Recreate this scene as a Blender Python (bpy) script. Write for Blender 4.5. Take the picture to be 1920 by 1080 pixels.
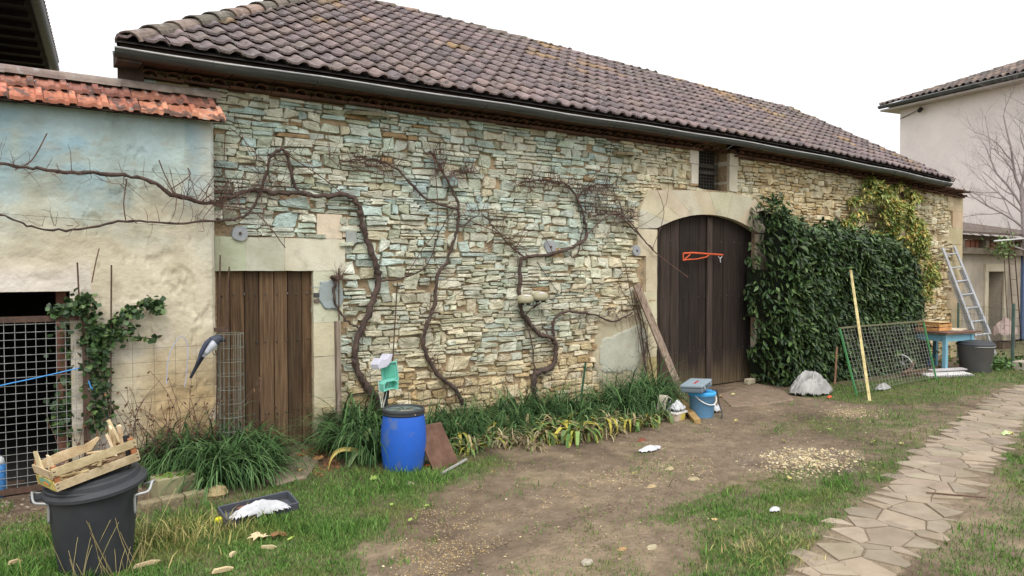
import bpy, math, random
import numpy as np
from mathutils import Matrix, Vector, noise as mnoise
R = math.radians
random.seed(7); rng = np.random.default_rng(7)
S = bpy.context.scene
for o in list(bpy.data.objects): bpy.data.objects.remove(o)

# ------------------------------------------------------------- camera
FPX = 1386.67; PITCH = 1.4455; YAW = 35.156; CAMP = np.array([0, -7.2, 1.75])
cd = bpy.data.cameras.new('camera'); cam = bpy.data.objects.new('camera', cd)
S.collection.objects.link(cam); S.camera = cam
cd.lens = 26.0; cd.sensor_width = 36.0; cd.clip_start = .05; cd.clip_end = 2000
cam.location = CAMP; cam.rotation_euler = (R(90 - PITCH), 0, R(-YAW))
# ------------------------------------------------------------- world (overcast)
w = bpy.data.worlds.new('World'); S.world = w; w.use_nodes = True
nt = w.node_tree; nt.nodes.clear()
out = nt.nodes.new('ShaderNodeOutputWorld'); bg = nt.nodes.new('ShaderNodeBackground')
sky = nt.nodes.new('ShaderNodeTexSky'); sky.sky_type = 'NISHITA'; sky.sun_disc = False
SUN_EL, SUN_AZ = 52, 205
sky.sun_elevation = R(SUN_EL); sky.sun_rotation = R(SUN_AZ); sky.dust_density = 5
hs = nt.nodes.new('ShaderNodeHueSaturation'); hs.inputs['Saturation'].default_value = 0.12
mx = nt.nodes.new('ShaderNodeMixRGB'); mx.inputs[0].default_value = .85
# the white of a cloud deck, brighter overhead than at the horizon as every overcast sky is
tcw = nt.nodes.new('ShaderNodeTexCoord'); spx = nt.nodes.new('ShaderNodeSeparateXYZ'); nt.links.new(tcw.outputs['Generated'], spx.inputs[0])
mrw = nt.nodes.new('ShaderNodeMapRange'); mrw.inputs[1].default_value = .12; mrw.inputs[2].default_value = .95; mrw.inputs[3].default_value = 7.6; mrw.inputs[4].default_value = 14.6
nt.links.new(spx.outputs[2], mrw.inputs[0])
tint = nt.nodes.new('ShaderNodeMixRGB'); tint.blend_type = 'MULTIPLY'; tint.inputs[0].default_value = 1; tint.inputs[2].default_value = (.985, 1, 1.03, 1)
nt.links.new(mrw.outputs[0], tint.inputs[1]); nt.links.new(tint.outputs[0], mx.inputs[2])
nt.links.new(sky.outputs[0], hs.inputs['Color']); nt.links.new(hs.outputs[0], mx.inputs[1])
nt.links.new(mx.outputs[0], bg.inputs[0]); bg.inputs[1].default_value = .13
nt.links.new(bg.outputs[0], out.inputs[0])
# ------------------------------------------------------------- sun
sl = bpy.data.lights.new('sun', 'SUN'); sl.energy = 1.15; sl.angle = R(25); sl.color = (1, .96, .9)
so = bpy.data.objects.new('sun', sl); S.collection.objects.link(so)
_az = R(SUN_AZ); _d = Vector((math.sin(_az) * math.cos(R(SUN_EL)), math.cos(_az) * math.cos(R(SUN_EL)), math.sin(R(SUN_EL))))
so.rotation_euler = _d.to_track_quat('Z', 'Y').to_euler()
S.view_settings.view_transform = 'Standard'; S.view_settings.look = 'None'
S.view_settings.exposure = 0.38; S.view_settings.gamma = 1
S.render.engine = 'CYCLES'; S.cycles.samples = 128
try: S.cycles.use_denoising = True
except Exception: pass
S.render.resolution_x = 1024; S.render.resolution_y = 576

# ------------------------------------------------------------- measuring the place
_p = R(PITCH); _a = R(YAW)
FW = np.array([math.sin(_a) * math.cos(_p), math.cos(_a) * math.cos(_p), -math.sin(_p)])
RT = np.array([math.cos(_a), -math.sin(_a), 0.]); UP = np.cross(RT, FW)
def ray(u, v): return RT * (u - 960) / FPX - UP * (v - 540) / FPX + FW
def W(u, v, Y=0.0):                       # point of the photo measured on an upright plane parallel to the barn wall
    d = ray(u, v); return CAMP + (Y - CAMP[1]) / d[1] * d
def G(u, v, Z=0.0):                       # point of the photo measured on the ground
    d = ray(u, v); return CAMP + (Z - CAMP[2]) / d[2] * d
def DP(u, v, depth): return CAMP + ray(u, v) * depth
def proj(P):
    q = np.asarray(P, float) - CAMP; z = q @ FW
    return 960 + FPX * (q @ RT) / z, 540 - FPX * (q @ UP) / z

# ------------------------------------------------------------- noise (numpy)
def _h(ix, iy, s):
    n = (ix.astype(np.int64) * 374761393 + iy.astype(np.int64) * 668265263 + s * 974711) & 0x7fffffff
    n = ((n ^ (n >> 13)) * 1274126177) & 0x7fffffff
    return ((n ^ (n >> 16)) & 0xffff) / 65535.0
def vn(x, y, s=0):
    x = np.asarray(x, float); y = np.asarray(y, float)
    ix = np.floor(x); iy = np.floor(y); fx = x - ix; fy = y - iy
    fx = fx * fx * (3 - 2 * fx); fy = fy * fy * (3 - 2 * fy)
    a = _h(ix, iy, s); b = _h(ix + 1, iy, s); c = _h(ix, iy + 1, s); d = _h(ix + 1, iy + 1, s)
    return (a * (1 - fx) + b * fx) * (1 - fy) + (c * (1 - fx) + d * fx) * fy
def fbm(x, y, s=0, o=4):
    r = 0; a = .5; t = 0
    for i in range(o):
        r = r + a * vn(np.asarray(x) * 2 ** i, np.asarray(y) * 2 ** i, s + i * 17); t += a; a *= .5
    return r / t
def sstep(a, b, x): t = np.clip((np.asarray(x, float) - a) / (b - a), 0, 1); return t * t * (3 - 2 * t)
def inpoly(x, y, poly):
    x = np.asarray(x); y = np.asarray(y); r = np.zeros(x.shape, bool); n = len(poly)
    for i in range(n):
        x1, y1 = poly[i][:2]; x2, y2 = poly[(i + 1) % n][:2]
        if y1 == y2: continue
        c = ((y1 > y) != (y2 > y)) & (x < (x2 - x1) * (y - y1) / (y2 - y1) + x1); r ^= c
    return r
def lin(r, g, b):
    f = lambda c: (c / 255 / 12.92) if c / 255 <= .04045 else ((c / 255 + .055) / 1.055) ** 2.4
    return (f(r), f(g), f(b))

# ------------------------------------------------------------- materials
def M(name, c, c2=None, rough=.85, scale=6, bump=.25, bscale=45, col=False, metal=0, st=(1, 1, 1), spots=None, det=6, lo=.35, hi=.65, spec=.3, alpha=1, trans=0, bdist=.01, fine=0):
    m = bpy.data.materials.new(name); m.use_nodes = True; t = m.node_tree; N = t.nodes; L = t.links
    b = N['Principled BSDF']; b.inputs['Roughness'].default_value = rough; b.inputs['Metallic'].default_value = metal
    b.inputs['Specular IOR Level'].default_value = spec
    tc = N.new('ShaderNodeTexCoord'); mp = N.new('ShaderNodeMapping'); mp.inputs['Scale'].default_value = st
    L.new(tc.outputs['Object'], mp.inputs[0])
    nz = N.new('ShaderNodeTexNoise'); nz.inputs['Scale'].default_value = scale; nz.inputs['Detail'].default_value = det; nz.inputs['Roughness'].default_value = .62
    L.new(mp.outputs[0], nz.inputs['Vector'])
    rp = N.new('ShaderNodeMapRange'); rp.inputs[1].default_value = lo; rp.inputs[2].default_value = hi
    L.new(nz.outputs['Fac'], rp.inputs[0])
    mi = N.new('ShaderNodeMixRGB'); c2 = c2 or tuple(x * .65 for x in c)
    mi.inputs[1].default_value = (*c, 1); mi.inputs[2].default_value = (*c2, 1); L.new(rp.outputs[0], mi.inputs[0])
    cur = mi.outputs[0]
    if col:
        at = N.new('ShaderNodeAttribute'); at.attribute_name = 'Col'
        mu = N.new('ShaderNodeMixRGB'); mu.blend_type = 'MULTIPLY'; mu.inputs[0].default_value = 1
        L.new(cur, mu.inputs[1]); L.new(at.outputs['Color'], mu.inputs[2]); cur = mu.outputs[0]
    for (sc, sscale, th, amt) in (spots or []):
        n2 = N.new('ShaderNodeTexNoise'); n2.inputs['Scale'].default_value = sscale; n2.inputs['Detail'].default_value = 4
        L.new(mp.outputs[0], n2.inputs['Vector'])
        r2 = N.new('ShaderNodeMapRange'); r2.inputs[1].default_value = th; r2.inputs[2].default_value = th + .06; r2.inputs[4].default_value = amt
        L.new(n2.outputs['Fac'], r2.inputs[0])
        m2 = N.new('ShaderNodeMixRGB'); m2.inputs[2].default_value = (*sc, 1); L.new(r2.outputs[0], m2.inputs[0]); L.new(cur, m2.inputs[1]); cur = m2.outputs[0]
    L.new(cur, b.inputs['Base Color'])
    if bump:
        n3 = N.new('ShaderNodeTexNoise'); n3.inputs['Scale'].default_value = bscale; n3.inputs['Detail'].default_value = 5
        L.new(mp.outputs[0], n3.inputs['Vector'])
        bp = N.new('ShaderNodeBump'); bp.inputs['Strength'].default_value = bump; bp.inputs['Distance'].default_value = bdist
        L.new(n3.outputs['Fac'], bp.inputs['Height']); L.new(bp.outputs[0], b.inputs['Normal'])
    if trans:
        b.inputs['Transmission Weight'].default_value = trans
    if alpha < 1: b.inputs['Alpha'].default_value = alpha
    return m
Wt = (1, 1, 1)
mt = {}
mt['stone'] = M('stone', (1.0, 1.0, 1.0), (.60, .585, .53), scale=7, col=True, bump=.9, bscale=34, bdist=.02, spots=[((.30, .27, .20), 9, .63, .55), ((.78, .76, .70), 14, .66, .5)])
mt['mortar'] = M('mortar', (.44, .325, .195), (.28, .205, .13), scale=3, bump=.9, bscale=30, bdist=.03, spots=[((.16, .14, .115), 5, .60, .5)])
mt['ashlar'] = M('ashlar', (1, 1, 1), (.74, .72, .66), scale=2.2, col=True, bump=.5, bscale=30, spots=[((.38, .34, .26), 3.4, .62, .5), ((.36, .36, .33), 11, .68, .5)])
mt['plaster'] = M('plaster', (1, 1, 1), (.78, .76, .72), scale=3.2, col=True, bump=.7, bscale=22, bdist=.015, spots=[((.24, .22, .18), 17, .70, .6)])
mt['cement'] = M('cement', (.36, .37, .38), (.26, .28, .29), scale=9, bump=.4)
mt['rooftile'] = M('roof_tile', (1, 1, 1), (.58, .57, .56), scale=9, col=True, bump=.6, bscale=50, lo=.3, hi=.7, spots=[((.30, .29, .27), 16, .62, .6), ((.035, .032, .03), 9, .61, .6)])
mt['redtile'] = M('red_tile', (1, 1, 1), (.6, .5, .5), scale=6, col=True, bump=.4, spots=[((.10, .07, .06), 11, .54, .85), ((.42, .38, .33), 14, .62, .6)], rough=.75)
mt['cornice'] = M('cornice_tile', (.15, .072, .045), (.075, .045, .035), scale=8, bump=.4)
mt['zinc'] = M('zinc', (.095, .10, .10), (.06, .065, .065), scale=3, rough=.5, metal=.35, bump=.1, st=(1, 5, 5))
mt['zincrim'] = M('zinc_rim', (.46, .46, .45), (.3, .3, .3), scale=6, rough=.45, metal=.3, bump=0)
mt['wooddoor'] = M('door_wood', (1.0, .98, .94), (.40, .36, .31), scale=4, col=True, st=(11, 11, .5), bump=.8, bscale=14, bdist=.008, rough=.8)
mt['wood'] = M('wood', (1, 1, 1), (.62, .58, .52), scale=5, col=True, st=(2, 2, 2), bump=.4, bscale=30, rough=.8)
mt['darkwood'] = M('dark_wood', (.035, .028, .024), (.018, .015, .014), scale=6, rough=.9)
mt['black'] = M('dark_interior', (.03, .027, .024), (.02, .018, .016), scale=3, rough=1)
mt['rust'] = M('rusty_iron', (.11, .062, .04), (.06, .04, .032), scale=25, rough=.8, bump=.4, bscale=90)
mt['wire'] = M('galvanised_wire', (.42, .43, .41), (.26, .26, .25), scale=20, rough=.5, metal=.4, bump=0)
mt['oldwire'] = M('old_wire', (.12, .12, .11), (.08, .065, .05), scale=20, rough=.7, metal=.2, bump=0)
mt['bark'] = M('vine_bark', (.115, .078, .062), (.055, .04, .035), scale=18, st=(1, 1, .5), bump=.9, bscale=60, bdist=.01, rough=.95)
mt['twig'] = M('vine_cane', (.15, .085, .065), (.09, .055, .045), scale=14, bump=.2, rough=.9)
mt['leaf'] = M('leaf', (1, 1, 1), (.75, .78, .7), scale=9, col=True, bump=0, rough=.5, spec=.4)
mt['leafdull'] = M('dull_leaf', (1, 1, 1), (.7, .72, .66), scale=9, col=True, bump=0, rough=.75, spec=.2)
mt['ground'] = M('soil', (1.06, 1.05, 1.04), (.70, .68, .66), scale=9, col=True, bump=1.0, bscale=34, bdist=.03, rough=.9, spec=.25)
mt['flag'] = M('flagstone', (1, 1, 1), (.74, .72, .68), scale=4, col=True, bump=.4, bscale=24, spots=[((.16, .13, .10), 5, .60, .5)])
mt['colored'] = M('painted', (1, 1, 1), (.86, .86, .86), scale=6, col=True, bump=.15, rough=.6)
mt['blackplastic'] = M('black_plastic', (.030, .033, .038), (.045, .047, .05), scale=4, rough=.55, bump=.3, bscale=140, bdist=.003)
mt['greyplastic'] = M('faded_black_plastic', (.115, .118, .12), (.15, .14, .13), scale=5, rough=.6, bump=.3, bscale=120, bdist=.003)
mt['blueplastic'] = M('blue_plastic', (.022, .115, .52), (.03, .10, .36), scale=2.6, rough=.5, bump=.15, bscale=20, spots=[((.13, .17, .22), 4.5, .58, .5), ((.16, .15, .13), 12, .64, .4)], lo=.4, hi=.8)
mt['house'] = M('rendered_wall', (.74, .66, .62), (.64, .57, .54), scale=.8, bump=.4, bscale=7, bdist=.03)
mt['outbuild'] = M('old_render', (.40, .34, .27), (.27, .235, .19), scale=1.3, bump=.5, bscale=12, bdist=.03)
mt['polythene'] = M('clouded_polythene', (.36, .35, .33), (.26, .25, .235), scale=5, rough=.35, bump=.4, bscale=12, bdist=.03)
mt['white'] = M('white_litter', (.56, .56, .57), (.44, .44, .45), scale=8, rough=.7, bump=.4, bscale=20)

# ------------------------------------------------------------- building blocks
ORG = {}
def link(o, parent=None):
    S.collection.objects.link(o)
    if parent is not None: o.parent = parent
    return o
def tag(o, label=None, cat=None, group=None, kind=None):
    if label: o['label'] = label
    if cat: o['category'] = cat
    if group: o['group'] = group
    if kind: o['kind'] = kind
    return o
def empty(name, loc, label, cat, group=None):
    o = bpy.data.objects.new(name, None); link(o); o.location = tuple(float(v) for v in loc); o.empty_display_size = .1
    ORG[o.name] = np.array(loc, float); return tag(o, label, cat, group)
class MB:
    def __init__(s): s.v = []; s.f = []; s.c = []; s.T = None; s.n = 0; s.col = (1, 1, 1)
    def add(s, vs, fs, col=None):
        vs = [tuple(map(float, p)) for p in vs]
        if s.T is not None: vs = [tuple(s.T @ Vector(p)) for p in vs]
        s.v += vs; s.f += [tuple(i + s.n for i in f) for f in fs]
        col = col if col is not None else s.col
        if len(col) == 3 and not hasattr(col[0], '__len__'): s.c += [col] * len(vs)
        else: s.c += [tuple(x) for x in col]
        s.n += len(vs)
    def box(s, c, d, rot=None, col=None, jit=0):
        hx, hy, hz = d[0] / 2, d[1] / 2, d[2] / 2
        P = [Vector((x, y, z)) for x in (-hx, hx) for y in (-hy, hy) for z in (-hz, hz)]
        if jit: P = [p + Vector((random.uniform(-jit, jit), random.uniform(-jit, jit), random.uniform(-jit, jit))) for p in P]
        if rot is not None: P = [rot @ p for p in P]
        P = [p + Vector(c) for p in P]
        s.add(P, [(0, 1, 3, 2), (4, 6, 7, 5), (0, 4, 5, 1), (2, 3, 7, 6), (0, 2, 6, 4), (1, 5, 7, 3)], col)
    def beam(s, a, b, wd, th, col=None, up=(0, 0, 1)):      # box from a to b
        a = Vector(a); b = Vector(b); d = b - a; L = d.length; z = d.normalized(); x = Vector(up).cross(z)
        if x.length < 1e-4: x = Vector((1, 0, 0)).cross(z)
        x.normalize(); y = z.cross(x); m = Matrix((x, y, z)).transposed()
        s.box((a + b) / 2, (wd, th, L), m, col)
    def tube(s, pts, rad, n=6, col=None, cap=True, rough=0, sm=0):
        P = [Vector([float(q) for q in p]) for p in pts]
        if sm: P, rad = smooth(P, rad, sm)
        if not hasattr(rad, '__len__'): rad = [rad] * len(P)
        vs = []; fs = []; prev = None
        for i, p in enumerate(P):
            t = (P[min(i + 1, len(P) - 1)] - P[max(i - 1, 0)])
            if t.length < 1e-9: t = Vector((0, 0, 1))
            t.normalize()
            if prev is None:
                x = t.orthogonal().normalized()
            else:
                x = (prev - t * prev.dot(t))
                x = x.normalized() if x.length > 1e-6 else t.orthogonal().normalized()
            prev = x; y = t.cross(x)
            for k in range(n):
                a = 2 * math.pi * k / n; r = rad[i] * (1 + (random.uniform(-rough, rough) if rough else 0))
                vs.append(p + x * math.cos(a) * r + y * math.sin(a) * r)
        for i in range(len(P) - 1):
            for k in range(n):
                fs.append((i * n + k, i * n + (k + 1) % n, (i + 1) * n + (k + 1) % n, (i + 1) * n + k))
        if cap: fs.append(tuple(range(n - 1, -1, -1))); fs.append(tuple((len(P) - 1) * n + k for k in range(n)))
        s.add(vs, fs, col)
    def lathe(s, prof, n=32, c=(0, 0, 0), col=None, capb=True, capt=True, ell=(1, 1)):
        vs = []; fs = []
        for r, z in prof:
            for k in range(n):
                a = 2 * math.pi * k / n; vs.append((c[0] + r * ell[0] * math.cos(a), c[1] + r * ell[1] * math.sin(a), c[2] + z))
        for i in range(len(prof) - 1):
            for k in range(n): fs.append((i * n + k, i * n + (k + 1) % n, (i + 1) * n + (k + 1) % n, (i + 1) * n + k))
        if capb: fs.append(tuple(range(n - 1, -1, -1)))
        if capt: fs.append(tuple((len(prof) - 1) * n + k for k in range(n)))
        s.add(vs, fs, col)
    def prism(s, poly, y0, y1, col=None):                   # polygon in XZ, front at y0 (towards the camera), back at y1
        n = len(poly); ar = sum(poly[i][0] * poly[(i + 1) % n][1] - poly[(i + 1) % n][0] * poly[i][1] for i in range(n))
        if ar < 0: poly = poly[::-1]
        vs = [(p[0], y0, p[1]) for p in poly] + [(p[0], y1, p[1]) for p in poly]
        fs = [tuple(range(n)), tuple(range(2 * n - 1, n - 1, -1))] + [((i + 1) % n, i, n + i, n + (i + 1) % n) for i in range(n)]
        s.add(vs, fs, col)
    def slab(s, poly, z0, z1, col=None, bev=0):             # polygon in XY, bottom z0, top z1
        n = len(poly); ar = sum(poly[i][0] * poly[(i + 1) % n][1] - poly[(i + 1) % n][0] * poly[i][1] for i in range(n))
        if ar < 0: poly = poly[::-1]
        if bev:
            cx = sum(p[0] for p in poly) / n; cy = sum(p[1] for p in poly) / n
            top = []
            for p in poly:
                d = math.hypot(p[0] - cx, p[1] - cy) + 1e-6; k = max(0, 1 - bev / d); top.append((cx + (p[0] - cx) * k, cy + (p[1] - cy) * k))
            vs = [(p[0], p[1], z0) for p in poly] + [(p[0], p[1], z1 - bev * .6) for p in poly] + [(p[0], p[1], z1) for p in top]
            fs = [tuple(range(2 * n, 3 * n))] + [(i, (i + 1) % n, n + (i + 1) % n, n + i) for i in range(n)] + [(n + i, n + (i + 1) % n, 2 * n + (i + 1) % n, 2 * n + i) for i in range(n)]
        else:
            vs = [(p[0], p[1], z0) for p in poly] + [(p[0], p[1], z1) for p in poly]
            fs = [tuple(range(n, 2 * n)), tuple(range(n - 1, -1, -1))] + [(i, (i + 1) % n, n + (i + 1) % n, n + i) for i in range(n)]
        s.add(vs, fs, col)
    def quad(s, a, b, c, d, col=None): s.add([a, b, c, d], [(0, 1, 2, 3)], col)
    def rock(s, c, r, col=None, sq=(1, 1, .6), n=8, seed=None):
        rr = random.Random(seed) if seed is not None else random
        vs = []; fs = []; m = 4; ph = rr.uniform(0, 6)
        for i in range(m + 1):
            th = math.pi * i / m
            for k in range(n):
                a = 2 * math.pi * k / n + ph; q = r * rr.uniform(.78, 1.12)
                vs.append((c[0] + q * math.sin(th) * math.cos(a) * sq[0], c[1] + q * math.sin(th) * math.sin(a) * sq[1], c[2] + q * math.cos(th) * sq[2]))
        for i in range(m):
            for k in range(n): fs.append((i * n + k, (i + 1) * n + k, (i + 1) * n + (k + 1) % n, i * n + (k + 1) % n))
        s.add(vs, fs, col)
    def build(s, name, m, parent=None, smooth_=False, bevel=0):
        v = np.array(s.v, float).reshape(-1, 3)
        org = ORG.get(parent.name, np.zeros(3)) if parent is not None else (np.array([v[:, 0].mean(), v[:, 1].mean(), v[:, 2].min()]) if len(v) else np.zeros(3))
        return arr_obj(name, v, s.f, m, parent, np.array(s.c, float), smooth_, org, bevel)
def arr_obj(name, v, f, m, parent=None, c=None, smooth_=False, org=None, bevel=0):
    me = bpy.data.meshes.new(name)
    if org is None: org = ORG.get(parent.name, np.zeros(3)) if parent is not None else np.zeros(3)
    v = np.asarray(v, float) - org
    if isinstance(f, np.ndarray):
        k = f.shape[1]; me.vertices.add(len(v)); me.vertices.foreach_set('co', v.ravel().astype(np.float32))
        me.loops.add(f.size); me.loops.foreach_set('vertex_index', f.ravel().astype(np.int32))
        me.polygons.add(len(f)); me.polygons.foreach_set('loop_start', (np.arange(len(f)) * k).astype(np.int32))
        me.polygons.foreach_set('loop_total', np.full(len(f), k, np.int32)); me.update(calc_edges=True)
    else: me.from_pydata([tuple(p) for p in v], [], f)
    if c is not None:
        c4 = np.ones((len(v), 4), np.float32); c4[:, :3] = c
        at = me.color_attributes.new('Col', 'FLOAT_COLOR', 'POINT'); at.data.foreach_set('color', c4.ravel())
    me.materials.append(m)
    if smooth_: me.polygons.foreach_set('use_smooth', np.ones(len(me.polygons), bool))
    o = bpy.data.objects.new(name, me); link(o, parent)
    if parent is None: o.location = tuple(org)
    ORG[o.name] = np.array(org)
    if bevel:
        b = o.modifiers.new('bevel', 'BEVEL'); b.width = bevel; b.segments = 2; b.limit_method = 'ANGLE'
    return o
def smooth(P, rad, k):
    n = len(P); rr = rad if hasattr(rad, '__len__') else [rad] * n
    Q = []; Rr = []
    for i in range(n - 1):
        p0 = P[max(i - 1, 0)]; p1 = P[i]; p2 = P[i + 1]; p3 = P[min(i + 2, n - 1)]
        for j in range(k):
            t = j / k; Q.append(.5 * ((2 * p1) + (p2 - p0) * t + (2 * p0 - 5 * p1 + 4 * p2 - p3) * t * t + (3 * p1 - p0 - 3 * p2 + p3) * t ** 3)); Rr.append(rr[i] * (1 - t) + rr[i + 1] * t)
    Q.append(P[-1]); Rr.append(rr[-1]); return Q, Rr
def jc(c, a=.1, h=.04):
    k = 1 + random.uniform(-a, a); return tuple(max(0, x * k * (1 + random.uniform(-h, h))) for x in c)
def copy_tree(o, parent=None):
    c = o.copy(); link(c, parent)
    if o.name in ORG: ORG[c.name] = ORG[o.name]
    for ch in list(o.children): copy_tree(ch, c)
    return c
def frame(loc, yaw=0, tx=0, ty=0, sc=1): return Matrix.Translation(Vector([float(q) for q in loc])) @ Matrix.Rotation(R(yaw), 4, 'Z') @ Matrix.Rotation(R(tx), 4, 'X') @ Matrix.Rotation(R(ty), 4, 'Y') @ Matrix.Scale(sc, 4)
# ============================================================= STONE BARN
barn = empty('stone_barn', (8, 0, 0), 'long stone barn with dark tiled hipped roof, arched brown double door and pale green stones', 'barn')
XL, XR = 1.10, float(W(1797, 600)[0])
XD0, XD1, ZD = float(W(406, 600)[0]), float(W(585, 600)[0]), float(W(500, 508)[2])          # small door
XB0, XB1 = float(W(1227, 600)[0]), float(W(1414, 600)[0])                                     # arched door
ZSP, ZCR = float(W(1227, 428)[2]), float(W(1326, 403)[2]); XCR = (XB0 + XB1) / 2
XW0, XW1, ZW0 = float(W(1305, 300)[0]), float(W(1363, 300)[0]), float(W(1340, 357)[2])        # window
ZTOP = 3.62
_ex = [.5, .9, 4, 8.3, 10.3, 13.2, 15.6, 17]; _ez = [3.54, 3.54, 3.57, 3.58, 3.55, 3.47, 3.37, 3.31]
def zs(x): return np.interp(x, _ex, _ez)
# --- mortar wall with openings
holes = [(XD0, XD1, -.2, ZD), (XB0, XB1, -.2, ZCR + .02), (XW0, XW1, ZW0, ZTOP)]
mb = MB()
xb = sorted({XL, XR, XD0, XD1, XB0, XB1, XW0, XW1, *[round(x, 2) for x in np.arange(1.6, XR, .8)]}); zb = sorted({-.2, ZD, ZCR + .02, ZW0, ZTOP})
def cellhole(x, z): return any(a < x < b and c < z < d for a, b, c, d in holes)
def ztop(x): return float(min(ZTOP, zs(x) - .02))
for i in range(len(xb) - 1):
    for j in range(len(zb) - 1):
        xm, zm = (xb[i] + xb[i + 1]) / 2, (zb[j] + zb[j + 1]) / 2
        if cellhole(xm, zm): continue
        t = [min(zb[j + 1], ztop(xb[i])), min(zb[j + 1], ztop(xb[i + 1]))]
        mb.quad((xb[i], 0, zb[j]), (xb[i + 1], 0, zb[j]), (xb[i + 1], 0, t[1]), (xb[i], 0, t[0]))
for a, b, c, d in holes:
    T = .45
    mb.quad((a, 0, c), (a, T, c), (a, T, d), (a, 0, d)); mb.quad((b, 0, c), (b, 0, d), (b, T, d), (b, T, c))
    mb.quad((a, 0, d), (a, T, d), (b, T, d), (b, 0, d)); mb.quad((a, 0, c), (b, 0, c), (b, T, c), (a, T, c))
mb.quad((XR, 0, -.2), (XR, 6.4, -.2), (XR, 6.4, 3.3), (XR, 0, 3.3)); mb.quad((2.3, 6.4, -.2), (XL, 0, -.2), (XL, 0, 3.5), (2.3, 6.4, 3.5))
mb.quad((2.3, 6.4, -.2), (2.3, 6.4, 3.4), (XR, 6.4, 3.3), (XR, 6.4, -.2))
wall_o = mb.build('wall', mt['mortar'], barn)
mb = MB(); mb.box(((XD0 + XB1) / 2, .9, 1.6), (XB1 + .5 - XD0, .05, 4.2)); mb.build('inner_partition', mt['black'], barn)
# --- rubble facing
arcR = None
def circ3(p, q, r):
    ax, ay = p; bx, by = q; cx_, cy_ = r
    d = 2 * (ax * (by - cy_) + bx * (cy_ - ay) + cx_ * (ay - by))
    ux = ((ax * ax + ay * ay) * (by - cy_) + (bx * bx + by * by) * (cy_ - ay) + (cx_ * cx_ + cy_ * cy_) * (ay - by)) / d
    uy = ((ax * ax + ay * ay) * (cx_ - bx) + (bx * bx + by * by) * (ax - cx_) + (cx_ * cx_ + cy_ * cy_) * (bx - ax)) / d
    return ux, uy, math.hypot(ax - ux, ay - uy)
ACX, ACZ, AR = circ3((XB0, ZSP), (XCR, ZCR), (XB1, ZSP))
def wp(*pts): return [(float(W(u, v)[0]), float(W(u, v)[2])) for u, v in pts]
lintel_z = wp((406, 508), (645, 508), (645, 446), (406, 446))
jamb_z = wp((585, 506), (640, 506), (640, 610), (628, 640), (630, 760), (585, 770))
extra_z = wp((593, 402), (640, 400), (640, 446), (593, 448))
render_z = wp((1120, 600), (1170, 585), (1228, 570), (1228, 745), (1130, 740), (1110, 690))
archout = wp((1190, 560), (1186, 470), (1196, 440), (1192, 400), (1210, 378), (1212, 356), (1300, 356), (1385, 366), (1425, 392), (1445, 470), (1445, 735), (1414, 735))
arch_zone = archout + [(XB0, 1.4)]
corner_z = wp((278, 140), (352, 150), (352, 186), (278, 186))
shedhide = [(XL - .1, -.3), (1.66, -.3), (1.66, 3.05), (XL - .1, 3.05)]
zones = [lintel_z, jamb_z, extra_z, render_z, arch_zone, corner_z]
quoinx = float(W(1777, 600)[0])
def leafs():
    out = []; z = 0.0
    while z < 3.6:
        h = random.choice([.07, .09, .12, .15, .105, .085]) * random.uniform(.9, 1.1)
        x = XL - random.uniform(0, .2)
        while x < quoinx + .02:
            w_ = random.uniform(.28, .7)
            r_ = random.random()
            if h < .10 and r_ < .5: parts = [(0, 1)]
            elif r_ < .14: parts = [(0, 1)]
            elif r_ < .60 or h < .095: s = random.uniform(.38, .62); parts = [(0, s), (s, 1)]
            else: s = random.uniform(.26, .4); t = random.uniform(.6, .74); parts = [(0, s), (s, t), (t, 1)]
            if parts == [(0, 1)] and h > .14: w_ = random.uniform(.16, .34)
            for a, b in parts:
                xx = x
                hh = (b - a) * h
                while xx < x + w_ - .02:
                    ww = min(random.uniform(.07, .28) * (1 if hh > .06 else 1.1), x + w_ - xx)
                    if x + w_ - xx - ww < .07: ww = x + w_ - xx
                    out.append((xx, xx + ww, z + a * h, z + b * h)); xx += ww
            x += w_
        z += h
    return out
vs = []; fs = []; cs = []; nv = 0
NP = 12
cC = np.array([lin(200, 207, 196), lin(180, 200, 196), lin(208, 209, 193), lin(192, 205, 190)])       # copper-washed pale green
cW = np.array([lin(214, 196, 158), lin(204, 183, 143), lin(222, 208, 178), lin(192, 165, 122), lin(208, 189, 150)])   # warm limestone
_rb = random.Random(99); BIG = []
for _ in range(900):
    if len(BIG) > 62: break
    bx_, bz_ = _rb.uniform(XL, quoinx - .2), _rb.choice((_rb.uniform(.3, 3.2), _rb.gauss(1.7, .5))); bw, bh = _rb.uniform(.13, .34), _rb.uniform(.09, .18)
    if all(abs(bx_ - q[0]) > (bw + q[2]) * .5 + .12 or abs(bz_ - q[1]) > (bh + q[3]) * .5 + .1 for q in BIG): BIG.append((bx_, bz_, bw, bh))
LEAFS = []
for (x0, x1, z0, z1) in leafs():
    hit = 0
    for bx_, bz_, bw, bh in BIG:
        if x1 > bx_ - bw / 2 and x0 < bx_ + bw / 2 and z1 > bz_ - bh / 2 and z0 < bz_ + bh / 2:
            ox = min(x1, bx_ + bw / 2) - max(x0, bx_ - bw / 2); oz_ = min(z1, bz_ + bh / 2) - max(z0, bz_ - bh / 2)
            if ox * oz_ > .45 * (x1 - x0) * (z1 - z0): hit = 1; break
            # trim the small stone against the big one
            if ox / (x1 - x0) < oz_ / (z1 - z0) or oz_ > .8 * (z1 - z0):
                if x0 < bx_ - bw / 2: x1 = bx_ - bw / 2
                else: x0 = bx_ + bw / 2
            else:
                if z0 < bz_ - bh / 2: z1 = bz_ - bh / 2
                else: z0 = bz_ + bh / 2
    if not hit and x1 - x0 > .03 and z1 - z0 > .014: LEAFS.append((x0, x1, z0, z1))
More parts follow.
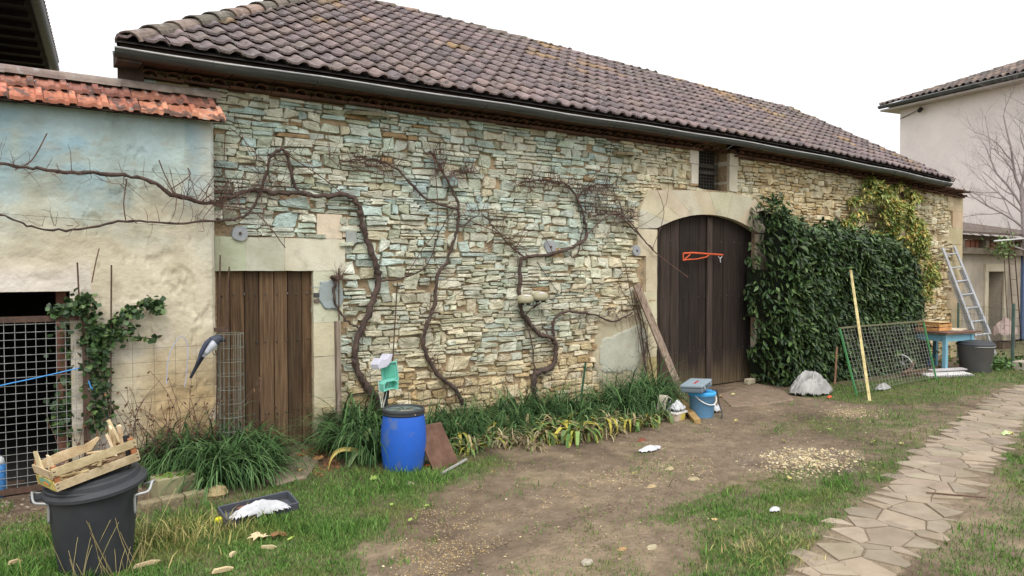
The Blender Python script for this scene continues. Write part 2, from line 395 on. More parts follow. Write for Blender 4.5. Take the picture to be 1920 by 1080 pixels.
LEAFS += [(a - c / 2, a + c / 2, b - d / 2, b + d / 2) for a, b, c, d in BIG]
for (x0, x1, z0, z1) in LEAFS:
    wx = .05 * (vn(z0 * 2.2, x0 * .9, 3) - .5); wz = .12 * (fbm(x0 * .7, z0 * .9, 5) - .5) + .05 * (vn(x0 * 3, z0 * 3, 9) - .5)
    cx_ = (x0 + x1) / 2 + float(wx); cz = (z0 + z1) / 2 + float(wz)
    zz = float(zs(cx_)) - .13
    if cz > zz or cx_ < XL or cx_ > quoinx: continue
    if inpoly(np.array([cx_]), np.array([cz]), shedhide)[0]: continue
    if any(inpoly(np.array([cx_]), np.array([cz]), p)[0] for p in zones): continue
    if cellhole(cx_, cz): continue
    gap = random.uniform(.0015, .005)
    hw = ((x1 - x0) / 2 - gap) * 1.045; hz = ((z1 - z0) / 2 - gap * .8) * 1.06
    if hw < .014 or hz < .006: continue
    if random.random() < .003: continue
    proud = random.uniform(.018, .050) + (.02 if random.random() < .05 else 0)
    tilt = random.uniform(-.14, .14) * min(1, hz / hw * 1.5); ex = random.uniform(.12, .36)
    skw = random.uniform(-.25, .25) * hz; tap = random.choice((random.uniform(-.18, .18), random.uniform(-.18, .18), random.uniform(-.5, .5)))
    # colour: copper wash strongest upper left and centre, warm stone at the right and low down
    g = .93 - sstep(5.6, 8.2, cx_) * .62 - sstep(.95, .35, cz) * .6 - sstep(2.1, 1.0, cz) * .28 + (float(fbm(cx_ * .8, cz * .8, 21)) - .5) * 1.0 + random.uniform(-.14, .14)
    g = float(np.clip(g, 0, 1)) if cx_ < 9.5 else float(np.clip(g - .15, 0, .25))
    base = cC[random.randrange(4)] * g + cW[random.randrange(5)] * (1 - g)
    bl = float(np.clip((fbm(cx_ * 1.3, cz * 1.6, 40) - .60) * 5, 0, 1)) * float(sstep(7.5, 4.5, cx_)) * float(sstep(1.6, 2.3, cz))
    base = base * (1 - bl * .7) + np.array(lin(140, 178, 192)) * bl * .7
    if random.random() < .10: base = base * np.array([.80, .76, .68])
    if random.random() < .01: base = np.array(lin(170, 144, 110))
    base = base * random.uniform(.84, 1.18) * 1.08
    ring = []
    for k in range(NP):
        a = 2 * math.pi * (k + .5) / NP; ca, sa = math.cos(a), math.sin(a)
        px = math.copysign(abs(ca) ** ex, ca); pz = math.copysign(abs(sa) ** ex, sa)
        j = random.uniform(.79, 1.06) if abs(px) > .6 and abs(pz) > .6 else random.uniform(.93, 1.05)
        lx = px * hw * j; lz = pz * hz * j * (1 + tap * px)
        ring.append((lx + skw * pz, lz + tilt * lx))
    st_ = nv
    lay = [(1.0, .012), (.985, -proud * .62), (.93 - .02 * random.random(), -proud), (.5, -proud - random.uniform(-.002, .007))]
    ty, tz = random.uniform(-.10, .10), random.uniform(-.16, .16)
    for sc_, yy in lay:
        for (lx, lz) in ring:
            shr = 1 - (1 - sc_) * min(3, hw / hz) ** 0 if sc_ > .6 else sc_
            kx = 1 - (1 - shr) * min(1, hz / hw) if sc_ > .6 else sc_
            yj = random.uniform(-.0035, .0035) if yy < 0 else 0
            X = cx_ + lx * kx; Z = cz + lz * shr; Y = yy + yj + (ty * lx * .5 + tz * lz if yy < 0 else 0)
            for (a, b, c, d) in holes:
                if a < X < b and c < Z < d:
                    if X - a < b - X: X = a - .002
                    else: X = b + .002
            vs.append((X, min(Y, .01) if yy < 0 else Y, Z)); cs.append(base)
        nv += NP
    vs.append((cx_, -proud - random.uniform(0, .006), cz)); cs.append(base); nv += 1
    for L_ in range(3):
        for k in range(NP):
            a_ = st_ + L_ * NP; fs.append((a_ + k, a_ + (k + 1) % NP, a_ + NP + (k + 1) % NP, a_ + NP + k))
    for k in range(NP): fs.append((st_ + 3 * NP + k, st_ + 3 * NP + (k + 1) % NP, nv - 1))
arr_obj('stone_facing', np.array(vs), fs, mt['stone'], wall_o, np.array(cs), org=ORG['stone_barn'])
print('stones', nv // (NP * 4 + 1))
# --- dressed blocks
def block(mb, poly, y0, y1, col, j=.003):
    cx_ = sum(p[0] for p in poly) / len(poly); cz = sum(p[1] for p in poly) / len(poly)
    pl = []
    n = len(poly)
    for i in range(n):
        a, b = poly[i], poly[(i + 1) % n]; L = math.hypot(b[0] - a[0], b[1] - a[1]); k = max(1, int(L / .12))
        for q in range(k):
            t = q / k; pl.append((a[0] + (b[0] - a[0]) * t + random.uniform(-j, j), a[1] + (b[1] - a[1]) * t + random.uniform(-j, j)))
    pl = [(p[0] + (.0015 if p[0] < cx_ else -.0015), p[1] + (.0015 if p[1] < cz else -.0015)) for p in pl]
    mb.prism(pl, y0, y1, col)
CA = lin(206, 201, 180); CB = lin(196, 196, 176); CC = lin(212, 200, 174)
def rect(x0, x1, z0, z1): return [(x0, z0), (x1, z0), (x1, z1), (x0, z1)]
def X_(u, v=600): return float(W(u, v)[0])
def Z_(u, v): return float(W(u, v)[2])
mb = MB()
zl = Z_(530, 446)
for a, b, c in ((XD0 - .02, X_(460), CB), (X_(460), X_(532), CB), (X_(532), X_(645), CA)): block(mb, rect(a, b, ZD, zl), -.042, .2, jc(c, .05))
block(mb, rect(X_(593), X_(640), zl, Z_(615, 402)), -.038, .1, jc(CC, .05)); block(mb, rect(X_(641), X_(668), zl + .02, Z_(615, 406)), -.036, .1, jc(CC, .08))
zj = ZD
for h, wd in ((.52, 640), (.34, 636), (.42, 628), (.40, 630), (.2, 632)):
    z2 = max(zj - h, -.05); block(mb, rect(XD1, X_(wd), z2, zj), -.040 - random.random() * .004, .2, jc(CC if zj < 1.3 else CA, .06)); zj = z2
mb.build('door_surround', mt['ashlar'], barn)
mb = MB(); block(mb, corner_z, -.04, .1, lin(190, 172, 136)); mb.build('corner_stone', mt['ashlar'], barn); mb = MB()
zq = -.1; k = 0
while zq < 3.05:
    h = random.uniform(.26, .42); x0 = quoinx - (0.16 if k % 2 else -.05) * 1.0
    block(mb, rect(x0, XR + .03, zq, min(zq + h, ztop(XR))), -.045, .3, jc(lin(188, 172, 140), .1)); zq += h; k += 1
mb.build('quoins', mt['ashlar'], barn)
# arch: voussoirs and jamb blocks
mb = MB()
a0 = math.atan2(ZSP - ACZ, XB0 - ACX); a1 = math.atan2(ZSP - ACZ, XB1 - ACX)
outp = wp((1192, 420), (1196, 392), (1210, 357), (1250, 357), (1290, 357), (1325, 360), (1368, 362), (1410, 372), (1425, 392), (1448, 432))
outp[0] = (X_(1190), ZSP - .02); outp[-1] = (X_(1450), ZSP - .02)
nV = 9
def apt(t): a = a0 + (a1 - a0) * t; return (ACX + AR * math.cos(a), ACZ + AR * math.sin(a))
for i in range(nV):
    inn = [apt((i + q / 4) / nV) for q in range(5)]
    block(mb, inn + [outp[i + 1], outp[i]], -.050 - .004 * random.random(), .05, jc((CA, CC, lin(210, 202, 178))[i % 3], .03), .001)
zj = ZSP - .02; i = 0
while zj > -.05:
    h = random.uniform(.36, .5); z2 = max(zj - h, -.08)
    block(mb, rect(X_((1190, 1206, 1196)[i % 3] if zj > 1.3 else 1210), XB0, z2, zj), -.046 - .004 * random.random(), .25, jc(CC if zj > 1 else lin(200, 178, 130), .06))
    block(mb, rect(XB1, X_((1450, 1436)[i % 2]), z2, zj), -.046, .25, jc(CC, .06)); zj = z2; i += 1
mb.build('arch_surround', mt['ashlar'], barn)
mb = MB(); zt = ztop(10) - .02
zm_ = Z_(1298, 308)
block(mb, rect(X_(1289, 300), XW0, zm_, zt), -.052, .12, lin(212, 204, 192)); block(mb, rect(X_(1292, 300), XW0, Z_(1298, 345), zm_), -.050, .12, lin(212, 204, 190))
wsl = mb.build('window_surround', mt['ashlar'], barn); mb = MB(); block(mb, rect(XW1, X_(1379, 300), Z_(1370, 312), zt), -.052, .42, lin(210, 202, 188)); block(mb, rect(XW1, X_(1378, 300), ZW0, Z_(1370, 312)), -.050, .42, lin(210, 202, 186))
win = mb.build('window_surround', mt['ashlar'], barn)
mb = MB(); wy = .15
mb.box(((XW0 + XW1) / 2, wy + .10, (ZW0 + zt) / 2), (XW1 - XW0 + .02, .02, zt - ZW0 + .05)); mb.build('window_pane', mt['black'], barn)
mb = MB()
for q in range(11): x = XW0 + (XW1 - XW0) * (q + .5) / 11; mb.tube([(x, wy, ZW0), (x, wy, zt)], .0035, 4)
for q in range(13): z = ZW0 + (zt - ZW0) * (q + .5) / 13; mb.tube([(XW0, wy - .004, z), (XW1, wy - .004, z)], .0035, 4)
mb.box(((XW0 + XW1) / 2, wy + .03, ZW0 + .28), (XW1 - XW0, .03, .04)); mb.box(((XW0 + XW1) / 2, wy + .03, zt - .22), (XW1 - XW0, .03, .05))
mb.build('window_grille', mt['oldwire'], barn)
# rendered patch (grid of lumpy plaster)
def patch(mb, poly, y, col, n=26):
    xs = [p[0] for p in poly]; zs_ = [p[1] for p in poly]; gx = np.linspace(min(xs), max(xs), n); gz = np.linspace(min(zs_), max(zs_), n)
    XX, ZZ = np.meshgrid(gx, gz); XX = XX + .03 * (vn(ZZ * 14, XX * 3, 77) - .5); ZZ = ZZ + .03 * (vn(XX * 14, ZZ * 3, 78) - .5)
    ins = inpoly(XX + .05 * (vn(XX * 9, ZZ * 9, 5) - .5), ZZ + .05 * (vn(XX * 9, ZZ * 9, 6) - .5), poly)
    YY = np.where(ins, y - .008 * fbm(XX * 8, ZZ * 8, 4), .01)
    V = [(XX[j, i], YY[j, i], ZZ[j, i]) for j in range(n) for i in range(n)]
    F = []
    for j in range(n - 1):
        for i in range(n - 1):
            if ins[j, i] or ins[j + 1, i] or ins[j, i + 1] or ins[j + 1, i + 1]: F.append((j * n + i, j * n + i + 1, (j + 1) * n + i + 1, (j + 1) * n + i))
    mb.add(V, F, col)
mb = MB(); patch(mb, render_z, -.034, lin(186, 176, 150), 34)
patch(mb, wp((1120, 640), (1200, 600), (1215, 640), (1190, 700), (1120, 700)), -.040, lin(184, 184, 168))
patch(mb, wp((1215, 520), (1228, 520), (1228, 560), (1212, 560)), -.036, lin(206, 190, 150), 8)
mb.build('render_patch', mt['ashlar'], barn, True)
mb = MB()
patch(mb, wp((600, 530), (618, 522), (636, 524), (640, 560), (632, 582), (604, 580), (592, 560)), -.056, lin(158, 168, 170), 30)
mb.build('cement_patch', mt['ashlar'], barn, True); mb = MB(); patch(mb, wp((645, 430), (668, 430), (666, 455), (656, 462), (646, 450)), -.046, lin(168, 174, 172), 20)
mb.build('cement_patch', mt['ashlar'], barn, True)
# tie plates
for u, v, r in ((447, 438, .075), (1027, 463, .085), (1188, 470, .07)):
    mb = MB(); p = W(u, v); n = 20; pts = [(p[0] + r * random.uniform(.9, 1.06) * math.cos(2 * math.pi * k / n), p[2] + r * random.uniform(.9, 1.05) * math.sin(2 * math.pi * k / n)) for k in range(n)]
    mb.prism(pts, -.062, .0, None); o = mb.build('tie_plate', mt['cement'], barn)
    mb = MB(); mb.tube([(p[0], -.075, p[2]), (p[0], -.06, p[2])], .013, 8); mb.build('bolt', mt['rust'], o)
# projecting flat stones
for u, v, wd, c in ((685, 217, .26, lin(150, 146, 122)), (1162, 290, .2, lin(150, 136, 110)), (1300, 10000, 0, None)):
    if not c: continue
    p = W(u, v); mb = MB(); mb.slab([(p[0] - wd, 0), (p[0] - wd * .7, -.10), (p[0] + wd * .4, -.17), (p[0] + wd * .8, -.12), (p[0] + wd * .8, .02)], p[2] - .02, p[2] + .02, c, .01)
    mb.build('projecting_stone', mt['stone'], barn)
# --- cornice of curved tiles under the eaves
mb = MB()
x = XL - .05
while x < XR:
    z = ztop(x + .1) - .02; n = 6; r = .062; pts = []
    for sgn, rr in ((1, r), (0, r - .014)):
        rng_ = range(n + 1) if sgn else range(n, -1, -1)
        for k in rng_: a = math.pi * k / n; pts.append((x + .1 + rr * math.cos(a), z - .06 + rr * .6 * math.sin(a)))
    mb.prism(pts, -.14 - random.uniform(0, .02), .02); x += .19
for i in range(40):
    xa = XL - .05 + (XR - XL) * i / 40; xb_ = XL - .05 + (XR - XL) * (i + 1) / 40
    if XW0 - .1 < (xa + xb_) / 2 < XW1 + .1: continue
    z = ztop((xa + xb_) / 2) - .105; mb.box(((xa + xb_) / 2, -.04, z), (xb_ - xa - .01, .16, .022), jit=.003)
    mb.box(((xa + xb_) / 2, -.11, z + .10), (xb_ - xa - .01, .30, .022), jit=.003)
mb.build('cornice', mt['cornice'], barn)
# --- small plank door
def planks(mb, x0, x1, z0, z1, y, n, cols, bleach=0, seed=1):
    rr = random.Random(seed); ws = [rr.uniform(.8, 1.25) for _ in range(n)]; t = sum(ws); x = x0
    for i in range(n):
        w_ = (x1 - x0) * ws[i] / t; c = np.array(cols[rr.randrange(len(cols))]) * rr.uniform(.8, 1.2); N_ = 14
        yj = y + rr.uniform(-.004, .004); g = .0035; V = []; C_ = []
        for k in range(N_ + 1):
            z = z0 + (z1 - z0) * k / N_; f = float(np.clip(1 - (z - z0) / (.42 + rr.uniform(-.12, .12)), 0, 1)) * bleach
            cc = c * (1 - f) + np.array(lin(128, 112, 88)) * f
            for (xx, yy) in ((x + g, yj + .03), (x + g, yj + .004), (x + g + .004, yj), (x + w_ - g - .004, yj), (x + w_ - g, yj + .004), (x + w_ - g, yj + .03)): V.append((xx + rr.uniform(-.0008, .0008), yy, z)); C_.append(cc)
        F = [(k * 6 + q, k * 6 + q + 1, (k + 1) * 6 + q + 1, (k + 1) * 6 + q) for k in range(N_) for q in range(5)]
        mb.add(V, F, C_); x += w_
dc = [lin(94, 74, 54), lin(104, 82, 60), lin(80, 63, 46), lin(110, 88, 66)]
mb = MB(); planks(mb, XD0, XD1, .02, ZD, .02, 7, dc, .6, 5); mb.box(((XD0 + XD1) / 2, .06, ZD / 2), (XD1 - XD0, .02, ZD - .05), col=(.02, .018, .015))
d1 = mb.build('small_door', mt['wooddoor'], barn)
tag(d1, 'low mid-brown plank door')
for row, zz in enumerate((ZD - .23, ZD - .68, .35)):
    for q in range(9):
        mb = MB(); x = XD0 + .05 + (XD1 - XD0 - .1) * q / 8 + random.uniform(-.015, .015); mb.tube([(x, .016, zz + random.uniform(-.02, .02)), (x, .008, zz)], .006, 6); mb.build('nail', mt['zinc'], d1)
mb = MB(); mb.box((XD1 + .03, -.05, ZD - .24), (.055, .02, .04), col=lin(70, 70, 72)); mb.box((XD1 + .03, -.05, ZD - .30), (.055, .02, .035), col=lin(110, 95, 85)); mb.build('hinge', mt['colored'], d1)
# --- arched double door
bd = [lin(50, 42, 38), lin(58, 48, 43), lin(42, 36, 33), lin(66, 56, 50)]
XM = X_(1330)
for x0, x1, sd in ((XB0, XM - .004, 3), (XM + .004, XB1, 8)):
    mb = MB(); planks(mb, x0, x1, .03, ZCR + .05, .065, 6, bd, .75, sd); mb.box(((x0 + x1) / 2, .115, (ZCR + .03) / 2), (x1 - x0, .02, ZCR), col=(.012, .01, .01))
    d2 = mb.build('door_leaf', mt['wooddoor'], barn)
    for zz in (2.15, 1.35, .55):
        for q in range(8): mb = MB(); x = x0 + .06 + (x1 - x0 - .1) * q / 7 + random.uniform(-.02, .02); mb.tube([(x, .06, zz + random.uniform(-.02, .02)), (x, .052, zz)], .0065, 6); mb.build('nail', mt['zinc'], d2)
mb = MB(); mb.box((XM + .045, .045, (ZCR) / 2), (.10, .02, ZCR - .08), col=lin(86, 74, 68)); mb.build('cover_strip', mt['wooddoor'], barn)
# --- roof
PT = math.tan(R(31)); YE = -.38
def ze(x): return zs(x) + .075
def rp(u, v):
    X = 6.
    for _ in range(12):
        d = ray(u, v); z0 = float(ze(X)); s = (z0 + PT * (CAMP[1] - YE) - CAMP[2]) / (d[2] - PT * d[1]); P = CAMP + s * d; X = .5 * X + .5 * float(P[0])
    return P
h1 = rp(497, 16); lc = (.86, YE)
r1 = rp(720, 10); r2 = rp(1000, 79); r3 = rp(1340, 171); r4 = rp(1482, 205); rc = rp(1822, 356)
print('roof', h1, r1, r2, r3, r4, rc)
dx = (h1[0] - lc[0]) / (h1[1] - YE); apex = (lc[0] + dx * (r1[1] + .05 - YE), r1[1] + .05)
RX = [lc[0], apex[0], r1[0] + .3, r2[0], r3[0], r4[0], float(rc[0]) + .05]; RY = [YE, apex[1], r1[1], r2[1], r3[1], r4[1], YE]
def ridgeY(x): return np.interp(x, RX, RY, left=YE, right=YE)
EXP = .268; TW = .203; cosP = math.cos(R(31)); sinP = math.sin(R(31))
V = []; F = []; C_ = []; nv = 0
K = 9; us = np.array([0, .07, .13, .42, .62, .76, .86, .93, 1.0])
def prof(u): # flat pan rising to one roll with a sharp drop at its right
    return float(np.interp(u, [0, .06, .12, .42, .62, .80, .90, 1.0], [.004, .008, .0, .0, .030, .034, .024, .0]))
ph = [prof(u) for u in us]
tc = [lin(126, 110, 109), lin(117, 103, 103), lin(133, 116, 114), lin(110, 98, 99), lin(122, 108, 104)]
i0 = 0
while True:
    x0 = lc[0] + i0 * TW
    if x0 > RX[-1]: break
    for j in range(19):
        s0 = j * EXP; y0 = YE + s0 * cosP; xc = x0 + TW / 2
        if y0 + .05 > float(ridgeY(xc)): continue
        c = np.array(tc[random.randrange(5)]) * random.uniform(.86, 1.10)
        yc = y0 + .1
        och = float(np.clip((fbm(xc * 1.6, yc * 1.6, 60) - .58) * 9, 0, 1)) * (1 if (yc > 1.3 or xc < 2.2 or xc > 12.5) else .15)
        c = c * (1 - .45 * och) + np.array(lin(176, 140, 70)) * .45 * och
        mo = float(np.clip((fbm(xc * .9, yc * 1.2, 66) - .5) * 4, 0, 1)); c = c * (1 - .25 * mo) + np.array(lin(120, 116, 100)) * .25 * mo
        js = random.uniform(-.008, .008); jh = random.uniform(-.003, .004); jt = random.uniform(-.004, .004)
        st_ = nv
        for (ds, hh) in ((.045, .004), (0, .026), (.004, .044), (EXP + .05, .004)):
            for q, u in enumerate(us):
                X = x0 + u * TW * .985; s_ = s0 + ds + js; Y = YE + s_ * cosP
                lip = ph[q]
                rY = float(ridgeY(X)); 
                if Y > rY: Y = rY; s_ = (Y - YE) / cosP
                V.append((X, Y - hh * sinP * .6, float(ze(X)) + s_ * sinP + hh + lip + jh + jt * u)); C_.append(c * (1.22 if .5 < u < .95 else .88) * (.45 if hh == .004 and ds < .1 else 1))  # rolls lighter than pans; row under each lip painted dark as its shadow gap
        nv += 4 * K
        for r_ in range(3):
            for q in range(K - 1): a = st_ + r_ * K + q; F.append((a, a + 1, a + K + 1, a + K))
    i0 += 1
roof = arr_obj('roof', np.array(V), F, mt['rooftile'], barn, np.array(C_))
# under-roof deck and the far slopes
mb = MB()
def Pz(x, y): return (x, y, float(ze(x)) + (y - YE) * PT - .01)
for i in range(len(RX) - 1):
    nseg = 6
    for q in range(nseg):
        xa = RX[i] + (RX[i + 1] - RX[i]) * q / nseg; xb_ = RX[i] + (RX[i + 1] - RX[i]) * (q + 1) / nseg
        mb.quad(Pz(xa, YE), Pz(xb_, YE), Pz(xb_, float(ridgeY(xb_ - 1e-6))), Pz(xa, float(ridgeY(xa + 1e-6))))
        if i > 0 and i < len(RX) - 2:
            pa, pb = Pz(xa, float(ridgeY(xa))), Pz(xb_, float(ridgeY(xb_))); mb.quad(pa, pb, (xb_, 6.8, 3.55), (xa, 6.8, 3.55))
A_ = Pz(*apex); B_ = Pz(RX[-2], RY[-2]); L_ = Pz(RX[0], YE); R__ = Pz(RX[-1], YE)
mb.quad(L_, A_, (2.05, 6.8, 3.55), (2.05, 6.8, 3.549)); mb.quad(A_, (apex[0], 6.8, 3.55), (2.05, 6.8, 3.55), (2.05, 6.79, 3.55))
mb.quad(R__, (RX[-1], 6.8, 3.45), B_, B_); mb.quad(B_, (RX[-1], 6.8, 3.45), (RX[-2], 6.8, 3.55), (RX[-2], 6.79, 3.55))
mb.col = lin(110, 98, 94)
mb.build('roof_deck', mt['darkwood'], roof)
def caps(mb, pts, step, r, cols, lift=.03):
    P = [Vector(p) for p in pts]; seg = []; 
    L = [0]
    for i in range(len(P) - 1): L.append(L[-1] + (P[i + 1] - P[i]).length)
    def at(s):
        for i in range(len(P) - 1):
            if s <= L[i + 1] or i == len(P) - 2: return P[i] + (P[i + 1] - P[i]) * ((s - L[i]) / (L[i + 1] - L[i]))
    n = int(L[-1] / step); 
    for i in range(n):
        a = at(i * step - (.03 if i else 0)); b = at(min((i + 1) * step + .05, L[-1])); d = (b - a).normalized(); side = d.cross(Vector((0, 0, 1))).normalized(); up = side.cross(d)
        c = np.array(random.choice(cols)) * random.uniform(.8, 1.15); V = []; C = []; nn = 8
        ra, rb = r * 1.12, r * .9; a = a + up * (lift + .012 + random.uniform(-.006, .006)); b = b + up * lift
        for (p, r0, inn) in ((a, ra - .018, 1), (a, ra, 0), (b, rb, 0)):
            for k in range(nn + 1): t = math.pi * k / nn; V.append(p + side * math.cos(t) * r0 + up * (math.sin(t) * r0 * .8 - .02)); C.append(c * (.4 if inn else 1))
        F = [(q * (nn + 1) + k, q * (nn + 1) + k + 1, (q + 1) * (nn + 1) + k + 1, (q + 1) * (nn + 1) + k) for q in range(2) for k in range(nn)]
        mb.add(V, F, C)
    return
tcap = [lin(134, 118, 108), lin(120, 108, 96), lin(146, 124, 110), lin(110, 104, 92)]
mb = MB(); caps(mb, [(lc[0] + .10, YE + .05, float(ze(.86)) - .02), Pz(*apex)], .36, .105, tcap, .045); mb.build('hip_tiles', mt['rooftile'], roof)
mb = MB(); caps(mb, [R__, B_], .36, .085, tcap, .0); mb.build('hip_tiles', mt['rooftile'], roof)
mb = MB(); caps(mb, [Pz(x, y) for x, y in zip(RX[1:-1], RY[1:-1])][::-1], .38, .085, tcap, .0); mb.build('ridge_tiles', mt['rooftile'], roof)
# --- gutter: half round, along the eaves and turning the left corner
def gutter(pts, r, name, parent, rim=True):
    mb = MB(); P = [Vector(p) for p in pts]; V = []; n = 8
    for i, p in enumerate(P):
        t = (P[min(i + 1, len(P) - 1)] - P[max(i - 1, 0)]).normalized(); side = t.cross(Vector((0, 0, 1))).normalized()
        for k in range(n + 1): a = math.pi * k / n; V.append(p + side * math.cos(a) * r - Vector((0, 0, 1)) * math.sin(a) * r)
    F = [(i * (n + 1) + k, i * (n + 1) + k + 1, (i + 1) * (n + 1) + k + 1, (i + 1) * (n + 1) + k) for i in range(len(P) - 1) for k in range(n)]
    mb.add(V, F); g = mb.build(name, mt['zinc'], parent, True)
    mb = MB(); rimp = [P[i] + ((P[min(i + 1, len(P) - 1)] - P[max(i - 1, 0)]).normalized().cross(Vector((0, 0, 1))).normalized()) * r for i in range(len(P))]
    mb.tube(rimp, .009, 6); mb.build('gutter_rim', mt['zincrim'], g, True); return g
GY = YE + .0
gp = [(x, GY, float(zs(x)) + .006 * math.sin(x * 3)) for x in np.linspace(.84, float(rc[0]) - .12, 34)]
gutter(gp, .064, 'gutter', roof)
for x in np.arange(1.6, 16, .95):
    mb = MB()
    if abs(x - 4.0) < .3: mb.tube([(x, GY - .08, float(zs(x)) + .01), (x - .05, -.02, float(zs(x)) - .1)], .005, 4)
    mb.tube([(x, GY + .067, float(zs(x)))] + [(x, GY + .067 * math.cos(math.pi * k / 6), float(zs(x)) - .068 * math.sin(math.pi * k / 6)) for k in range(1, 6)] + [(x, GY - .068, float(zs(x)) + .004)], .006, 4); mb.build('gutter_bracket', mt['zinc'], roof)
# soffit / fascia boards and the boxed end at the left corner
mb = MB()
for i in range(24):
    xa = .9 + (float(rc[0]) - .1 - .9) * i / 24; xb_ = .9 + (float(rc[0]) - .1 - .9) * (i + 1) / 24
    z = float(ze((xa + xb_) / 2)) - .012; mb.box(((xa + xb_) / 2, YE + .09, z - .015), (xb_ - xa - .004, .30, .02), Matrix.Rotation(R(20), 3, 'X')); mb.box(((xa + xb_) / 2, YE + .07, z - .035), (xb_ - xa, .02, .08))
mb.beam((1.0, -.12, 3.42), (2.15, 6.4, 3.42), .20, .26, up=(0, 0, 1)); mb.box((.96, -.24, 3.50), (.18, .26, .09))
mb.build('eaves_board', M('eaves_wood', (.075, .048, .036), (.035, .026, .022), scale=9), roof)
# ============================================================= GROUND
def gp_(pts): return [tuple(G(u, v)[:2]) for u, v in pts]
GR = [  # (region, density)
 (gp_([(-300, 1010), (0, 995), (60, 985), (270, 955), (330, 965), (420, 935), (520, 905), (610, 884), (700, 878), (830, 868), (890, 852), (925, 862), (870, 905), (800, 935), (760, 975), (720, 1000), (670, 1035), (650, 1085), (600, 1300), (-300, 1300)]), 1.0),
 (gp_([(800, 870), (900, 850), (960, 850), (1000, 880), (900, 900), (820, 940)]), .45),
 (gp_([(1180, 985), (1290, 945), (1400, 915), (1480, 890), (1580, 886), (1622, 862), (1640, 838), (1710, 812), (1790, 772), (1832, 780), (1770, 806), (1722, 840), (1690, 880), (1655, 912), (1600, 945), (1560, 990), (1520, 1030), (1490, 1080), (1440, 1250), (1250, 1250), (1290, 1080), (1340, 1030), (1300, 1000)]), .8),
 (gp_([(1380, 800), (1500, 785), (1600, 770), (1700, 765), (1780, 762), (1850, 752), (1790, 790), (1720, 812), (1640, 838), (1560, 822), (1440, 812)]), .35),
 (gp_([(1480, 735), (1560, 752), (1640, 764), (1720, 760), (1830, 745), (1900, 728), (2100, 690), (2100, 660), (1900, 690), (1800, 700), (1700, 706), (1600, 716), (1500, 725)]), .9),
 (gp_([(1868, 858), (1905, 820), (1960, 780), (2300, 700), (2300, 900), (1960, 960), (1890, 940)]), .75),
 (gp_([(1700, 1080), (1740, 1035), (1810, 985), (1850, 940), (1880, 900), (2200, 900), (2200, 1300), (1650, 1300)]), .28),
 (gp_([(1040, 1085), (1100, 1035), (1150, 1020), (1190, 1035), (1220, 1080), (1180, 1130)]), .4),
 (gp_([(1050, 1005), (1110, 985), (1160, 990), (1150, 1020), (1080, 1030)]), .35),
 (gp_([(1160, 868), (1220, 858), (1310, 870), (1300, 900), (1200, 905)]), .3),
 (gp_([(1250, 940), (1300, 930), (1330, 970), (1290, 1000), (1220, 980)]), .5),
]
PATH_L = gp_([(1440, 1130), (1480, 1078), (1537, 1017), (1580, 980), (1630, 933), (1663, 917), (1687, 883), (1720, 853), (1777, 810), (1827, 777), (1873, 740), (1907, 727), (1990, 698), (2150, 660)])
PATH_R = gp_([(1650, 1130), (1687, 1078), (1723, 1040), (1783, 1007), (1777, 967), (1833, 907), (1873, 870), (1890, 823), (1920, 790), (2000, 755), (2080, 727), (2240, 690)])
PATHP = PATH_L + PATH_R[::-1]
def gmask(x, y):
    wx = x + .22 * (fbm(x * 2.3, y * 2.3, 31) - .5) + .10 * (fbm(x * 9, y * 9, 35) - .5); wy = y + .22 * (fbm(x * 2.3, y * 2.3, 32) - .5) + .10 * (fbm(x * 9, y * 9, 36) - .5)
    d = np.full(np.shape(x), .0)
    for p, k in GR:
        e = np.zeros(np.shape(x))
        for (ox, oy) in ((0, 0), (.16, 0), (-.16, 0), (0, .16), (0, -.16), (.28, .2), (-.28, -.2), (.25, -.25), (-.25, .25)): e += inpoly(wx + ox, wy + oy, p) / 9.
        d = np.maximum(d, e ** 1.5 * k)
    n = fbm(x * 3.1, y * 3.1, 51); tuft = sstep(.60, .70, n) * .16
    d = np.maximum(d, tuft); d = d * (.45 + .75 * sstep(.32, .62, fbm(x * 4.7, y * 4.7, 52)))
    d = np.where(inpoly(x, y, PATHP), d * .0, d)
    d = np.where(y > .0, 0, d)
    return np.clip(d, 0, 1)
def gh(x, y): return .018 * (fbm(x * 1.6, y * 1.6, 71) - .5) + .012 * (fbm(x * 7, y * 7, 72) - .5)
STEP = .045
gx = np.arange(-3.2, 15.5, STEP); gy = np.arange(-6.7, .12, STEP)
XX, YY = np.meshgrid(gx, gy); ZZ = gh(XX, YY) + .010
gm = gmask(XX, YY); pin = inpoly(XX, YY, PATHP); ZZ = np.where(pin, .0165, ZZ)
mud = np.array(lin(124, 108, 90)); wet = np.array(lin(98, 83, 68)); pale = np.array(lin(148, 131, 107)); gsoil = np.array(lin(92, 96, 58)); litter = np.array(lin(88, 72, 58))
n1 = fbm(XX * .8, YY * .8, 11)[..., None]; n2 = fbm(XX * 3, YY * 3, 12)[..., None]; n3 = fbm(XX * 14, YY * 14, 13)[..., None]
col = mud * (1 - sstep(.4, .7, n1)) + wet * sstep(.4, .7, n1)
col = col * (1 - .5 * sstep(.52, .7, n2)) + pale * .5 * sstep(.52, .7, n2)
col = col * (.82 + .36 * n3)
a_ = (sstep(.05, .5, gm) * .75)[..., None]; col = col * (1 - a_) + gsoil * (.75 + .5 * n3) * a_
bed = (sstep(-.75, -.35, YY) * sstep(7.9, 7.3, XX))[..., None] * .8; col = col * (1 - bed) + litter * (.7 + .6 * n3) * bed
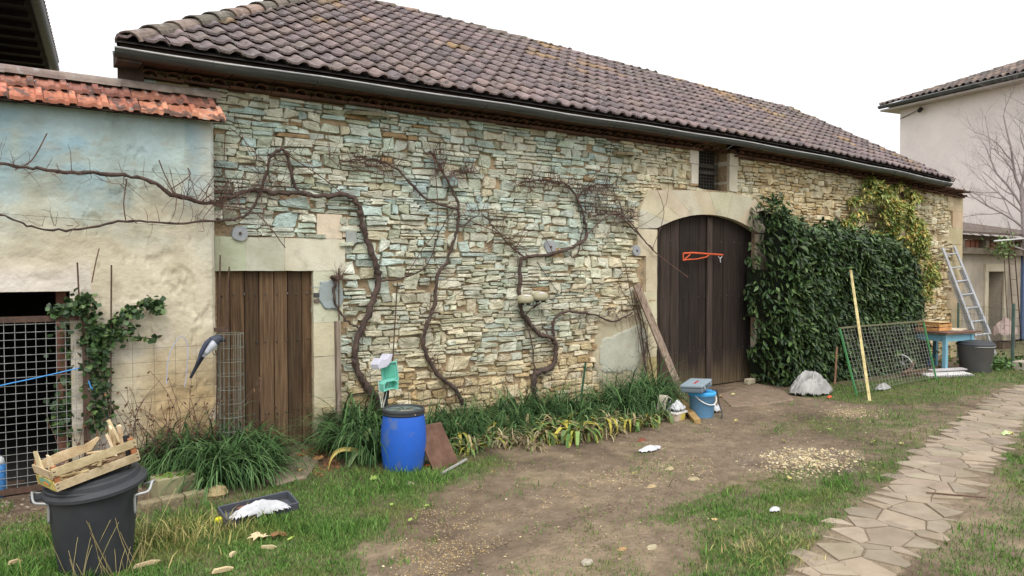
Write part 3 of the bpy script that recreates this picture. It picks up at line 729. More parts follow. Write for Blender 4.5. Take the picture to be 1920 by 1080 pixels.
rut = np.exp(-((YY + 3.3 - .25 * (XX - 3) + .2 * (fbm(XX * .7, YY * .2, 8) - .5)) / .10) ** 2) * sstep(.4, .6, fbm(XX * 1.4, YY * 1.4, 15)); ZZ -= .012 * rut; col = col * (1 - .2 * rut[..., None])
col = np.where(pin[..., None], np.array(lin(134, 119, 99)) * (.85 + .3 * n3), col)
ny, nx = XX.shape
V = np.stack([XX, YY, ZZ], -1).reshape(-1, 3); idx = np.arange(ny * nx).reshape(ny, nx)
F = np.stack([idx[:-1, :-1], idx[:-1, 1:], idx[1:, 1:], idx[1:, :-1]], -1).reshape(-1, 4)
o = arr_obj('ground', V, F, mt['ground'], None, col.reshape(-1, 3), True); tag(o, kind='structure')
mb = MB(); mb.quad((-300, -300, -.045), (300, -300, -.045), (300, 300, -.045), (-300, 300, -.045)); mb.col = lin(120, 116, 84); mb.c = [lin(112, 110, 78)] * 4
o = mb.build('terrain', mt['ground']); tag(o, kind='structure')
# threshold apron by the arched door and slab by the small door
mb = MB(); mb.slab([tuple(p) for p in gp_([(1345, 742), (1420, 722), (1470, 735), (1490, 752), (1430, 762), (1370, 765)])], 0, .026, lin(140, 122, 104), .02)
o = mb.build('threshold', mt['ground']); tag(o, kind='structure')
mb = MB(); mb.slab([tuple(p) for p in gp_([(505, 868), (560, 852), (598, 868), (575, 900), (520, 915), (490, 905)])], 0, .035, lin(142, 128, 108), .02)
o = mb.build('doorstep', mt['flag']); tag(o, kind='structure')

# ---- crazy paving path: polygonal flags cut by half planes
def clip(poly, a, b, c):
    out_ = []
    for i in range(len(poly)):
        p, q = poly[i], poly[(i + 1) % len(poly)]; dp = a * p[0] + b * p[1] - c; dq = a * q[0] + b * q[1] - c
        if dp <= 0: out_.append(p)
        if dp * dq < 0: t = dp / (dp - dq); out_.append((p[0] + (q[0] - p[0]) * t, p[1] + (q[1] - p[1]) * t))
    return out_
rr = random.Random(4); pc = []
def cent(t):
    L = PATH_L; Rr = PATH_R; a = t * (len(L) - 1); i = min(int(a), len(L) - 2); f = a - i; l = (L[i][0] * (1 - f) + L[i + 1][0] * f, L[i][1] * (1 - f) + L[i + 1][1] * f)
    a = t * (len(Rr) - 1); i = min(int(a), len(Rr) - 2); f = a - i; r = (Rr[i][0] * (1 - f) + Rr[i + 1][0] * f, Rr[i][1] * (1 - f) + Rr[i + 1][1] * f); return l, r
xs_ = [p[0] for p in PATHP]; ys_ = [p[1] for p in PATHP]
tries = 0
while len(pc) < 620 and tries < 40000:
    tries += 1; p = (rr.uniform(min(xs_) - .2, max(xs_) + .2), rr.uniform(min(ys_) - .2, max(ys_) + .2))
    if not (inpoly(np.array([p[0]]), np.array([p[1]]), PATHP)[0]): continue
    md = rr.choice((.14, .26, .38, .5))
    if all((p[0] - q[0]) ** 2 + (p[1] - q[1]) ** 2 > md * md for q in pc): pc.append(p)
pw = {q: rr.uniform(0, .05) for q in pc}
mb = MB(); fc = [lin(152, 138, 119), lin(144, 131, 113), lin(158, 143, 124), lin(140, 128, 111), lin(150, 135, 118)]
for p in pc:
    poly = [(p[0] - .5, p[1] - .42), (p[0] + .5, p[1] - .42), (p[0] + .5, p[1] + .42), (p[0] - .5, p[1] + .42)]
    for q in pc:
        dx_, dy_ = q[0] - p[0], q[1] - p[1]; d = math.hypot(dx_, dy_)
        if 0 < d < 1.3:
            wgt = .5; g = .0045
            poly = clip(poly, dx_ / d, dy_ / d, (p[0] * dx_ + p[1] * dy_) / d + (d * d + pw[p] - pw[q]) / (2 * d) - g)
            if len(poly) < 3: break
    if len(poly) < 3: continue
    poly = [(a + rr.uniform(-.008, .008), b + rr.uniform(-.008, .008)) for a, b in poly]
    def pull(a):
        for _ in range(30):
            if inpoly(np.array([a[0]]), np.array([a[1]]), PATHP)[0]: return a
            a = (p[0] + (a[0] - p[0]) * .95, p[1] + (a[1] - p[1]) * .95)
        return a
    poly = [pull(a) for a in poly]
    z = .016 + rr.uniform(-.003, .004); mb.slab(poly, -.02, z + .008, jc(rr.choice(fc), .07, .02), .005)
o = mb.build('path', mt['flag']); tag(o, kind='structure')

# ---- grass: blades in one mesh
def blades(n, fn, hmin, hmax, wd, cols, name, seedx, mat=None, lean=.6, box=None, place=None):
    rg = np.random.default_rng(seedx)
    if place is None:
        D = []; tot = 0
        while tot < n:
            m = n * 3; u = rg.uniform(-60, 2050, m); v = 660 + 640 * rg.uniform(0, 1, m) ** 1.15; vv = v
            d = RT[None] * ((u - 960) / FPX)[:, None] - UP[None] * ((v - 540) / FPX)[:, None] + FW[None]
            s_ = (0 - CAMP[2]) / d[:, 2]; P = CAMP + s_[:, None] * d; x, y = P[:, 0], P[:, 1]
            k = rg.uniform(0, 1, m) < fn(x, y); D.append(P[k]); tot += k.sum()
        P = np.concatenate(D)[:n]
    else: P = place
    n = len(P); x, y = P[:, 0], P[:, 1]; dist = np.hypot(x - CAMP[0], y - CAMP[1])
    az = rg.uniform(0, 2 * np.pi, n); h = rg.uniform(hmin, hmax, n) * (.6 + .8 * fbm(x * 3, y * 3, 91)); ln = rg.uniform(.1, 1, n) * lean * h * 1.3; w_ = wd * rg.uniform(.6, 1.3, n) * (1 + dist * .05)
    z0 = gh(x, y) + .004; fa = rg.uniform(0, np.pi, n); sx = np.cos(fa) * w_; sy = np.sin(fa) * w_; dx_ = np.cos(az) * ln; dy_ = np.sin(az) * ln
    v0 = np.stack([x - sx, y - sy, z0], -1); v1 = np.stack([x + sx, y + sy, z0], -1)
    v2 = np.stack([x + dx_ * .45 + sx * .7, y + dy_ * .45 + sy * .7, z0 + h * .65], -1); v3 = np.stack([x + dx_ * .45 - sx * .7, y + dy_ * .45 - sy * .7, z0 + h * .65], -1)
    v4 = np.stack([x + dx_, y + dy_, z0 + h * .92], -1); v5 = v4 + np.stack([sx * .15, sy * .15, 0 * sx], -1)
    V = np.stack([v0, v1, v2, v3, v5, v4], 1).reshape(-1, 3); b = (np.arange(n) * 6)[:, None]
    F = np.concatenate([b + np.array([[0, 1, 2, 3]]), b + np.array([[3, 2, 4, 5]])], 0)
    ca = np.array(cols)[rg.integers(0, len(cols), n)] * rg.uniform(.7, 1.3, n)[:, None]
    dry = (sstep(.55, .7, fbm(x * 2.1, y * 2.1, 96)) * .35)[:, None]; ca = ca * (1 - dry) + np.array(lin(150, 140, 84)) * dry
    return arr_obj(name, V, F, mat or mt['leafdull'], None, np.repeat(ca, 6, 0))
gc = [lin(86, 124, 52), lin(100, 138, 62), lin(72, 110, 48), lin(112, 144, 74), lin(126, 142, 84)]
fd = lambda x, y: gmask(x, y) ** 1.2
o = blades(175000, fd, .014, .040, .0021, gc, 'grass', 5); tag(o, 'short green grass growing in patches over the muddy yard', 'grass', kind='stuff')
def longm(x, y): return gmask(x, y) * sstep(.56, .72, fbm(x * 2.6, y * 2.6, 120)) * .6
o = blades(6000, longm, .055, .10, .0026, gc[:4], 'long_grass', 6, lean=.8); tag(o, 'taller tufts of green grass standing out of the short grass', 'grass', kind='stuff')

# ---- gravel, wood chips
def scatter(n, poly, r0, r1, cols, name, seedx, dens=None):
    rg = np.random.default_rng(seedx); xs = [p[0] for p in poly]; ys = [p[1] for p in poly]; P = []
    while len(P) < n:
        x = rg.uniform(min(xs), max(xs), n * 3); y = rg.uniform(min(ys), max(ys), n * 3); k = inpoly(x, y, poly) & (rg.uniform(0, 1, n * 3) < (dens(x, y) if dens else 1)); P += list(zip(x[k], y[k]))
    P = np.array(P[:n]); r = rg.uniform(r0, r1, n) * rg.uniform(.5, 1, n); V = []
    base = np.array([[1, 0, 0], [.3, .9, .1], [-.8, .6, 0], [-.9, -.5, .05], [.2, -1, 0], [.45, .3, .75], [-.4, .1, .8], [0, -.45, .7]])
    Fb = np.array([[0, 1, 5], [1, 2, 6], [1, 6, 5], [2, 3, 6], [3, 7, 6], [3, 4, 7], [4, 0, 5], [4, 5, 7], [5, 6, 7]])
    B = base[None] * rg.uniform(.6, 1.3, (n, 8, 3)); a = rg.uniform(0, 6.28, n); c_, s_ = np.cos(a)[:, None], np.sin(a)[:, None]
    x = (B[..., 0] * c_ - B[..., 1] * s_ * .7) * r[:, None] + P[:, 0:1]; y = (B[..., 0] * s_ + B[..., 1] * c_ * .7) * r[:, None] + P[:, 1:2]; z = B[..., 2] * r[:, None] * .6 + gh(P[:, 0], P[:, 1])[:, None] + .010
    V = np.stack([x, y, z], -1).reshape(-1, 3); F = ((np.arange(n) * 8)[:, None, None] + Fb[None]).reshape(-1, 3)
    ca = np.array(cols)[rg.integers(0, len(cols), n)] * rg.uniform(.7, 1.2, n)[:, None]
    return arr_obj(name, V, F, mt['flag'], None, np.repeat(ca, 8, 0))
sc_ = [lin(196, 178, 138), lin(176, 156, 118), lin(208, 196, 160), lin(150, 134, 108)]
gpoly = gp_([(1370, 862), (1480, 836), (1590, 844), (1660, 872), (1610, 896), (1500, 900), (1400, 886)]); gcx, gcy = G(1520, 865)[:2]
o = scatter(1100, gpoly, .006, .024, sc_, 'gravel', 21, dens=lambda x, y: sstep(.25, .62, fbm(x * 3, y * 3, 145)) * np.exp(-((x - gcx) / .48) ** 2 - ((y - gcy) / .30) ** 2)); tag(o, 'patch of cream gravel pressed into the mud', 'gravel', kind='stuff')
gp2 = gp_([(1370, 850), (1500, 838), (1620, 850), (1630, 885), (1540, 892), (1380, 880)])
o = scatter(900, gp2, .003, .010, [lin(150, 146, 140), lin(120, 118, 114), lin(170, 164, 150)], 'gravel', 22); tag(o, 'fine grey grit around the cream gravel patch', 'gravel', kind='stuff')
cp = gp_([(770, 960), (850, 905), (1010, 895), (1090, 930), (1040, 985), (970, 1010), (900, 1045), (830, 1090), (730, 1090), (740, 1010)])
yc_ = [lin(186, 166, 120), lin(172, 146, 96), lin(198, 182, 142), lin(158, 128, 84)]
o = scatter(2000, cp, .003, .0085, yc_, 'sawdust', 23, dens=lambda x, y: sstep(.40, .80, fbm(x * 2.4, y * 2.4, 140)) ** 1.5); tag(o, 'scatter of yellow sawdust and grain on the mud', 'sawdust', kind='stuff')
cp2 = gp_([(1000, 940), (1150, 880), (1260, 848), (1330, 855), (1350, 900), (1250, 905), (1100, 930), (1010, 960)])
o = scatter(900, cp2, .003, .010, yc_ + sc_, 'wood_chips', 24, dens=lambda x, y: sstep(.42, .62, fbm(x * 2.5, y * 2.5, 141))); tag(o, 'thin scatter of pale wood chips and stone crumbs', 'wood chips', kind='stuff')
yard = gp_([(700, 1060), (960, 850), (1250, 800), (1450, 760), (1800, 760), (1640, 850), (1400, 980), (1180, 1080), (1000, 1200), (600, 1200)])
o = scatter(5200, yard, .004, .016, [lin(120, 102, 86), lin(104, 88, 74), lin(138, 122, 104)], 'soil_clods', 28, dens=lambda x, y: sstep(.35, .65, fbm(x * 2.2, y * 2.2, 150))); tag(o, 'small brown clods of mud over the yard', 'soil', kind='stuff')
o = scatter(1200, yard, .003, .013, sc_ + [lin(110, 90, 74)], 'small_stones', 25); tag(o, 'small stones scattered over the muddy yard', 'stones', kind='stuff')
o = scatter(1400, gp_([(-200, 960), (0, 945), (160, 905), (260, 880), (270, 960), (60, 1000), (-200, 1020)]) , .006, .022, [lin(104, 84, 70), lin(128, 108, 90), lin(78, 60, 50), lin(150, 136, 120)], 'bark_litter', 26); tag(o, 'brown bark and twig litter at the foot of the mesh panel', 'litter', kind='stuff')
o = scatter(420, gp_([(555, 850), (600, 838), (625, 850), (640, 880), (600, 895), (560, 880)]), .01, .03, [lin(128, 84, 56), lin(150, 104, 72), lin(96, 64, 46)], 'leaf_litter', 27); tag(o, 'crumbled brown leaf litter beside the small door', 'litter', kind='stuff')

# ============================================================= LEAN-TO on the left (painted plaster wall with tile coping)
SY = -.30
shed = empty('lean_to_shed', (0, SY, 0), 'low shed with blue and cream plaster wall and orange tile edge', 'shed')
SX1 = float(W(404, 500, SY)[0]); SX0 = -3.6; OX1 = float(W(132, 600, SY)[0]); OZ = float(W(60, 547, SY)[2])
ZE1 = float(W(404, 222, SY)[2])
print('shed', SX1, OX1, OZ, ZE1)
E1 = W(424, 230, SY - .14); E0 = W(0, 186, SY - .14); C1 = W(409, 173, SY + .16); C0 = W(0, 121, SY + .16)
gx_ = np.unique(np.concatenate([np.linspace(SX0, OX1, 60), np.linspace(OX1, SX1, 110)])); gz_ = np.unique(np.concatenate([np.linspace(-.12, OZ, 75), np.linspace(OZ, ZE1 + .05, 65)]))
XX, ZZ = np.meshgrid(gx_, gz_)
ZZ = np.minimum(ZZ, np.interp(XX, [E0[0], E1[0]], [E0[2], E1[2]]) + .015)
YY = SY - .012 * (fbm(XX * 2.2, ZZ * 2.2, 81) - .5) - .008 * (fbm(XX * 9, ZZ * 9, 82) - .5) + .03 * sstep(SX1 - .03, SX1, XX)
YY = YY + .012 * (fbm(XX * 6, ZZ * 6, 85) > .66) * (fbm(XX * 1.5, ZZ * 1.5, 86) > .45)
cream = np.array(lin(210, 200, 176)); blue = np.array(lin(166, 186, 188)); blue2 = np.array(lin(140, 176, 194)); ochre = np.array(lin(186, 154, 102)); white = np.array(lin(222, 214, 206)); grn = np.array(lin(182, 192, 178))
hgt = sstep(1.75, 2.9, ZZ)[..., None]; nn1 = fbm(XX * 1.5, ZZ * 1.8, 83)[..., None]; nn2 = fbm(XX * 3.4, ZZ * 3.4, 84)[..., None]
k = np.clip(hgt * 1.2 + (nn1 - .5) * 1.5 * (hgt > .02), 0, 1); col = cream * (1 - k) + grn * k
k = np.clip(sstep(2.45, 3.0, ZZ)[..., None] * .6 + sstep(.40, .66, nn1) * hgt * .55 + hgt * .15, 0, 1); col = col * (1 - k) + blue * k
k = sstep(.56, .70, nn2) * hgt * .6; col = col * (1 - k) + blue2 * k
k = sstep(.60, .64, fbm(XX * 7, ZZ * 11, 181))[..., None] * .30; col = col * (1 - k) + np.array(lin(168, 156, 132)) * k
k = sstep(.55, .75, fbm(XX * 9, ZZ * 1.2, 182))[..., None] * .22 * sstep(2.0, 3.0, ZZ)[..., None]; col = col * (1 - k) + np.array(lin(120, 120, 108)) * k
k = sstep(1.25, .5, ZZ + .5 * (nn1[..., 0] - .5))[..., None] * sstep(OX1 + .3, OX1 + .7, XX)[..., None] * .7; col = col * (1 - k) + ochre * k
k = sstep(.56, .64, nn2) * sstep(1.5, .9, ZZ)[..., None] * .5; col = col * (1 - k) + white * .9 * k
k = (np.exp(-((ZZ - OZ - .06) / .14) ** 2) * (XX < OX1 + .15))[..., None] * np.clip(.4 + nn2, 0, 1); col = col * (1 - k) + white * k
k = (sstep(SX1 - .25, SX1, XX) * sstep(1.3, 2.0, ZZ))[..., None] * .5; col = col * (1 - k) + np.array(lin(206, 204, 192)) * k
V = np.stack([XX, YY, ZZ], -1).reshape(-1, 3); ny, nx = XX.shape; idx = np.arange(ny * nx).reshape(ny, nx)
F = []
for j in range(ny - 1):
    for i in range(nx - 1):
        if (gx_[i] + gx_[i + 1]) / 2 < OX1 and (gz_[j] + gz_[j + 1]) / 2 < OZ: continue
        F.append((idx[j, i], idx[j, i + 1], idx[j + 1, i + 1], idx[j + 1, i]))
sw = arr_obj('wall', V, np.array(F), mt['plaster'], shed, col.reshape(-1, 3), True)
mb = MB(); mb.col = lin(196, 190, 170)
mb.box((SX1 - .15 + .0, (SY + .0) / 2 + .02, 1.45), (.28, -SY - .05, 3.1)); 
mb.box(((SX0 + OX1) / 2, SY + .155, OZ + .15), (OX1 - SX0, .25, .29)); mb.box((OX1 + .16, SY + .155, .9), (.30, .25, 1.95))
mb.build('wall_core', mt['plaster'], shed)
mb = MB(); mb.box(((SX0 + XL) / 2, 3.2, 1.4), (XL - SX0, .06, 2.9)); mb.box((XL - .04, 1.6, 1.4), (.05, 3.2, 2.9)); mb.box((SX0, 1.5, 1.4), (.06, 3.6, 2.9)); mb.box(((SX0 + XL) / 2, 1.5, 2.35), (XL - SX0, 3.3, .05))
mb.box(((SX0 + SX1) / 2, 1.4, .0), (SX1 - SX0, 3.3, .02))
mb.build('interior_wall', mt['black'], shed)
# inner timber post seen through the opening
mb = MB(); mb.box((OX1 - .05, SY + .2, .9), (.07, .07, 1.9), col=lin(140, 100, 84)); mb.build('door_post', mt['wood'], shed)
# tile edge: two courses of orange interlocking tiles, grey ridge caps
print('eave', E1, E0, C1, C0)
ezz = lambda x: float(E0[2] + (E1[2] - E0[2]) * (x - E0[0]) / (E1[0] - E0[0])); czz = lambda x: float(C0[2] + (C1[2] - C0[2]) * (x - C0[0]) / (C1[0] - C0[0]))
ya, yb = SY - .14, SY + .12
mb = MB(); tw = .225; x = E1[0]; oc = [lin(214, 146, 116), lin(206, 138, 110), lin(222, 156, 126), lin(196, 136, 112)]
def ftile(mb, x1, x0, ya, yb, z0, z1, col):      # flat pan with a raised rib on its right and a rolled lip
    pr = [(0, .0), (.10, .004), (.16, -.004), (.38, -.004), (.45, .010), (.56, .010), (.63, -.004), (.74, -.002), (.78, .024), (.95, .026), (1, .0)]
    V = []; C = []
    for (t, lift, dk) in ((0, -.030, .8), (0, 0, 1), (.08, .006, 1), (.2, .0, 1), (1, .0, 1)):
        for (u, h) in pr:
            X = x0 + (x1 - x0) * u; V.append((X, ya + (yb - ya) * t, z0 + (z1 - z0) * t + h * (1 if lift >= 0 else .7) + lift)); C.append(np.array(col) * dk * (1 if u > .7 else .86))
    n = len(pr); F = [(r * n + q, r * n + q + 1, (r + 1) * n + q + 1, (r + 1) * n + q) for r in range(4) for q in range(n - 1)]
    mb.add(V, F, C)
while x > SX0 - .1:
    z0, z1 = ezz(x) + .02, czz(x) - .10; zm = z0 + (z1 - z0) * .5 + random.uniform(-.004, .004)
    ym = ya + (yb - ya) * .5
    ftile(mb, x, x - tw + .003, ya + random.uniform(-.006, .006), ym + .04, z0 + .02, zm + .03, jc(random.choice(oc), .1, .05))
    ftile(mb, x - .05, x - tw - .047, ym + random.uniform(-.006, .006), yb, zm + .045, z1 + .02, jc(lin(160, 112, 94), .15, .05))
    x -= tw
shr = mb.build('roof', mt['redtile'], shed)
def halfround(mb, a, b, r, col, n=8, th=.015):
    a = Vector(a); b = Vector(b); d = (b - a).normalized(); side = d.cross(Vector((0, 0, 1))).normalized(); V = []; C = []
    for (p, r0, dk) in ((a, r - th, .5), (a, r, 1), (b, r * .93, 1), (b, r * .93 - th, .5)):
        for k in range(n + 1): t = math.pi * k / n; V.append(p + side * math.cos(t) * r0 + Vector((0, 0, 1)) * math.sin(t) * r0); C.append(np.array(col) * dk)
    mb.add(V, [(q * (n + 1) + k, q * (n + 1) + k + 1, (q + 1) * (n + 1) + k + 1, (q + 1) * (n + 1) + k) for q in range(3) for k in range(n)], C)
mb = MB(); x = C1[0]
while x > SX0 - .2:
    z = czz(x) - .075; halfround(mb, (x, SY + .16, z), (x - .44, SY + .16, z + .006), .082, jc(lin(150, 134, 124), .12)); x -= .40
mb.build('ridge_tiles', mt['rooftile'], shr)
mb = MB(); mb.col = lin(120, 104, 92); mb.quad((SX0, SY + .18, czz(SX0) - .09), (XL + .1, SY + .18, czz(XL) - .09), (XL + .1, 3.3, 2.3), (SX0, 3.3, 2.3)); mb.quad((SX0, ya + .03, ezz(SX0) + .0), (C1[0], ya + .03, ezz(C1[0]) + .0), (C1[0], SY + .16, czz(C1[0]) - .11), (SX0, SY + .16, czz(SX0) - .11))
mb.build('roof_deck', mt['redtile'], shr)
# horizontal iron/wire lines on the plaster
mb = MB()
for (a, b) in (((215, 318), (404, 331)), ((0, 400), (330, 424))): mb.tube([W(*a, SY - .02), W(*b, SY - .02)], .0015, 3)
mb.build('wall_wire', mt['oldwire'], shed)

# ============================================================= BUILDING behind at far left (dark eaves)
nb = empty('neighbour_building', (-1, 2, 0), 'dark overhanging eaves of a neighbouring roof at the top left edge', 'building')
ZN = 5.2; a = G(92, 130, ZN); b = G(50, -12, ZN)
d_ = (np.array(b) - np.array(a)); d_ /= np.linalg.norm(d_); a2 = a - d_ * .15; b2 = a + d_ * 7; nrm = np.array([-d_[1], d_[0], 0]); nrm = nrm if nrm[0] < 0 else -nrm
mb = MB(); q = [a2, b2, b2 + nrm * .9, a2 + nrm * .9]; mb.slab([tuple(p[:2]) for p in q], ZN, ZN + .05, (.03, .024, .02)); mb.build('soffit', mt['darkwood'], nb)
mb = MB()
for k in range(14): p = a2 + (b2 - a2) * (k + .5) / 14; mb.beam(p + nrm * .05 + np.array([0, 0, -.03]), p + nrm * .9 + np.array([0, 0, -.03]), .07, .09)
mb.build('rafter', mt['darkwood'], nb)
mb = MB(); q = [a2 - nrm * .08, b2 - nrm * .08, b2 + nrm * 5, a2 + nrm * 5]; up_ = lambda p, h: (p[0], p[1], ZN + h)
mb.quad(up_(q[0], .10), up_(q[1], .10), up_(q[2], 2.6), up_(q[3], 2.6), (.16, .13, .12))
for k in range(44):
    p = q[0] + (q[1] - q[0]) * (k + .5) / 44; e = q[3] + (q[2] - q[3]) * (k + .5) / 44; mb.tube([up_(p - nrm * .04, .12), up_(p * .4 + e * .6, .12 + 2.5 * .6)], .075, 8, col=jc(lin(110, 96, 92), .2))
mb.build('roof', mt['rooftile'], nb)
gutter([tuple(a2 - nrm * .07 + np.array([0, 0, .05])), tuple((a2 + b2) / 2 - nrm * .07 + np.array([0, 0, .05])), tuple(b2 - nrm * .07 + np.array([0, 0, .05]))], .08, 'gutter', nb)
mb = MB(); q = [a2 + nrm * .9 + d_ * .2, b2 + nrm * .9, b2 + nrm * 5, a2 + nrm * 5 + d_ * .2]; mb.slab([tuple(p[:2]) for p in q], -.05, ZN + .02); mb.build('wall', mt['outbuild'], nb)

# ============================================================= HOUSE on the right
hs_ = empty('rendered_house', (20, 8, 0), 'tall pale pinkish rendered house with canal tile roof behind the barn, at right', 'house')
DH = 26.0; P1 = DP(1688, 207, DH); ZH = float(P1[2])
# the face recedes to its vanishing point at u=358
fd_ = ray(345, 505); fd_[2] = 0; fd_ /= np.linalg.norm(fd_); Fn = -fd_        # towards the camera along the face
n_ = np.array([-Fn[1], Fn[0], 0]); n_ = n_ if n_ @ (np.array([0, -7.2, 0]) - P1) < 0 else -n_   # away from the camera
c0 = P1 * np.array([1, 1, 0]); c1 = c0 + Fn * 12
mb = MB(); mb.slab([tuple(p[:2]) for p in (c0, c1, c1 + n_ * 9, c0 + n_ * 9)], -.05, ZH + .15); hw_ = mb.build('wall', mt['house'], hs_)
ov = .45; e0 = c0 - Fn * ov - n_ * ov; e1 = c1 + Fn * ov - n_ * ov; ZR = ZH + .12
mb = MB(); mb.slab([tuple(p[:2]) for p in (e0, e1, c1 + n_ * 9, c0 - Fn * ov + n_ * 9)], ZH + .0, ZH + .06, lin(176, 166, 158)); mb.build('soffit', mt['colored'], hs_)
gutter([tuple(e0 - n_ * .05 + np.array([0, 0, ZR + .05])), tuple((e0 + e1) / 2 - n_ * .05 + np.array([0, 0, ZR + .05])), tuple(e1 - n_ * .05 + np.array([0, 0, ZR + .05]))], .09, 'gutter', hs_)
mb = MB(); sl_ = math.tan(R(20)); Lf = np.linalg.norm(e1 - e0); k = 0; cr = [lin(120, 106, 98), lin(104, 92, 88), lin(140, 118, 104), lin(96, 88, 84)]
while k * .23 < Lf:
    p = e0 + Fn * (k * .23 + .1) - n_ * .05; ln = min(k * .23 + .25, 5.0); nn_ = max(1, int(ln / .38))
    for j in range(nn_):
        a_ = p + n_ * (j * .38); b_ = p + n_ * min((j + 1) * .38 + .05, ln + .3); halfround(mb, (a_[0], a_[1], ZR + .09 + j * .38 * sl_ + .012), (b_[0], b_[1], ZR + .09 + ((j + 1) * .38 + .05) * sl_), .085 + random.uniform(-.004, .006), jc(random.choice(cr), .18))
    k += 1
rr_ = mb.build('roof', mt['rooftile'], hs_)
mb = MB(); z_ = lambda p, h: (p[0], p[1], ZR + .06 + h); mb.quad(z_(e0, 0), z_(e1, 0), z_(e1 + n_ * 5, 5 * sl_), z_(e0 + n_ * 5 + Fn * 5, 5 * sl_), (.05, .045, .042)); mb.quad(z_(e0, 0), z_(e0 + n_ * 5 + Fn * 5, 5 * sl_), z_(e0 + n_ * 9.5, 0), z_(e0 + n_ * 9.4, 0), (.12, .1, .09))
mb.build('roof_deck', mt['rooftile'], rr_)
mb = MB(); caps(mb, [z_(e0, .02), z_(e0 + n_ * 5 + Fn * 5, 5 * sl_ + .02)], .36, .11, [lin(130, 116, 104)], .03); mb.build('hip_tiles', mt['rooftile'], rr_)
mb = MB(); q = c0 + Fn * .9 - n_ * .12; mb.tube([(q[0], q[1], ZH - .12), (q[0] - n_[0] * .1, q[1] - n_[1] * .1, ZH - .22)], .07, 10); mb.tube([(c0[0], c0[1], ZH - .3), (q[0], q[1], ZH - .12)], .012, 5); mb.build('wall_lamp', mt['darkwood'], hs_)

# ============================================================= OUTBUILDING at the right, behind the barn end
ob = empty('outbuilding', (19, 1.5, 0), 'low weathered outbuilding with a narrow doorway between the barn end and the house', 'outbuilding')
OY = .6; oz = float(W(1860, 476, OY)[2]); ox0, ox1 = float(W(1780, 500, OY)[0]), float(W(1990, 500, OY)[0]); dx0, dx1 = float(W(1850, 560, OY)[0]), float(W(1879, 560, OY)[0]); dz = float(W(1865, 509, OY)[2])
mb = MB()
mb.box(((ox0 + dx0) / 2, OY + .2, oz / 2), (dx0 - ox0, .4, oz)); mb.box(((ox1 + dx1) / 2, OY + .2, oz / 2), (ox1 - dx1, .4, oz)); mb.box(((dx0 + dx1) / 2, OY + .2, (oz + dz) / 2), (dx1 - dx0, .4, oz - dz))
mb.box(((ox0 + ox1) / 2, OY + 3.2, oz / 2), (ox1 - ox0, .1, oz)); mb.box((ox1, OY + 1.6, oz / 2), (.1, 3.1, oz)); mb.build('wall', mt['outbuild'], ob)
mb = MB(); mb.col = lin(190, 180, 160); f = .18
mb.box((dx0 - f / 2, OY - .015, dz / 2), (f, .05, dz)); mb.box((dx1 + f / 2, OY - .015, dz / 2), (f, .05, dz)); mb.box(((dx0 + dx1) / 2, OY - .02, dz + f / 2), (dx1 - dx0 + 2 * f, .06, f)); mb.build('door_frame', mt['ashlar'], ob)
mb = MB(); mb.box(((dx0 + dx1) / 2 + .12, OY + .3, dz / 2), (dx1 - dx0 - .2, .05, dz), col=lin(140, 128, 104)); mb.box((dx0 + .12, OY + .9, dz / 2), (.5, .05, dz), col=(.01, .01, .01)); mb.build('door', mt['wood'], ob)
mb = MB(); mb.beam((ox0 - .2, OY - .08, oz + .06), (ox1, OY - .08, oz + .02), .14, .14, lin(120, 110, 98), up=(0, 1, 0)); 
for x in (ox0 + .3, ox0 + 1.5, ox0 + 3.4): mb.box((x, OY - .08, oz + .22), (.16, .14, .2), col=lin(130, 120, 106))
mb.beam((ox0 - .2, OY - .1, oz + .36), (ox1, OY - .1, oz + .34), .1, .1, lin(96, 76, 60), up=(0, 1, 0)); mb.build('eaves_beam', mt['wood'], ob)
mb = MB()
for k in range(26): x = ox0 - .3 + (ox1 - ox0 + .4) * k / 26; mb.box((x + .12, OY + .05, oz + .22), (.2, .1, .18), col=jc(lin(150, 100, 76), .2), jit=.01)
mb.build('brick_infill', mt['colored'], ob)
mb = MB(); mb.add([(ox0 - .35, OY - .35, oz + .42), (ox1 + .2, OY - .35, oz + .42), (ox1 + .2, OY + 3.6, oz + 1.2), (ox0 - .35, OY + 3.6, oz + 1.2), (ox0 - .35, OY - .35, oz + .47), (ox1 + .2, OY - .35, oz + .47), (ox1 + .2, OY + 3.6, oz + 1.25), (ox0 - .35, OY + 3.6, oz + 1.25)], [(3, 2, 1, 0), (4, 5, 6, 7), (0, 1, 5, 4), (1, 2, 6, 5), (2, 3, 7, 6), (3, 0, 4, 7)], lin(110, 96, 86)); mb.build('roof', mt['rooftile'], ob)
mb = MB(); x = float(W(1914, 500, OY)[0]); mb.box((x + .35, OY - .03, 1.15), (.7, .05, 2.3), col=lin(84, 104, 140)); mb.build('shutter', mt['colored'], ob)
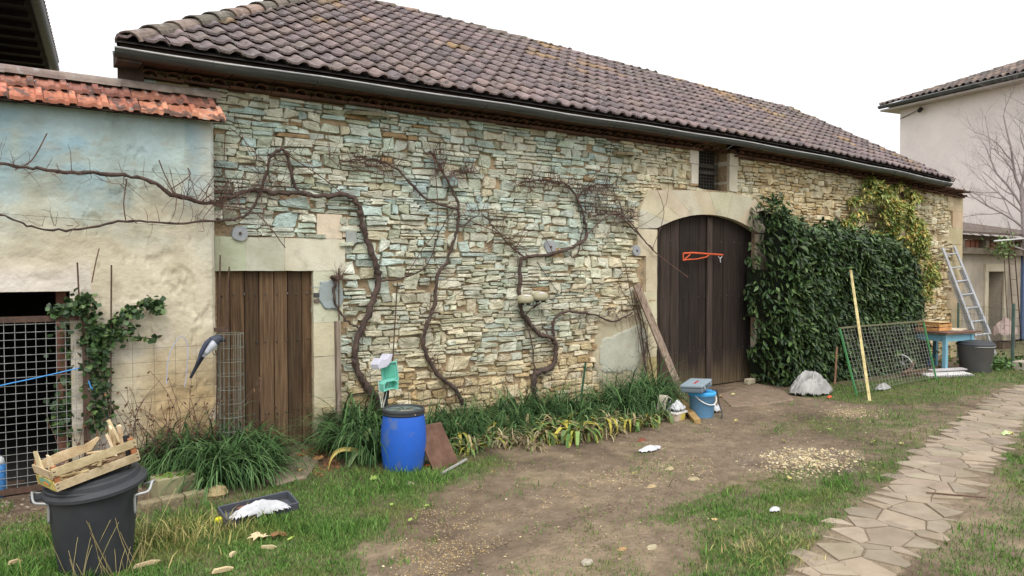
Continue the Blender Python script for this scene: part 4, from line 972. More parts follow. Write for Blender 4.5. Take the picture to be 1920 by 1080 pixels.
# ============================================================= GRAPEVINES
def on(pts, Y): return [tuple(W(u, v, Y + random.uniform(-.012, .012))) for u, v in pts]
def trunk_mb(paths, Y):
    mb = MB()
    for pts, r0, r1 in paths:
        P = on(pts, Y); n = len(P); rd = [r0 + (r1 - r0) * i / (n - 1) for i in range(n)]
        Q, rr2 = smooth([Vector(p) for p in P], rd, 7)
        Q = [q + Vector((random.uniform(-1, 1), random.uniform(-1, 1), random.uniform(-1, 1))) * .009 for q in Q]
        rr2 = [r * random.uniform(.82, 1.22) for r in rr2]; rr2 = [q * .76 for q in rr2]; mb.tube(Q, rr2, 9, rough=.24)
        for k in range(4, len(Q) - 2, 14): mb.rock(Q[k], rr2[k] * 1.25, n=6, sq=(1, 1, 1))
    return mb
def cane(mb, p, d, L, r, curl=.5, sub=1):
    P = [Vector(p)]; d = Vector(d).normalized(); n = max(4, int(L / .05)); 
    for i in range(n):
        d = (d + Vector((random.uniform(-1, 1) * curl, random.uniform(-.5, .3) * curl * .5, random.uniform(-1, 1) * curl)) * .35).normalized()
        q = P[-1] + d * L / n
        if q.y > -.035: q.y = -.04
        P.append(q)
        if sub and random.random() < .16: cane(mb, q, d + Vector((random.uniform(-1, 1), 0, random.uniform(-1, 1))), L * random.uniform(.2, .45), r * .7, curl, 0)
    mb.tube(P, [r * (1 - .6 * i / n) for i in range(n + 1)], 4, cap=False)
def canes_mb(specs, Y):
    mb = MB()
    for (pts, n, L0, L1, r) in specs:
        P = on(pts, Y)
        for _ in range(int(n * 1.7)):
            i = random.randrange(len(P) - 1); t = random.random(); p = [P[i][k] * (1 - t) + P[i + 1][k] * t for k in range(3)]
            a = random.gauss(math.pi / 2, .9); cane(mb, p, (math.cos(a), random.uniform(-.5, .1), math.sin(a) * random.choice((1, 1, 1, -.7))), random.uniform(L0, L1) * .85, r * random.uniform(.6, 1.3), .95)
    return mb
def vine(label, paths, specs, long_, Y, group='grapevines trained on the barn wall', cat='grapevine'):
    b = on([paths[0][0][0]], Y)[0]; t = empty('grapevine', (b[0], b[1], 0), label, cat, group)
    trunk_mb(paths, Y).build('trunk', mt['bark'], t, True); mb = canes_mb(specs, Y - .01)
    for pts, r in long_: mb.tube(on(pts, Y - .02), r, 5, sm=5)
    mb.build('cane', mt['twig'], t); return t
BY = -.085
vine('thick twisting grapevine beside the small door, its arms running left across both walls',
 [([(712, 775), (705, 748), (675, 705), (666, 655), (690, 590), (709, 530), (706, 500), (690, 455), (680, 420), (672, 385), (650, 366), (600, 368), (560, 362), (520, 362), (470, 357), (428, 372), (404, 382)], .046, .022),
  ([(562, 362), (548, 335), (541, 300), (528, 280), (508, 296), (492, 350), (472, 392), (445, 410), (406, 412)], .020, .013),
  ([(629, 520), (627, 560), (640, 590), (655, 605), (672, 615)], .018, .014), ([(622, 522), (640, 520)], .03, .02), ([(706, 527), (760, 520), (800, 498), (822, 440), (850, 392)], .015, .006)],
 [([(410, 378), (470, 357), (520, 280)], 26, .12, .4, .004), ([(520, 280), (640, 300)], 10, .1, .3, .004), ([(628, 520), (640, 522)], 16, .08, .22, .003), ([(670, 600), (700, 745)], 10, .1, .3, .003), ([(410, 378), (530, 350)], 16, .3, .8, .0035)],
 [([(530, 285), (600, 330), (650, 370)], .005), ([(490, 300), (430, 240), (420, 300)], .004), ([(405, 385), (480, 400), (535, 465)], .005), ([(440, 215), (480, 300), (560, 330)], .003)], BY)
vine('slender grapevine climbing the wall behind the blue barrel to a forked brushy top',
 [([(868, 760), (858, 735), (820, 700), (795, 650), (800, 610), (815, 570), (820, 520), (838, 490), (855, 440), (860, 392), (842, 345), (818, 300), (806, 284)], .032, .014),
  ([(858, 392), (800, 372), (745, 318), (700, 300), (640, 302)], .018, .010), ([(858, 430), (900, 400)], .012, .006)],
 [([(640, 302), (745, 316)], 42, .08, .30, .0035), ([(806, 284), (842, 345)], 26, .1, .35, .004), ([(842, 330), (890, 322)], 34, .08, .25, .0035), ([(858, 400), (905, 398)], 12, .1, .25, .0035), ([(820, 480), (800, 640)], 9, .2, .5, .003), ([(800, 650), (870, 745)], 14, .15, .4, .003)],
 [([(815, 300), (820, 420), (790, 470), (760, 520)], .005), ([(806, 284), (860, 280), (905, 330), (890, 250)], .003), ([(850, 400), (940, 440), (990, 470)], .005)], BY)
vine('gnarled grapevine bent in steps under the twin lamp, centre of the wall',
 [([(1012, 770), (1002, 735), (1004, 702), (1034, 688), (1043, 655), (1036, 634), (1010, 625), (990, 602), (976, 575), (976, 500), (984, 483), (1030, 477), (1075, 463), (1100, 443), (1094, 405), (1082, 372), (1062, 347), (1020, 338), (980, 341)], .044, .014),
  ([(1038, 636), (1038, 602), (1062, 585), (1110, 589), (1150, 602), (1185, 586)], .024, .012), ([(1080, 375), (1105, 350), (1150, 346)], .016, .008), ([(984, 483), (955, 460), (905, 400)], .014, .007), ([(1003, 700), (998, 645), (984, 592), (1012, 570)], .011, .009), ([(1094, 425), (1080, 480), (1060, 470)], .010, .006)],
 [([(960, 342), (1070, 345)], 44, .08, .3, .0035), ([(1080, 360), (1160, 350)], 46, .08, .34, .0038), ([(1094, 400), (1160, 400)], 30, .12, .45, .0035), ([(905, 400), (980, 480)], 16, .12, .4, .003), ([(1040, 600), (1180, 590)], 20, .1, .3, .003), ([(976, 520), (1040, 660)], 10, .12, .35, .003)],
 [([(1100, 440), (1160, 400), (1225, 470), (1290, 520)], .008), ([(905, 470), (1000, 430), (1040, 480)], .004), ([(840, 540), (1010, 512)], .005), ([(1080, 360), (1140, 300), (1145, 240)], .004), ([(1230, 350), (1245, 400), (1222, 470)], .004)], BY)
vine('thin dark grapevine stems bunched beside the leaning plank and arched door',
 [([(1222, 740), (1212, 700), (1206, 650), (1200, 600), (1186, 545)], .02, .007), ([(1228, 740), (1222, 690), (1205, 600), (1193, 560)], .014, .006), ([(1112, 404), (1155, 402), (1190, 432), (1226, 470)], .018, .008)],
 [([(1150, 400), (1190, 410)], 26, .12, .4, .004), ([(1190, 560), (1222, 720)], 34, .15, .45, .003), ([(1160, 600), (1200, 590)], 10, .1, .3, .003)],
 [([(1190, 430), (1250, 380), (1245, 250)], .003), ([(1200, 600), (1160, 530), (1180, 500)], .004)], BY)
# the arms that cross the shed wall
t = empty('vine_arm', (1.0, SY - .12, 2), 'two long bare vine arms strung across the blue plaster shed wall', 'vine')
trunk_mb([([(404, 382), (330, 368), (275, 338), (200, 325), (110, 322), (40, 312), (-60, 300)], .024, .014), ([(440, 411), (330, 418), (235, 414), (150, 431), (60, 425), (0, 402), (-80, 380)], .013, .009)], SY - .10).build('stem', mt['bark'], t, True)
mb = canes_mb([([(-40, 305), (120, 322), (330, 368)], 26, .08, .28, .0035), ([(330, 368), (440, 395)], 26, .1, .4, .004), ([(60, 425), (400, 415)], 14, .06, .2, .003)], SY - .12)
for pts in ([(28, 318), (60, 300), (88, 250)], [(330, 368), (310, 330), (298, 300)], [(320, 355), (355, 330), (352, 315)], [(236, 415), (232, 380), (238, 335)], [(172, 530), (180, 490), (186, 466)]): mb.tube(on(pts, SY - .11), .005, 5, sm=4)
mb.build('cane', mt['twig'], t)

# ============================================================= LEAVES AND PLANTS
def leafmesh(P, D, Ln, Wd, cols, rg, fold=.25, up=None):
    """folded leaves at points P along directions D"""
    n = len(P); D = D / np.linalg.norm(D, axis=1, keepdims=True)
    r_ = rg.normal(0, 1, (n, 3)) if up is None else up + rg.normal(0, .5, (n, 3))
    Sd = np.cross(D, r_); Sd /= np.linalg.norm(Sd, axis=1, keepdims=True) + 1e-9; Nn = np.cross(Sd, D)
    L = Ln * rg.uniform(.7, 1.2, n)[:, None]; Wv = Wd * rg.uniform(.75, 1.2, n)[:, None]
    b = P; t = P + D * L - Nn * L * .18; c = P + D * L * .5 - Nn * Wv * fold; l = P + D * L * .45 + Sd * Wv * .5; r = P + D * L * .45 - Sd * Wv * .5
    l2 = P + D * L * .75 + Sd * Wv * .33 - Nn * L * .06; r2 = P + D * L * .75 - Sd * Wv * .33 - Nn * L * .06
    V = np.stack([b, l, l2, t, r2, r, c], 1).reshape(-1, 3); i = (np.arange(n) * 7)[:, None]
    F = np.concatenate([i + np.array([[0, 1, 6]]), i + np.array([[1, 2, 6]]), i + np.array([[2, 3, 6]]), i + np.array([[3, 4, 6]]), i + np.array([[4, 5, 6]]), i + np.array([[5, 0, 6]])])
    ca = np.array(cols)[rg.integers(0, len(cols), n)] * rg.uniform(.7, 1.3, n)[:, None]
    return V, F, np.repeat(ca, 7, 0)
def polydist(x, z, poly):
    d = np.full(x.shape, 9.)
    for i in range(len(poly)):
        a = np.array(poly[i]); b = np.array(poly[(i + 1) % len(poly)]); ab = b - a; t = np.clip(((x - a[0]) * ab[0] + (z - a[1]) * ab[1]) / (ab @ ab + 1e-9), 0, 1)
        d = np.minimum(d, np.hypot(x - a[0] - ab[0] * t, z - a[1] - ab[1] * t))
    return d
def hedge(root, outline, Yp, thick, n, Ln, Wd, cols, seedx, core=True, name='leaves', sparse=0, corecol=None, yb=-.06):
    rg = np.random.default_rng(seedx); yv = (lambda u: Yp) if Yp > -.4 else (lambda u: float(np.interp(u, [1425, 1500, 1690], [-.26, -.50, -.60]))); poly = [(float(W(u, v, yv(u))[0]), float(W(u, v, yv(u))[2])) for u, v in outline]
    xs = [p[0] for p in poly]; zs_ = [p[1] for p in poly]; P = []
    fr = lambda x, z, d: yb - (thick * np.sqrt(np.clip(d / (.5 if thick < .5 else .16), 0.02, 1)) + .42 * (fbm(x * 2.6, z * 2.6, seedx) - .5) * np.clip(d / .3, 0, 1))
    m = n * 6; x = rg.uniform(min(xs) - .1, max(xs) + .1, m); z = rg.uniform(min(zs_), max(zs_) + .1, m)
    xw = x + .18 * (fbm(x * 4, z * 4, seedx + 3) - .5); zw = z + .18 * (fbm(x * 4, z * 4, seedx + 5) - .5)
    k = inpoly(xw, zw, poly); x, z = x[k], z[k]; d = polydist(x, z, poly)
    if sparse: k = rg.uniform(0, 1, len(x)) < sstep(.5 - sparse, .5 + .1, fbm(x * 3.2, z * 3.2, seedx + 9)); x, z, d = x[k], z[k], d[k]
    # more leaves on the sides where the surface turns
    y = fr(x, z, d); y = y + rg.exponential(.06, len(y)); side = rg.uniform(0, 1, len(y)) < .3; y = np.where(side & (d < .2), rg.uniform(0, 1, len(y)) * (yb - y) + y, y)
    P = np.stack([x, np.minimum(y, -.03), z], -1)[:n]; n_ = len(P)
    D = np.stack([rg.normal(0, .6, n_), -np.abs(rg.normal(.5, .4, n_)), rg.normal(-.55, .45, n_)], -1)
    V, F, C = leafmesh(P, D, Ln, Wd, cols, rg, up=np.array([[0, -.4, 1.]]))
    tone = (.72 + .62 * fbm(P[:, 0] * 5, P[:, 2] * 5, seedx + 31))[:, None]; C = C * np.repeat(tone, 7, 0)
    lf = arr_obj(name, V, F, mt['leaf'], root, C)
    if core:
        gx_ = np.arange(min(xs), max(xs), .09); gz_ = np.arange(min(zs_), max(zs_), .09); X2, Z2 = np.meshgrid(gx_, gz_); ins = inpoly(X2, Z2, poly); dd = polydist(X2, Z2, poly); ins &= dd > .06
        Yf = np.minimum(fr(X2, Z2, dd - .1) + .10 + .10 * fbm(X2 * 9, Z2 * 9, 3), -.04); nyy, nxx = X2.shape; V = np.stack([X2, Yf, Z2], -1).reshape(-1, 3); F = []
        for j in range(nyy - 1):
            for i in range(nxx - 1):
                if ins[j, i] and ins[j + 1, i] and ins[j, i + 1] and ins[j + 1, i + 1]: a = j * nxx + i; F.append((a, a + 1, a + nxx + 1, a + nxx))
        arr_obj('shade_core', V, np.array(F), mt['leafdull'], root, np.tile(np.array(corecol or (.012, .018, .008)), (len(V), 1)))  # sheet added behind the leaves, painted near-black for the shade inside the bush
    return poly
lg = [lin(58, 82, 44), lin(46, 68, 37), lin(74, 98, 52), lin(40, 58, 33), lin(92, 112, 66), lin(64, 78, 40)]
g0 = W(1560, 720, -.4); lb = empty('laurel_bush', (g0[0], -.4, 0), 'big dense dark green laurel bush against the wall right of the arched door', 'bush')
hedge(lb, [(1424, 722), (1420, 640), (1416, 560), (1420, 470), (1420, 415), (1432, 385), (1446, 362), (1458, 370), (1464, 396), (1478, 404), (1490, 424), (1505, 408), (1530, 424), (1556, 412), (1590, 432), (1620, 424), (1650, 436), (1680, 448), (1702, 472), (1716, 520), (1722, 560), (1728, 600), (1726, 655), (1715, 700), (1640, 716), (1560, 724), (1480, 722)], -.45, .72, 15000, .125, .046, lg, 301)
rgl = np.random.default_rng(77); PL = []; 
for _ in range(46):
    u = rgl.uniform(1425, 1705); v = float(np.interp(u, [1425, 1446, 1470, 1500, 1600, 1690, 1710], [400, 372, 402, 420, 432, 458, 500])); b_ = W(u, v + 18, rgl.uniform(-.6, -.25)); h_ = rgl.uniform(.10, .30); lx = rgl.normal(0, .07); m_ = int(10 + h_ * 40)
    f_ = rgl.uniform(0, 1, m_); PL.append(np.stack([b_[0] + lx * f_ + rgl.normal(0, .018, m_), b_[1] + rgl.normal(0, .018, m_), b_[2] + h_ * f_], -1))
PL = np.concatenate(PL); nn_ = len(PL); DL = np.stack([rgl.normal(0, .8, nn_), rgl.normal(-.2, .7, nn_), rgl.normal(.25, .45, nn_)], -1)
V, F, C = leafmesh(PL, DL, .115, .040, lg + [lin(96, 126, 70)], rgl, up=np.array([[0, -.4, 1.]])); arr_obj('shoots', V, F, mt['leaf'], lb, C)
mb = MB()
for u in (1450, 1520, 1590, 1660):
    p = W(u, 700, -.35); mb.tube([(p[0], -.35, -.02), (p[0] + .1, -.3, .5), (p[0] - .05, -.25, 1.2)], [.03, .024, .015], 6)
mb.build('trunk', mt['bark'], lb)
yg = [lin(184, 178, 104), lin(150, 150, 96), lin(160, 170, 90), lin(206, 190, 108), lin(136, 158, 84), lin(196, 164, 96), lin(146, 166, 96), lin(120, 142, 74)]
wl = empty('wisteria', (float(W(1700, 600, -.2)[0]), -.2, 0), 'yellowing leafy climber on the wall behind the laurel bush, under the gutter', 'climber')
hedge(wl, [(1600, 445), (1604, 390), (1618, 345), (1640, 326), (1662, 340), (1676, 352), (1700, 338), (1716, 352), (1732, 368), (1730, 400), (1736, 425), (1755, 440), (1766, 470), (1760, 505), (1750, 540), (1746, 600), (1716, 620), (1700, 560), (1690, 500), (1670, 470)], -.25, .38, 9500, .105, .038, yg, 311, core=False, sparse=.03)
mb = MB(); 
for pts in ([(1722, 640), (1730, 560), (1718, 480), (1700, 420), (1690, 360)], [(1700, 420), (1660, 390), (1640, 350)]): mb.tube(on(pts, -.10), [.018] * len(pts), 6, sm=5)
mb.build('stem', mt['bark'], wl)
# strap-leaved clumps
def clump(name, n, hmin, hmax, wd, cols, seedx, spread=.10, droop=1.0, tipcol=None):
    rg = random.Random(seedx); V = []; F = []; C = []; nv = 0; K = 7
    for _ in range(n):
        a = rg.uniform(0, 2 * math.pi); r0 = rg.uniform(0, spread); L = rg.uniform(hmin, hmax); el = R(rg.gauss(70, 13)); c = np.array(rg.choice(cols)) * rg.uniform(.7, 1.3); w_ = wd * rg.uniform(.7, 1.3)
        p = np.array([r0 * math.cos(a * 3.1), r0 * math.sin(a * 3.1), 0.]); dr = droop * rg.uniform(.5, 1.5) * R(16); sd = np.array([-math.sin(a), math.cos(a), 0]); b = a
        for k in range(K + 1):
            ww = w_ * (1 - (k / K) ** 2.2) * .5 + .0006; tc_ = c if tipcol is None else c * (1 - k / K) + np.array(tipcol) * (k / K)
            V += [p - sd * ww, p + sd * ww]; C += [tc_, tc_]
            if k < K: F.append((nv + 2 * k, nv + 2 * k + 1, nv + 2 * k + 3, nv + 2 * k + 2))
            p = p + np.array([math.cos(b) * math.cos(el), math.sin(b) * math.cos(el), math.sin(el)]) * L / K; el -= dr * (1 + k * .25); p[2] = max(p[2], .01)
        nv += 2 * (K + 1)
    return arr_obj(name, np.array(V), F, mt['leafdull'], None, np.array(C), org=np.zeros(3))
dg = [lin(62, 92, 50), lin(78, 108, 60), lin(52, 78, 44), lin(98, 124, 78)]
ig = [lin(96, 122, 66), lin(120, 144, 84), lin(84, 112, 62), lin(160, 158, 70), lin(190, 176, 80), lin(170, 150, 112), lin(150, 130, 100), lin(104, 124, 78)]
dry_ = [lin(170, 154, 124), lin(150, 130, 100), lin(186, 172, 140), lin(128, 108, 84), lin(120, 122, 70)]
protos = {'lily': [clump('grass_clump', 210, .36, .68, .011, dg, 41 + i) for i in range(3)], 'iris': [clump('iris_plant', 40, .32, .58, .036, ig, 51 + i, .14, 1.5) for i in range(2)], 'dry': [clump('withered_clump', 60, .25, .45, .014, dry_, 61 + i, .14, 1.7) for i in range(2)]}
used = set()
def place(kind, u, v, sc, label, group, cat):
    lst = protos[kind]; o = random.choice(lst)
    if o.name in used: o = o.copy(); link(o)
    used.add(o.name); p = G(u, v); lim = -.46 if u < 402 else -.34 if u < 460 else -.17; p = p if p[1] < lim else W(u, 700, lim); o.location = (p[0], p[1], 0); o.rotation_euler = (0, 0, random.uniform(0, 6.28)); s_ = sc * random.uniform(.9, 1.1); o.scale = (s_, s_, s_ * random.uniform(.9, 1.1)); tag(o, label, cat, group); return o
grp = 'dark strap-leaved clumps bordering the walls'
ORD = ['leftmost', 'second', 'third', 'fourth', 'fifth', 'sixth', 'seventh', 'eighth', 'ninth', 'tenth', 'eleventh', 'twelfth', 'thirteenth', 'fourteenth', 'fifteenth', 'sixteenth', 'seventeenth', 'eighteenth', 'nineteenth', 'twentieth', 'twenty-first', 'twenty-second', 'twenty-third', 'twenty-fourth']
def placeall(kind, lst, what, group, cat, k=1.0):
    lst = sorted(lst); n = len(lst)
    for i, (u, v, s_) in enumerate(lst):
        w_ = 'leftmost' if i == 0 else 'rightmost' if i == n - 1 else ORD[i] + ' from the left' if i < 24 else ORD[n - 1 - i] + ' from the right'
        place(kind, u, v, s_ * k, w_ + ' of ' + what, group, cat)
placeall('lily', [(268, 868, .8), (290, 892, 1.0), (340, 858, 1.0), (362, 890, 1.15), (400, 862, 1.1), (425, 905, 1.2), (455, 872, 1.15), (484, 902, 1.05), (395, 918, .9), (320, 846, .9), (440, 850, .9), (500, 880, .8)], 'the dark green clumps in the bed below the shed wall', grp, 'plant', 1.12)
placeall('lily', [(645, 820, 1.1), (664, 856, 1.2), (690, 836, 1.25), (702, 868, 1.1), (680, 808, 1.1), (642, 850, .8), (720, 806, .9), (655, 795, .9)], 'the dark clumps between the small door and blue barrel', grp, 'plant', 1.05)
placeall('lily', [(800, 830, .85), (830, 812, .85), (870, 816, .95), (905, 800, .9), (945, 806, .95), (980, 796, .95), (1015, 800, .9), (1050, 790, .95), (1085, 794, .95), (1120, 784, .95), (1150, 778, 1.1), (1182, 770, 1.2), (1207, 766, 1.3), (1232, 762, 1.2), (1246, 768, .95), (1217, 780, 1.1), (1165, 790, 1.0), (850, 840, .8), (890, 828, .8), (930, 824, .8), (970, 818, .8), (1190, 788, 1.0), (1100, 806, .85)], 'the dark clumps in the long border under the vines', grp, 'plant', 1.1)
placeall('iris', [(905, 838, .8), (1040, 818, 1.1), (1075, 826, 1.05), (1105, 818, 1.0), (1180, 808, .8), (1215, 800, .7), (830, 852, .8), (1018, 832, .8), (860, 838, .9), (935, 818, .9), (985, 816, .9), (1135, 812, .95), (1160, 796, .95), (1060, 806, .9), (880, 852, .7), (1228, 790, .8)], 'the yellowing broad-leaved irises along the border edge', 'yellowing irises along the border', 'iris')
placeall('dry', [(880, 840, .8), (940, 838, .9), (975, 836, .9), (1010, 832, .9), (1050, 826, 1.0), (1085, 820, 1.0), (1120, 814, 1.05), (1150, 808, 1.05), (1175, 800, 1.0), (1205, 794, .9), (1235, 786, .8), (1135, 820, .8), (1000, 845, .6), (960, 828, .9), (1100, 800, 1.0)], 'the withered beige clumps along the front of the border', 'withered leaf clumps along the border', 'dead plant')
# big iris with pale folded leaf left of the barrel
t = empty('iris_plant', tuple(G(705, 868)), 'iris with pale broad bent leaves touching the blue barrel', 'iris')
mb = MB()
def strap(mb, pts, wd, col, Yp):
    P = [Vector(W(u, v, Yp)) for u, v in pts]; Q, rr3 = smooth(P, [wd] * len(P), 6); V = []; n = len(Q)
    for i, q in enumerate(Q):
        t_ = (Q[min(i + 1, n - 1)] - Q[max(i - 1, 0)]).normalized(); sd = t_.cross(Vector((0.2, -1, .3))).normalized(); w_ = wd * min(1, (n - i) / n * 2.5) * .5; V += [q - sd * w_, q + Vector((0, .008, 0)), q + sd * w_]
    F = [(i * 3 + k, i * 3 + k + 1, (i + 1) * 3 + k + 1, (i + 1) * 3 + k) for i in range(n - 1) for k in (0, 1)]; mb.add(V, F, col)
yi = float(G(705, 868)[1])
strap(mb, [(702, 872), (682, 846), (688, 815), (694, 802)], .075, lin(150, 170, 112), yi); strap(mb, [(702, 862), (676, 846), (640, 843), (622, 858), (615, 882)], .035, lin(196, 176, 104), yi - .02)
strap(mb, [(700, 866), (672, 848), (655, 870), (646, 896)], .045, lin(150, 170, 120), yi - .05); strap(mb, [(706, 872), (704, 830), (700, 806)], .05, lin(92, 116, 80), yi + .03); mb.build('leaf', mt['leafdull'], t)
# ivy on the shed wall
ivg = [lin(72, 98, 56), lin(58, 82, 48), lin(96, 118, 68), lin(48, 70, 42)]
def ivy(label, polys, n, Y, seedx, sc=1.0):
    rg = np.random.default_rng(seedx); pts0 = W(*polys[0][0][0], Y); t = empty('ivy', (pts0[0], Y, 0), label, 'ivy'); P = []; mb = MB()
    for pts, wd, k in polys:
        Q, _ = smooth([Vector(p) for p in on(pts, Y)], 1, 8); mb.tube(Q, .006, 5, rough=.2); Q = np.array(Q); m = int(n * k); i = rg.integers(0, len(Q), m); P.append(Q[i] + np.stack([rg.normal(0, wd, m), -np.abs(rg.normal(.01, .03 + wd * .25, m)), rg.normal(0, wd * .8, m)], -1))
    P = np.concatenate(P); m = len(P); D = np.stack([rg.normal(0, .7, m), -np.abs(rg.normal(.4, .3, m)), rg.normal(-.4, .5, m)], -1); V, F, C = leafmesh(P, D, .052 * sc, .05 * sc, ivg, rg, fold=.1)
    arr_obj('leaves', V, F, mt['leaf'], t, C); mb.build('stem', mt['bark'], t)
ivy('ivy climbing beside the rusty mesh panel and arching out over the plaster wall', [([(182, 800), (178, 720), (178, 650), (168, 600), (152, 560)], .042, .42), ([(205, 770), (196, 700), (192, 640), (215, 605), (240, 585), (275, 563), (292, 572), (296, 580)], .026, .26), ([(190, 650), (210, 630), (232, 612)], .045, .10), ([(150, 575), (125, 575), (108, 585)], .04, .12), ([(232, 630), (262, 632), (290, 636)], .012, .02)], 1150, SY - .05, 401)
ivy('dark ivy growing inside the opening behind the wire mesh', [([(140, 800), (138, 720), (145, 650), (148, 600)], .07, .8), ([(122, 800), (118, 750)], .05, .2)], 480, SY + .12, 402)
# withered stalks at the shed foot
def stalks(label, base, n, seedx, Yp, h0=.35, h1=.7):
    rd = random.Random(seedx); p0 = G(*base); p0 = p0 if p0[1] < -.5 else W(base[0], 700, -.5); t = empty('withered_plant', (p0[0], p0[1], 0), label, 'dead plant'); mb = MB(); lf = []
    for _ in range(n):
        x = p0[0] + rd.uniform(-.35, .35); y = p0[1] + rd.uniform(-.1, .10); P = [Vector((x, y, 0))]; d = Vector((rd.uniform(-.35, .35), rd.uniform(-.2, .1), 1)).normalized(); L = rd.uniform(h0, h1)
        for k in range(8):
            d = (d + Vector((rd.uniform(-.25, .25), rd.uniform(-.15, .15), rd.uniform(-.12, .05)))).normalized(); P.append(P[-1] + d * L / 8)
            if rd.random() < .6: lf.append(P[-1])
        mb.tube(P, [.0055 * (1 - .08 * k) for k in range(9)], 4)
    mb.build('stalk', mt['twig'], t); rg = np.random.default_rng(seedx); Pn = np.array([tuple(q) for q in lf]); D = np.stack([rg.normal(0, .6, len(Pn)), rg.normal(0, .4, len(Pn)), rg.normal(-.7, .4, len(Pn))], -1)
    V, F, C = leafmesh(Pn, D, .035, .018, [lin(104, 74, 52), lin(130, 96, 66), lin(84, 60, 44)], rg, fold=.5); arr_obj('leaves', V, F, mt['leafdull'], t, C)
stalks('withered brown stalks with curled leaves against the shed wall', (300, 838), 30, 501, -.4, .5, 1.0)
stalks('withered stalks tangled beside the rusty rods by the small door', (395, 848), 24, 502, -.4, .45, .9)
stalks('withered stems low down beside the mesh panel and ivy', (225, 856), 18, 503, -.4, .35, .75)
# tall dry grass in front of the black bin
t = empty('dry_grass_tuft', tuple(G(200, 1130)), 'tall dry grass stems standing in front of the black bin', 'grass'); mb = MB(); rd = random.Random(9); p0 = G(195, 1085)
for _ in range(30):
    x = p0[0] + rd.uniform(-.16, .22); y = p0[1] + rd.uniform(-.08, .02); P = [Vector((x, y, 0))]; d = Vector((rd.uniform(-.45, .6), rd.uniform(-.15, .1), 1)).normalized(); L = rd.uniform(.15, .5)
    for k in range(7): d = (d + Vector((.05 * rd.uniform(-1, 1.4), 0, -.03))).normalized(); P.append(P[-1] + d * L / 7)
    mb.tube(P, [.0016] * 8, 3, col=jc(lin(176, 160, 112), .2))
mb.build('stem', mt['leafdull'], t)
o = blades(900, None, .05, .12, .0028, [lin(178, 164, 110), lin(150, 146, 84), lin(120, 130, 72)], 'dry_grass', 61, lean=1.0, place=(lambda q: np.concatenate([q]))(np.stack([G(330, 1010)[0] + np.random.default_rng(3).normal(0, .28, 900), G(330, 1010)[1] + np.random.default_rng(4).normal(0, .16, 900), np.zeros(900)], -1))); tag(o, 'yellowish dry grass right of the black bin', 'grass', kind='stuff')
dgp = G(1440, 1040); rg_ = np.random.default_rng(8); o = blades(500, None, .03, .07, .0022, [lin(176, 164, 110), lin(150, 146, 90)], 'dry_grass', 62, lean=1.2, place=np.stack([dgp[0] + rg_.normal(0, .22, 500), dgp[1] + rg_.normal(0, .16, 500), np.zeros(500)], -1)); tag(o, 'yellowish dry grass at the left edge of the flagstone path', 'grass', kind='stuff')
# bare tree at right
t = empty('bare_tree', (0, 0, 0), 'leafless twiggy tree in front of the pink house at the right edge', 'tree')
mb = MB(); mb2 = MB(); rd = random.Random(12); TD = 17.6
def T3(u, v, dd=0): return Vector(DP(u, v, TD + dd))
def grow(p, d, L, r, lev):
    P = [p]; n = 5; rr_2 = [r]
    for k in range(n):
        d = (d + Vector((rd.gauss(0, .13), rd.gauss(0, .13), rd.gauss(.02, .13)))).normalized(); p = p + d * L / n; P.append(p); rr_2.append(r * (1 - .6 * (k + 1) / n))
        if lev < 4 and rd.random() < (.85 if lev else 1):
            s_ = Vector((rd.gauss(0, 1), rd.gauss(0, 1), rd.gauss(.25, .7))).normalized(); grow(p, (d * .9 + s_ * .75).normalized(), L * rd.uniform(.45, .68), rr_2[-1] * .62, lev + 1)
    (mb if lev < 1 else mb2).tube(P, rr_2, 5 if lev < 2 else 3, cap=False)
base = T3(1934, 700); base.z = 0; fork = T3(1922, 440); mb.tube([base, (base + fork) / 2 + Vector((.05, 0, 0)), fork, T3(1915, 350)], [.11, .09, .07, .045], 8, sm=4)
L_ = lambda a: Vector(RT) * math.cos(a) + Vector((0, 0, 1)) * math.sin(a)
for (u, v, ang, L, r) in ((1924, 470, 2.75, 1.5, .03), (1922, 430, 2.45, 1.7, .03), (1918, 390, 2.15, 1.7, .032), (1916, 360, 1.9, 1.9, .034), (1915, 350, 1.6, 1.9, .03), (1916, 370, 1.2, 1.6, .03), (1920, 420, .7, 1.5, .03), (1918, 400, 2.6, 1.3, .022)):
    grow(T3(u, v), L_(ang), L, r, 0)
mb.build('trunk', M('grey_bark', (.34, .29, .28), (.24, .20, .195), scale=12), t); mb2.build('crown', bpy.data.materials['grey_bark'], t)

# ============================================================= THINGS
def U(x, y, z, yaw=0, tx=0, ty=0, s_=1): return frame((x, y, z), yaw, tx, ty, s_)
# --- rusty mesh panel across the shed opening
gy_ = SY - .07; g = empty('mesh_panel', (0, gy_, 0), 'rusty framed square wire mesh panel closing the dark shed opening', 'wire panel')
gx1 = float(W(160, 600, gy_)[0]); gzt = float(W(100, 597, gy_)[2]); gx0 = -1.6; gzb = .045
mb = MB(); mb.box(((gx0 + gx1) / 2, gy_, gzt), (gx1 - gx0 + .04, .04, .045)); mb.box((gx1, gy_, (gzt + gzb) / 2), (.045, .042, gzt - gzb + .06)); mb.box(((gx0 + gx1) / 2, gy_, gzb), (gx1 - gx0 + .04, .04, .045)); mb.box((gx0, gy_, (gzt + gzb) / 2), (.045, .042, gzt - gzb)); mb.build('frame', mt['rust'], g)
mb = MB(); x = gx0
while x < gx1: mb.tube([(x, gy_ - .005, gzb), (x + random.uniform(-.004, .004), gy_ - .005, gzt)], .0026, 4); x += .067
z = gzb + .05
while z < gzt: mb.tube([(gx0, gy_ - .010, z), (gx1, gy_ - .010, z + random.uniform(-.004, .004))], .0026, 4); z += .0585
mb.build('mesh', mt['wire'], g)
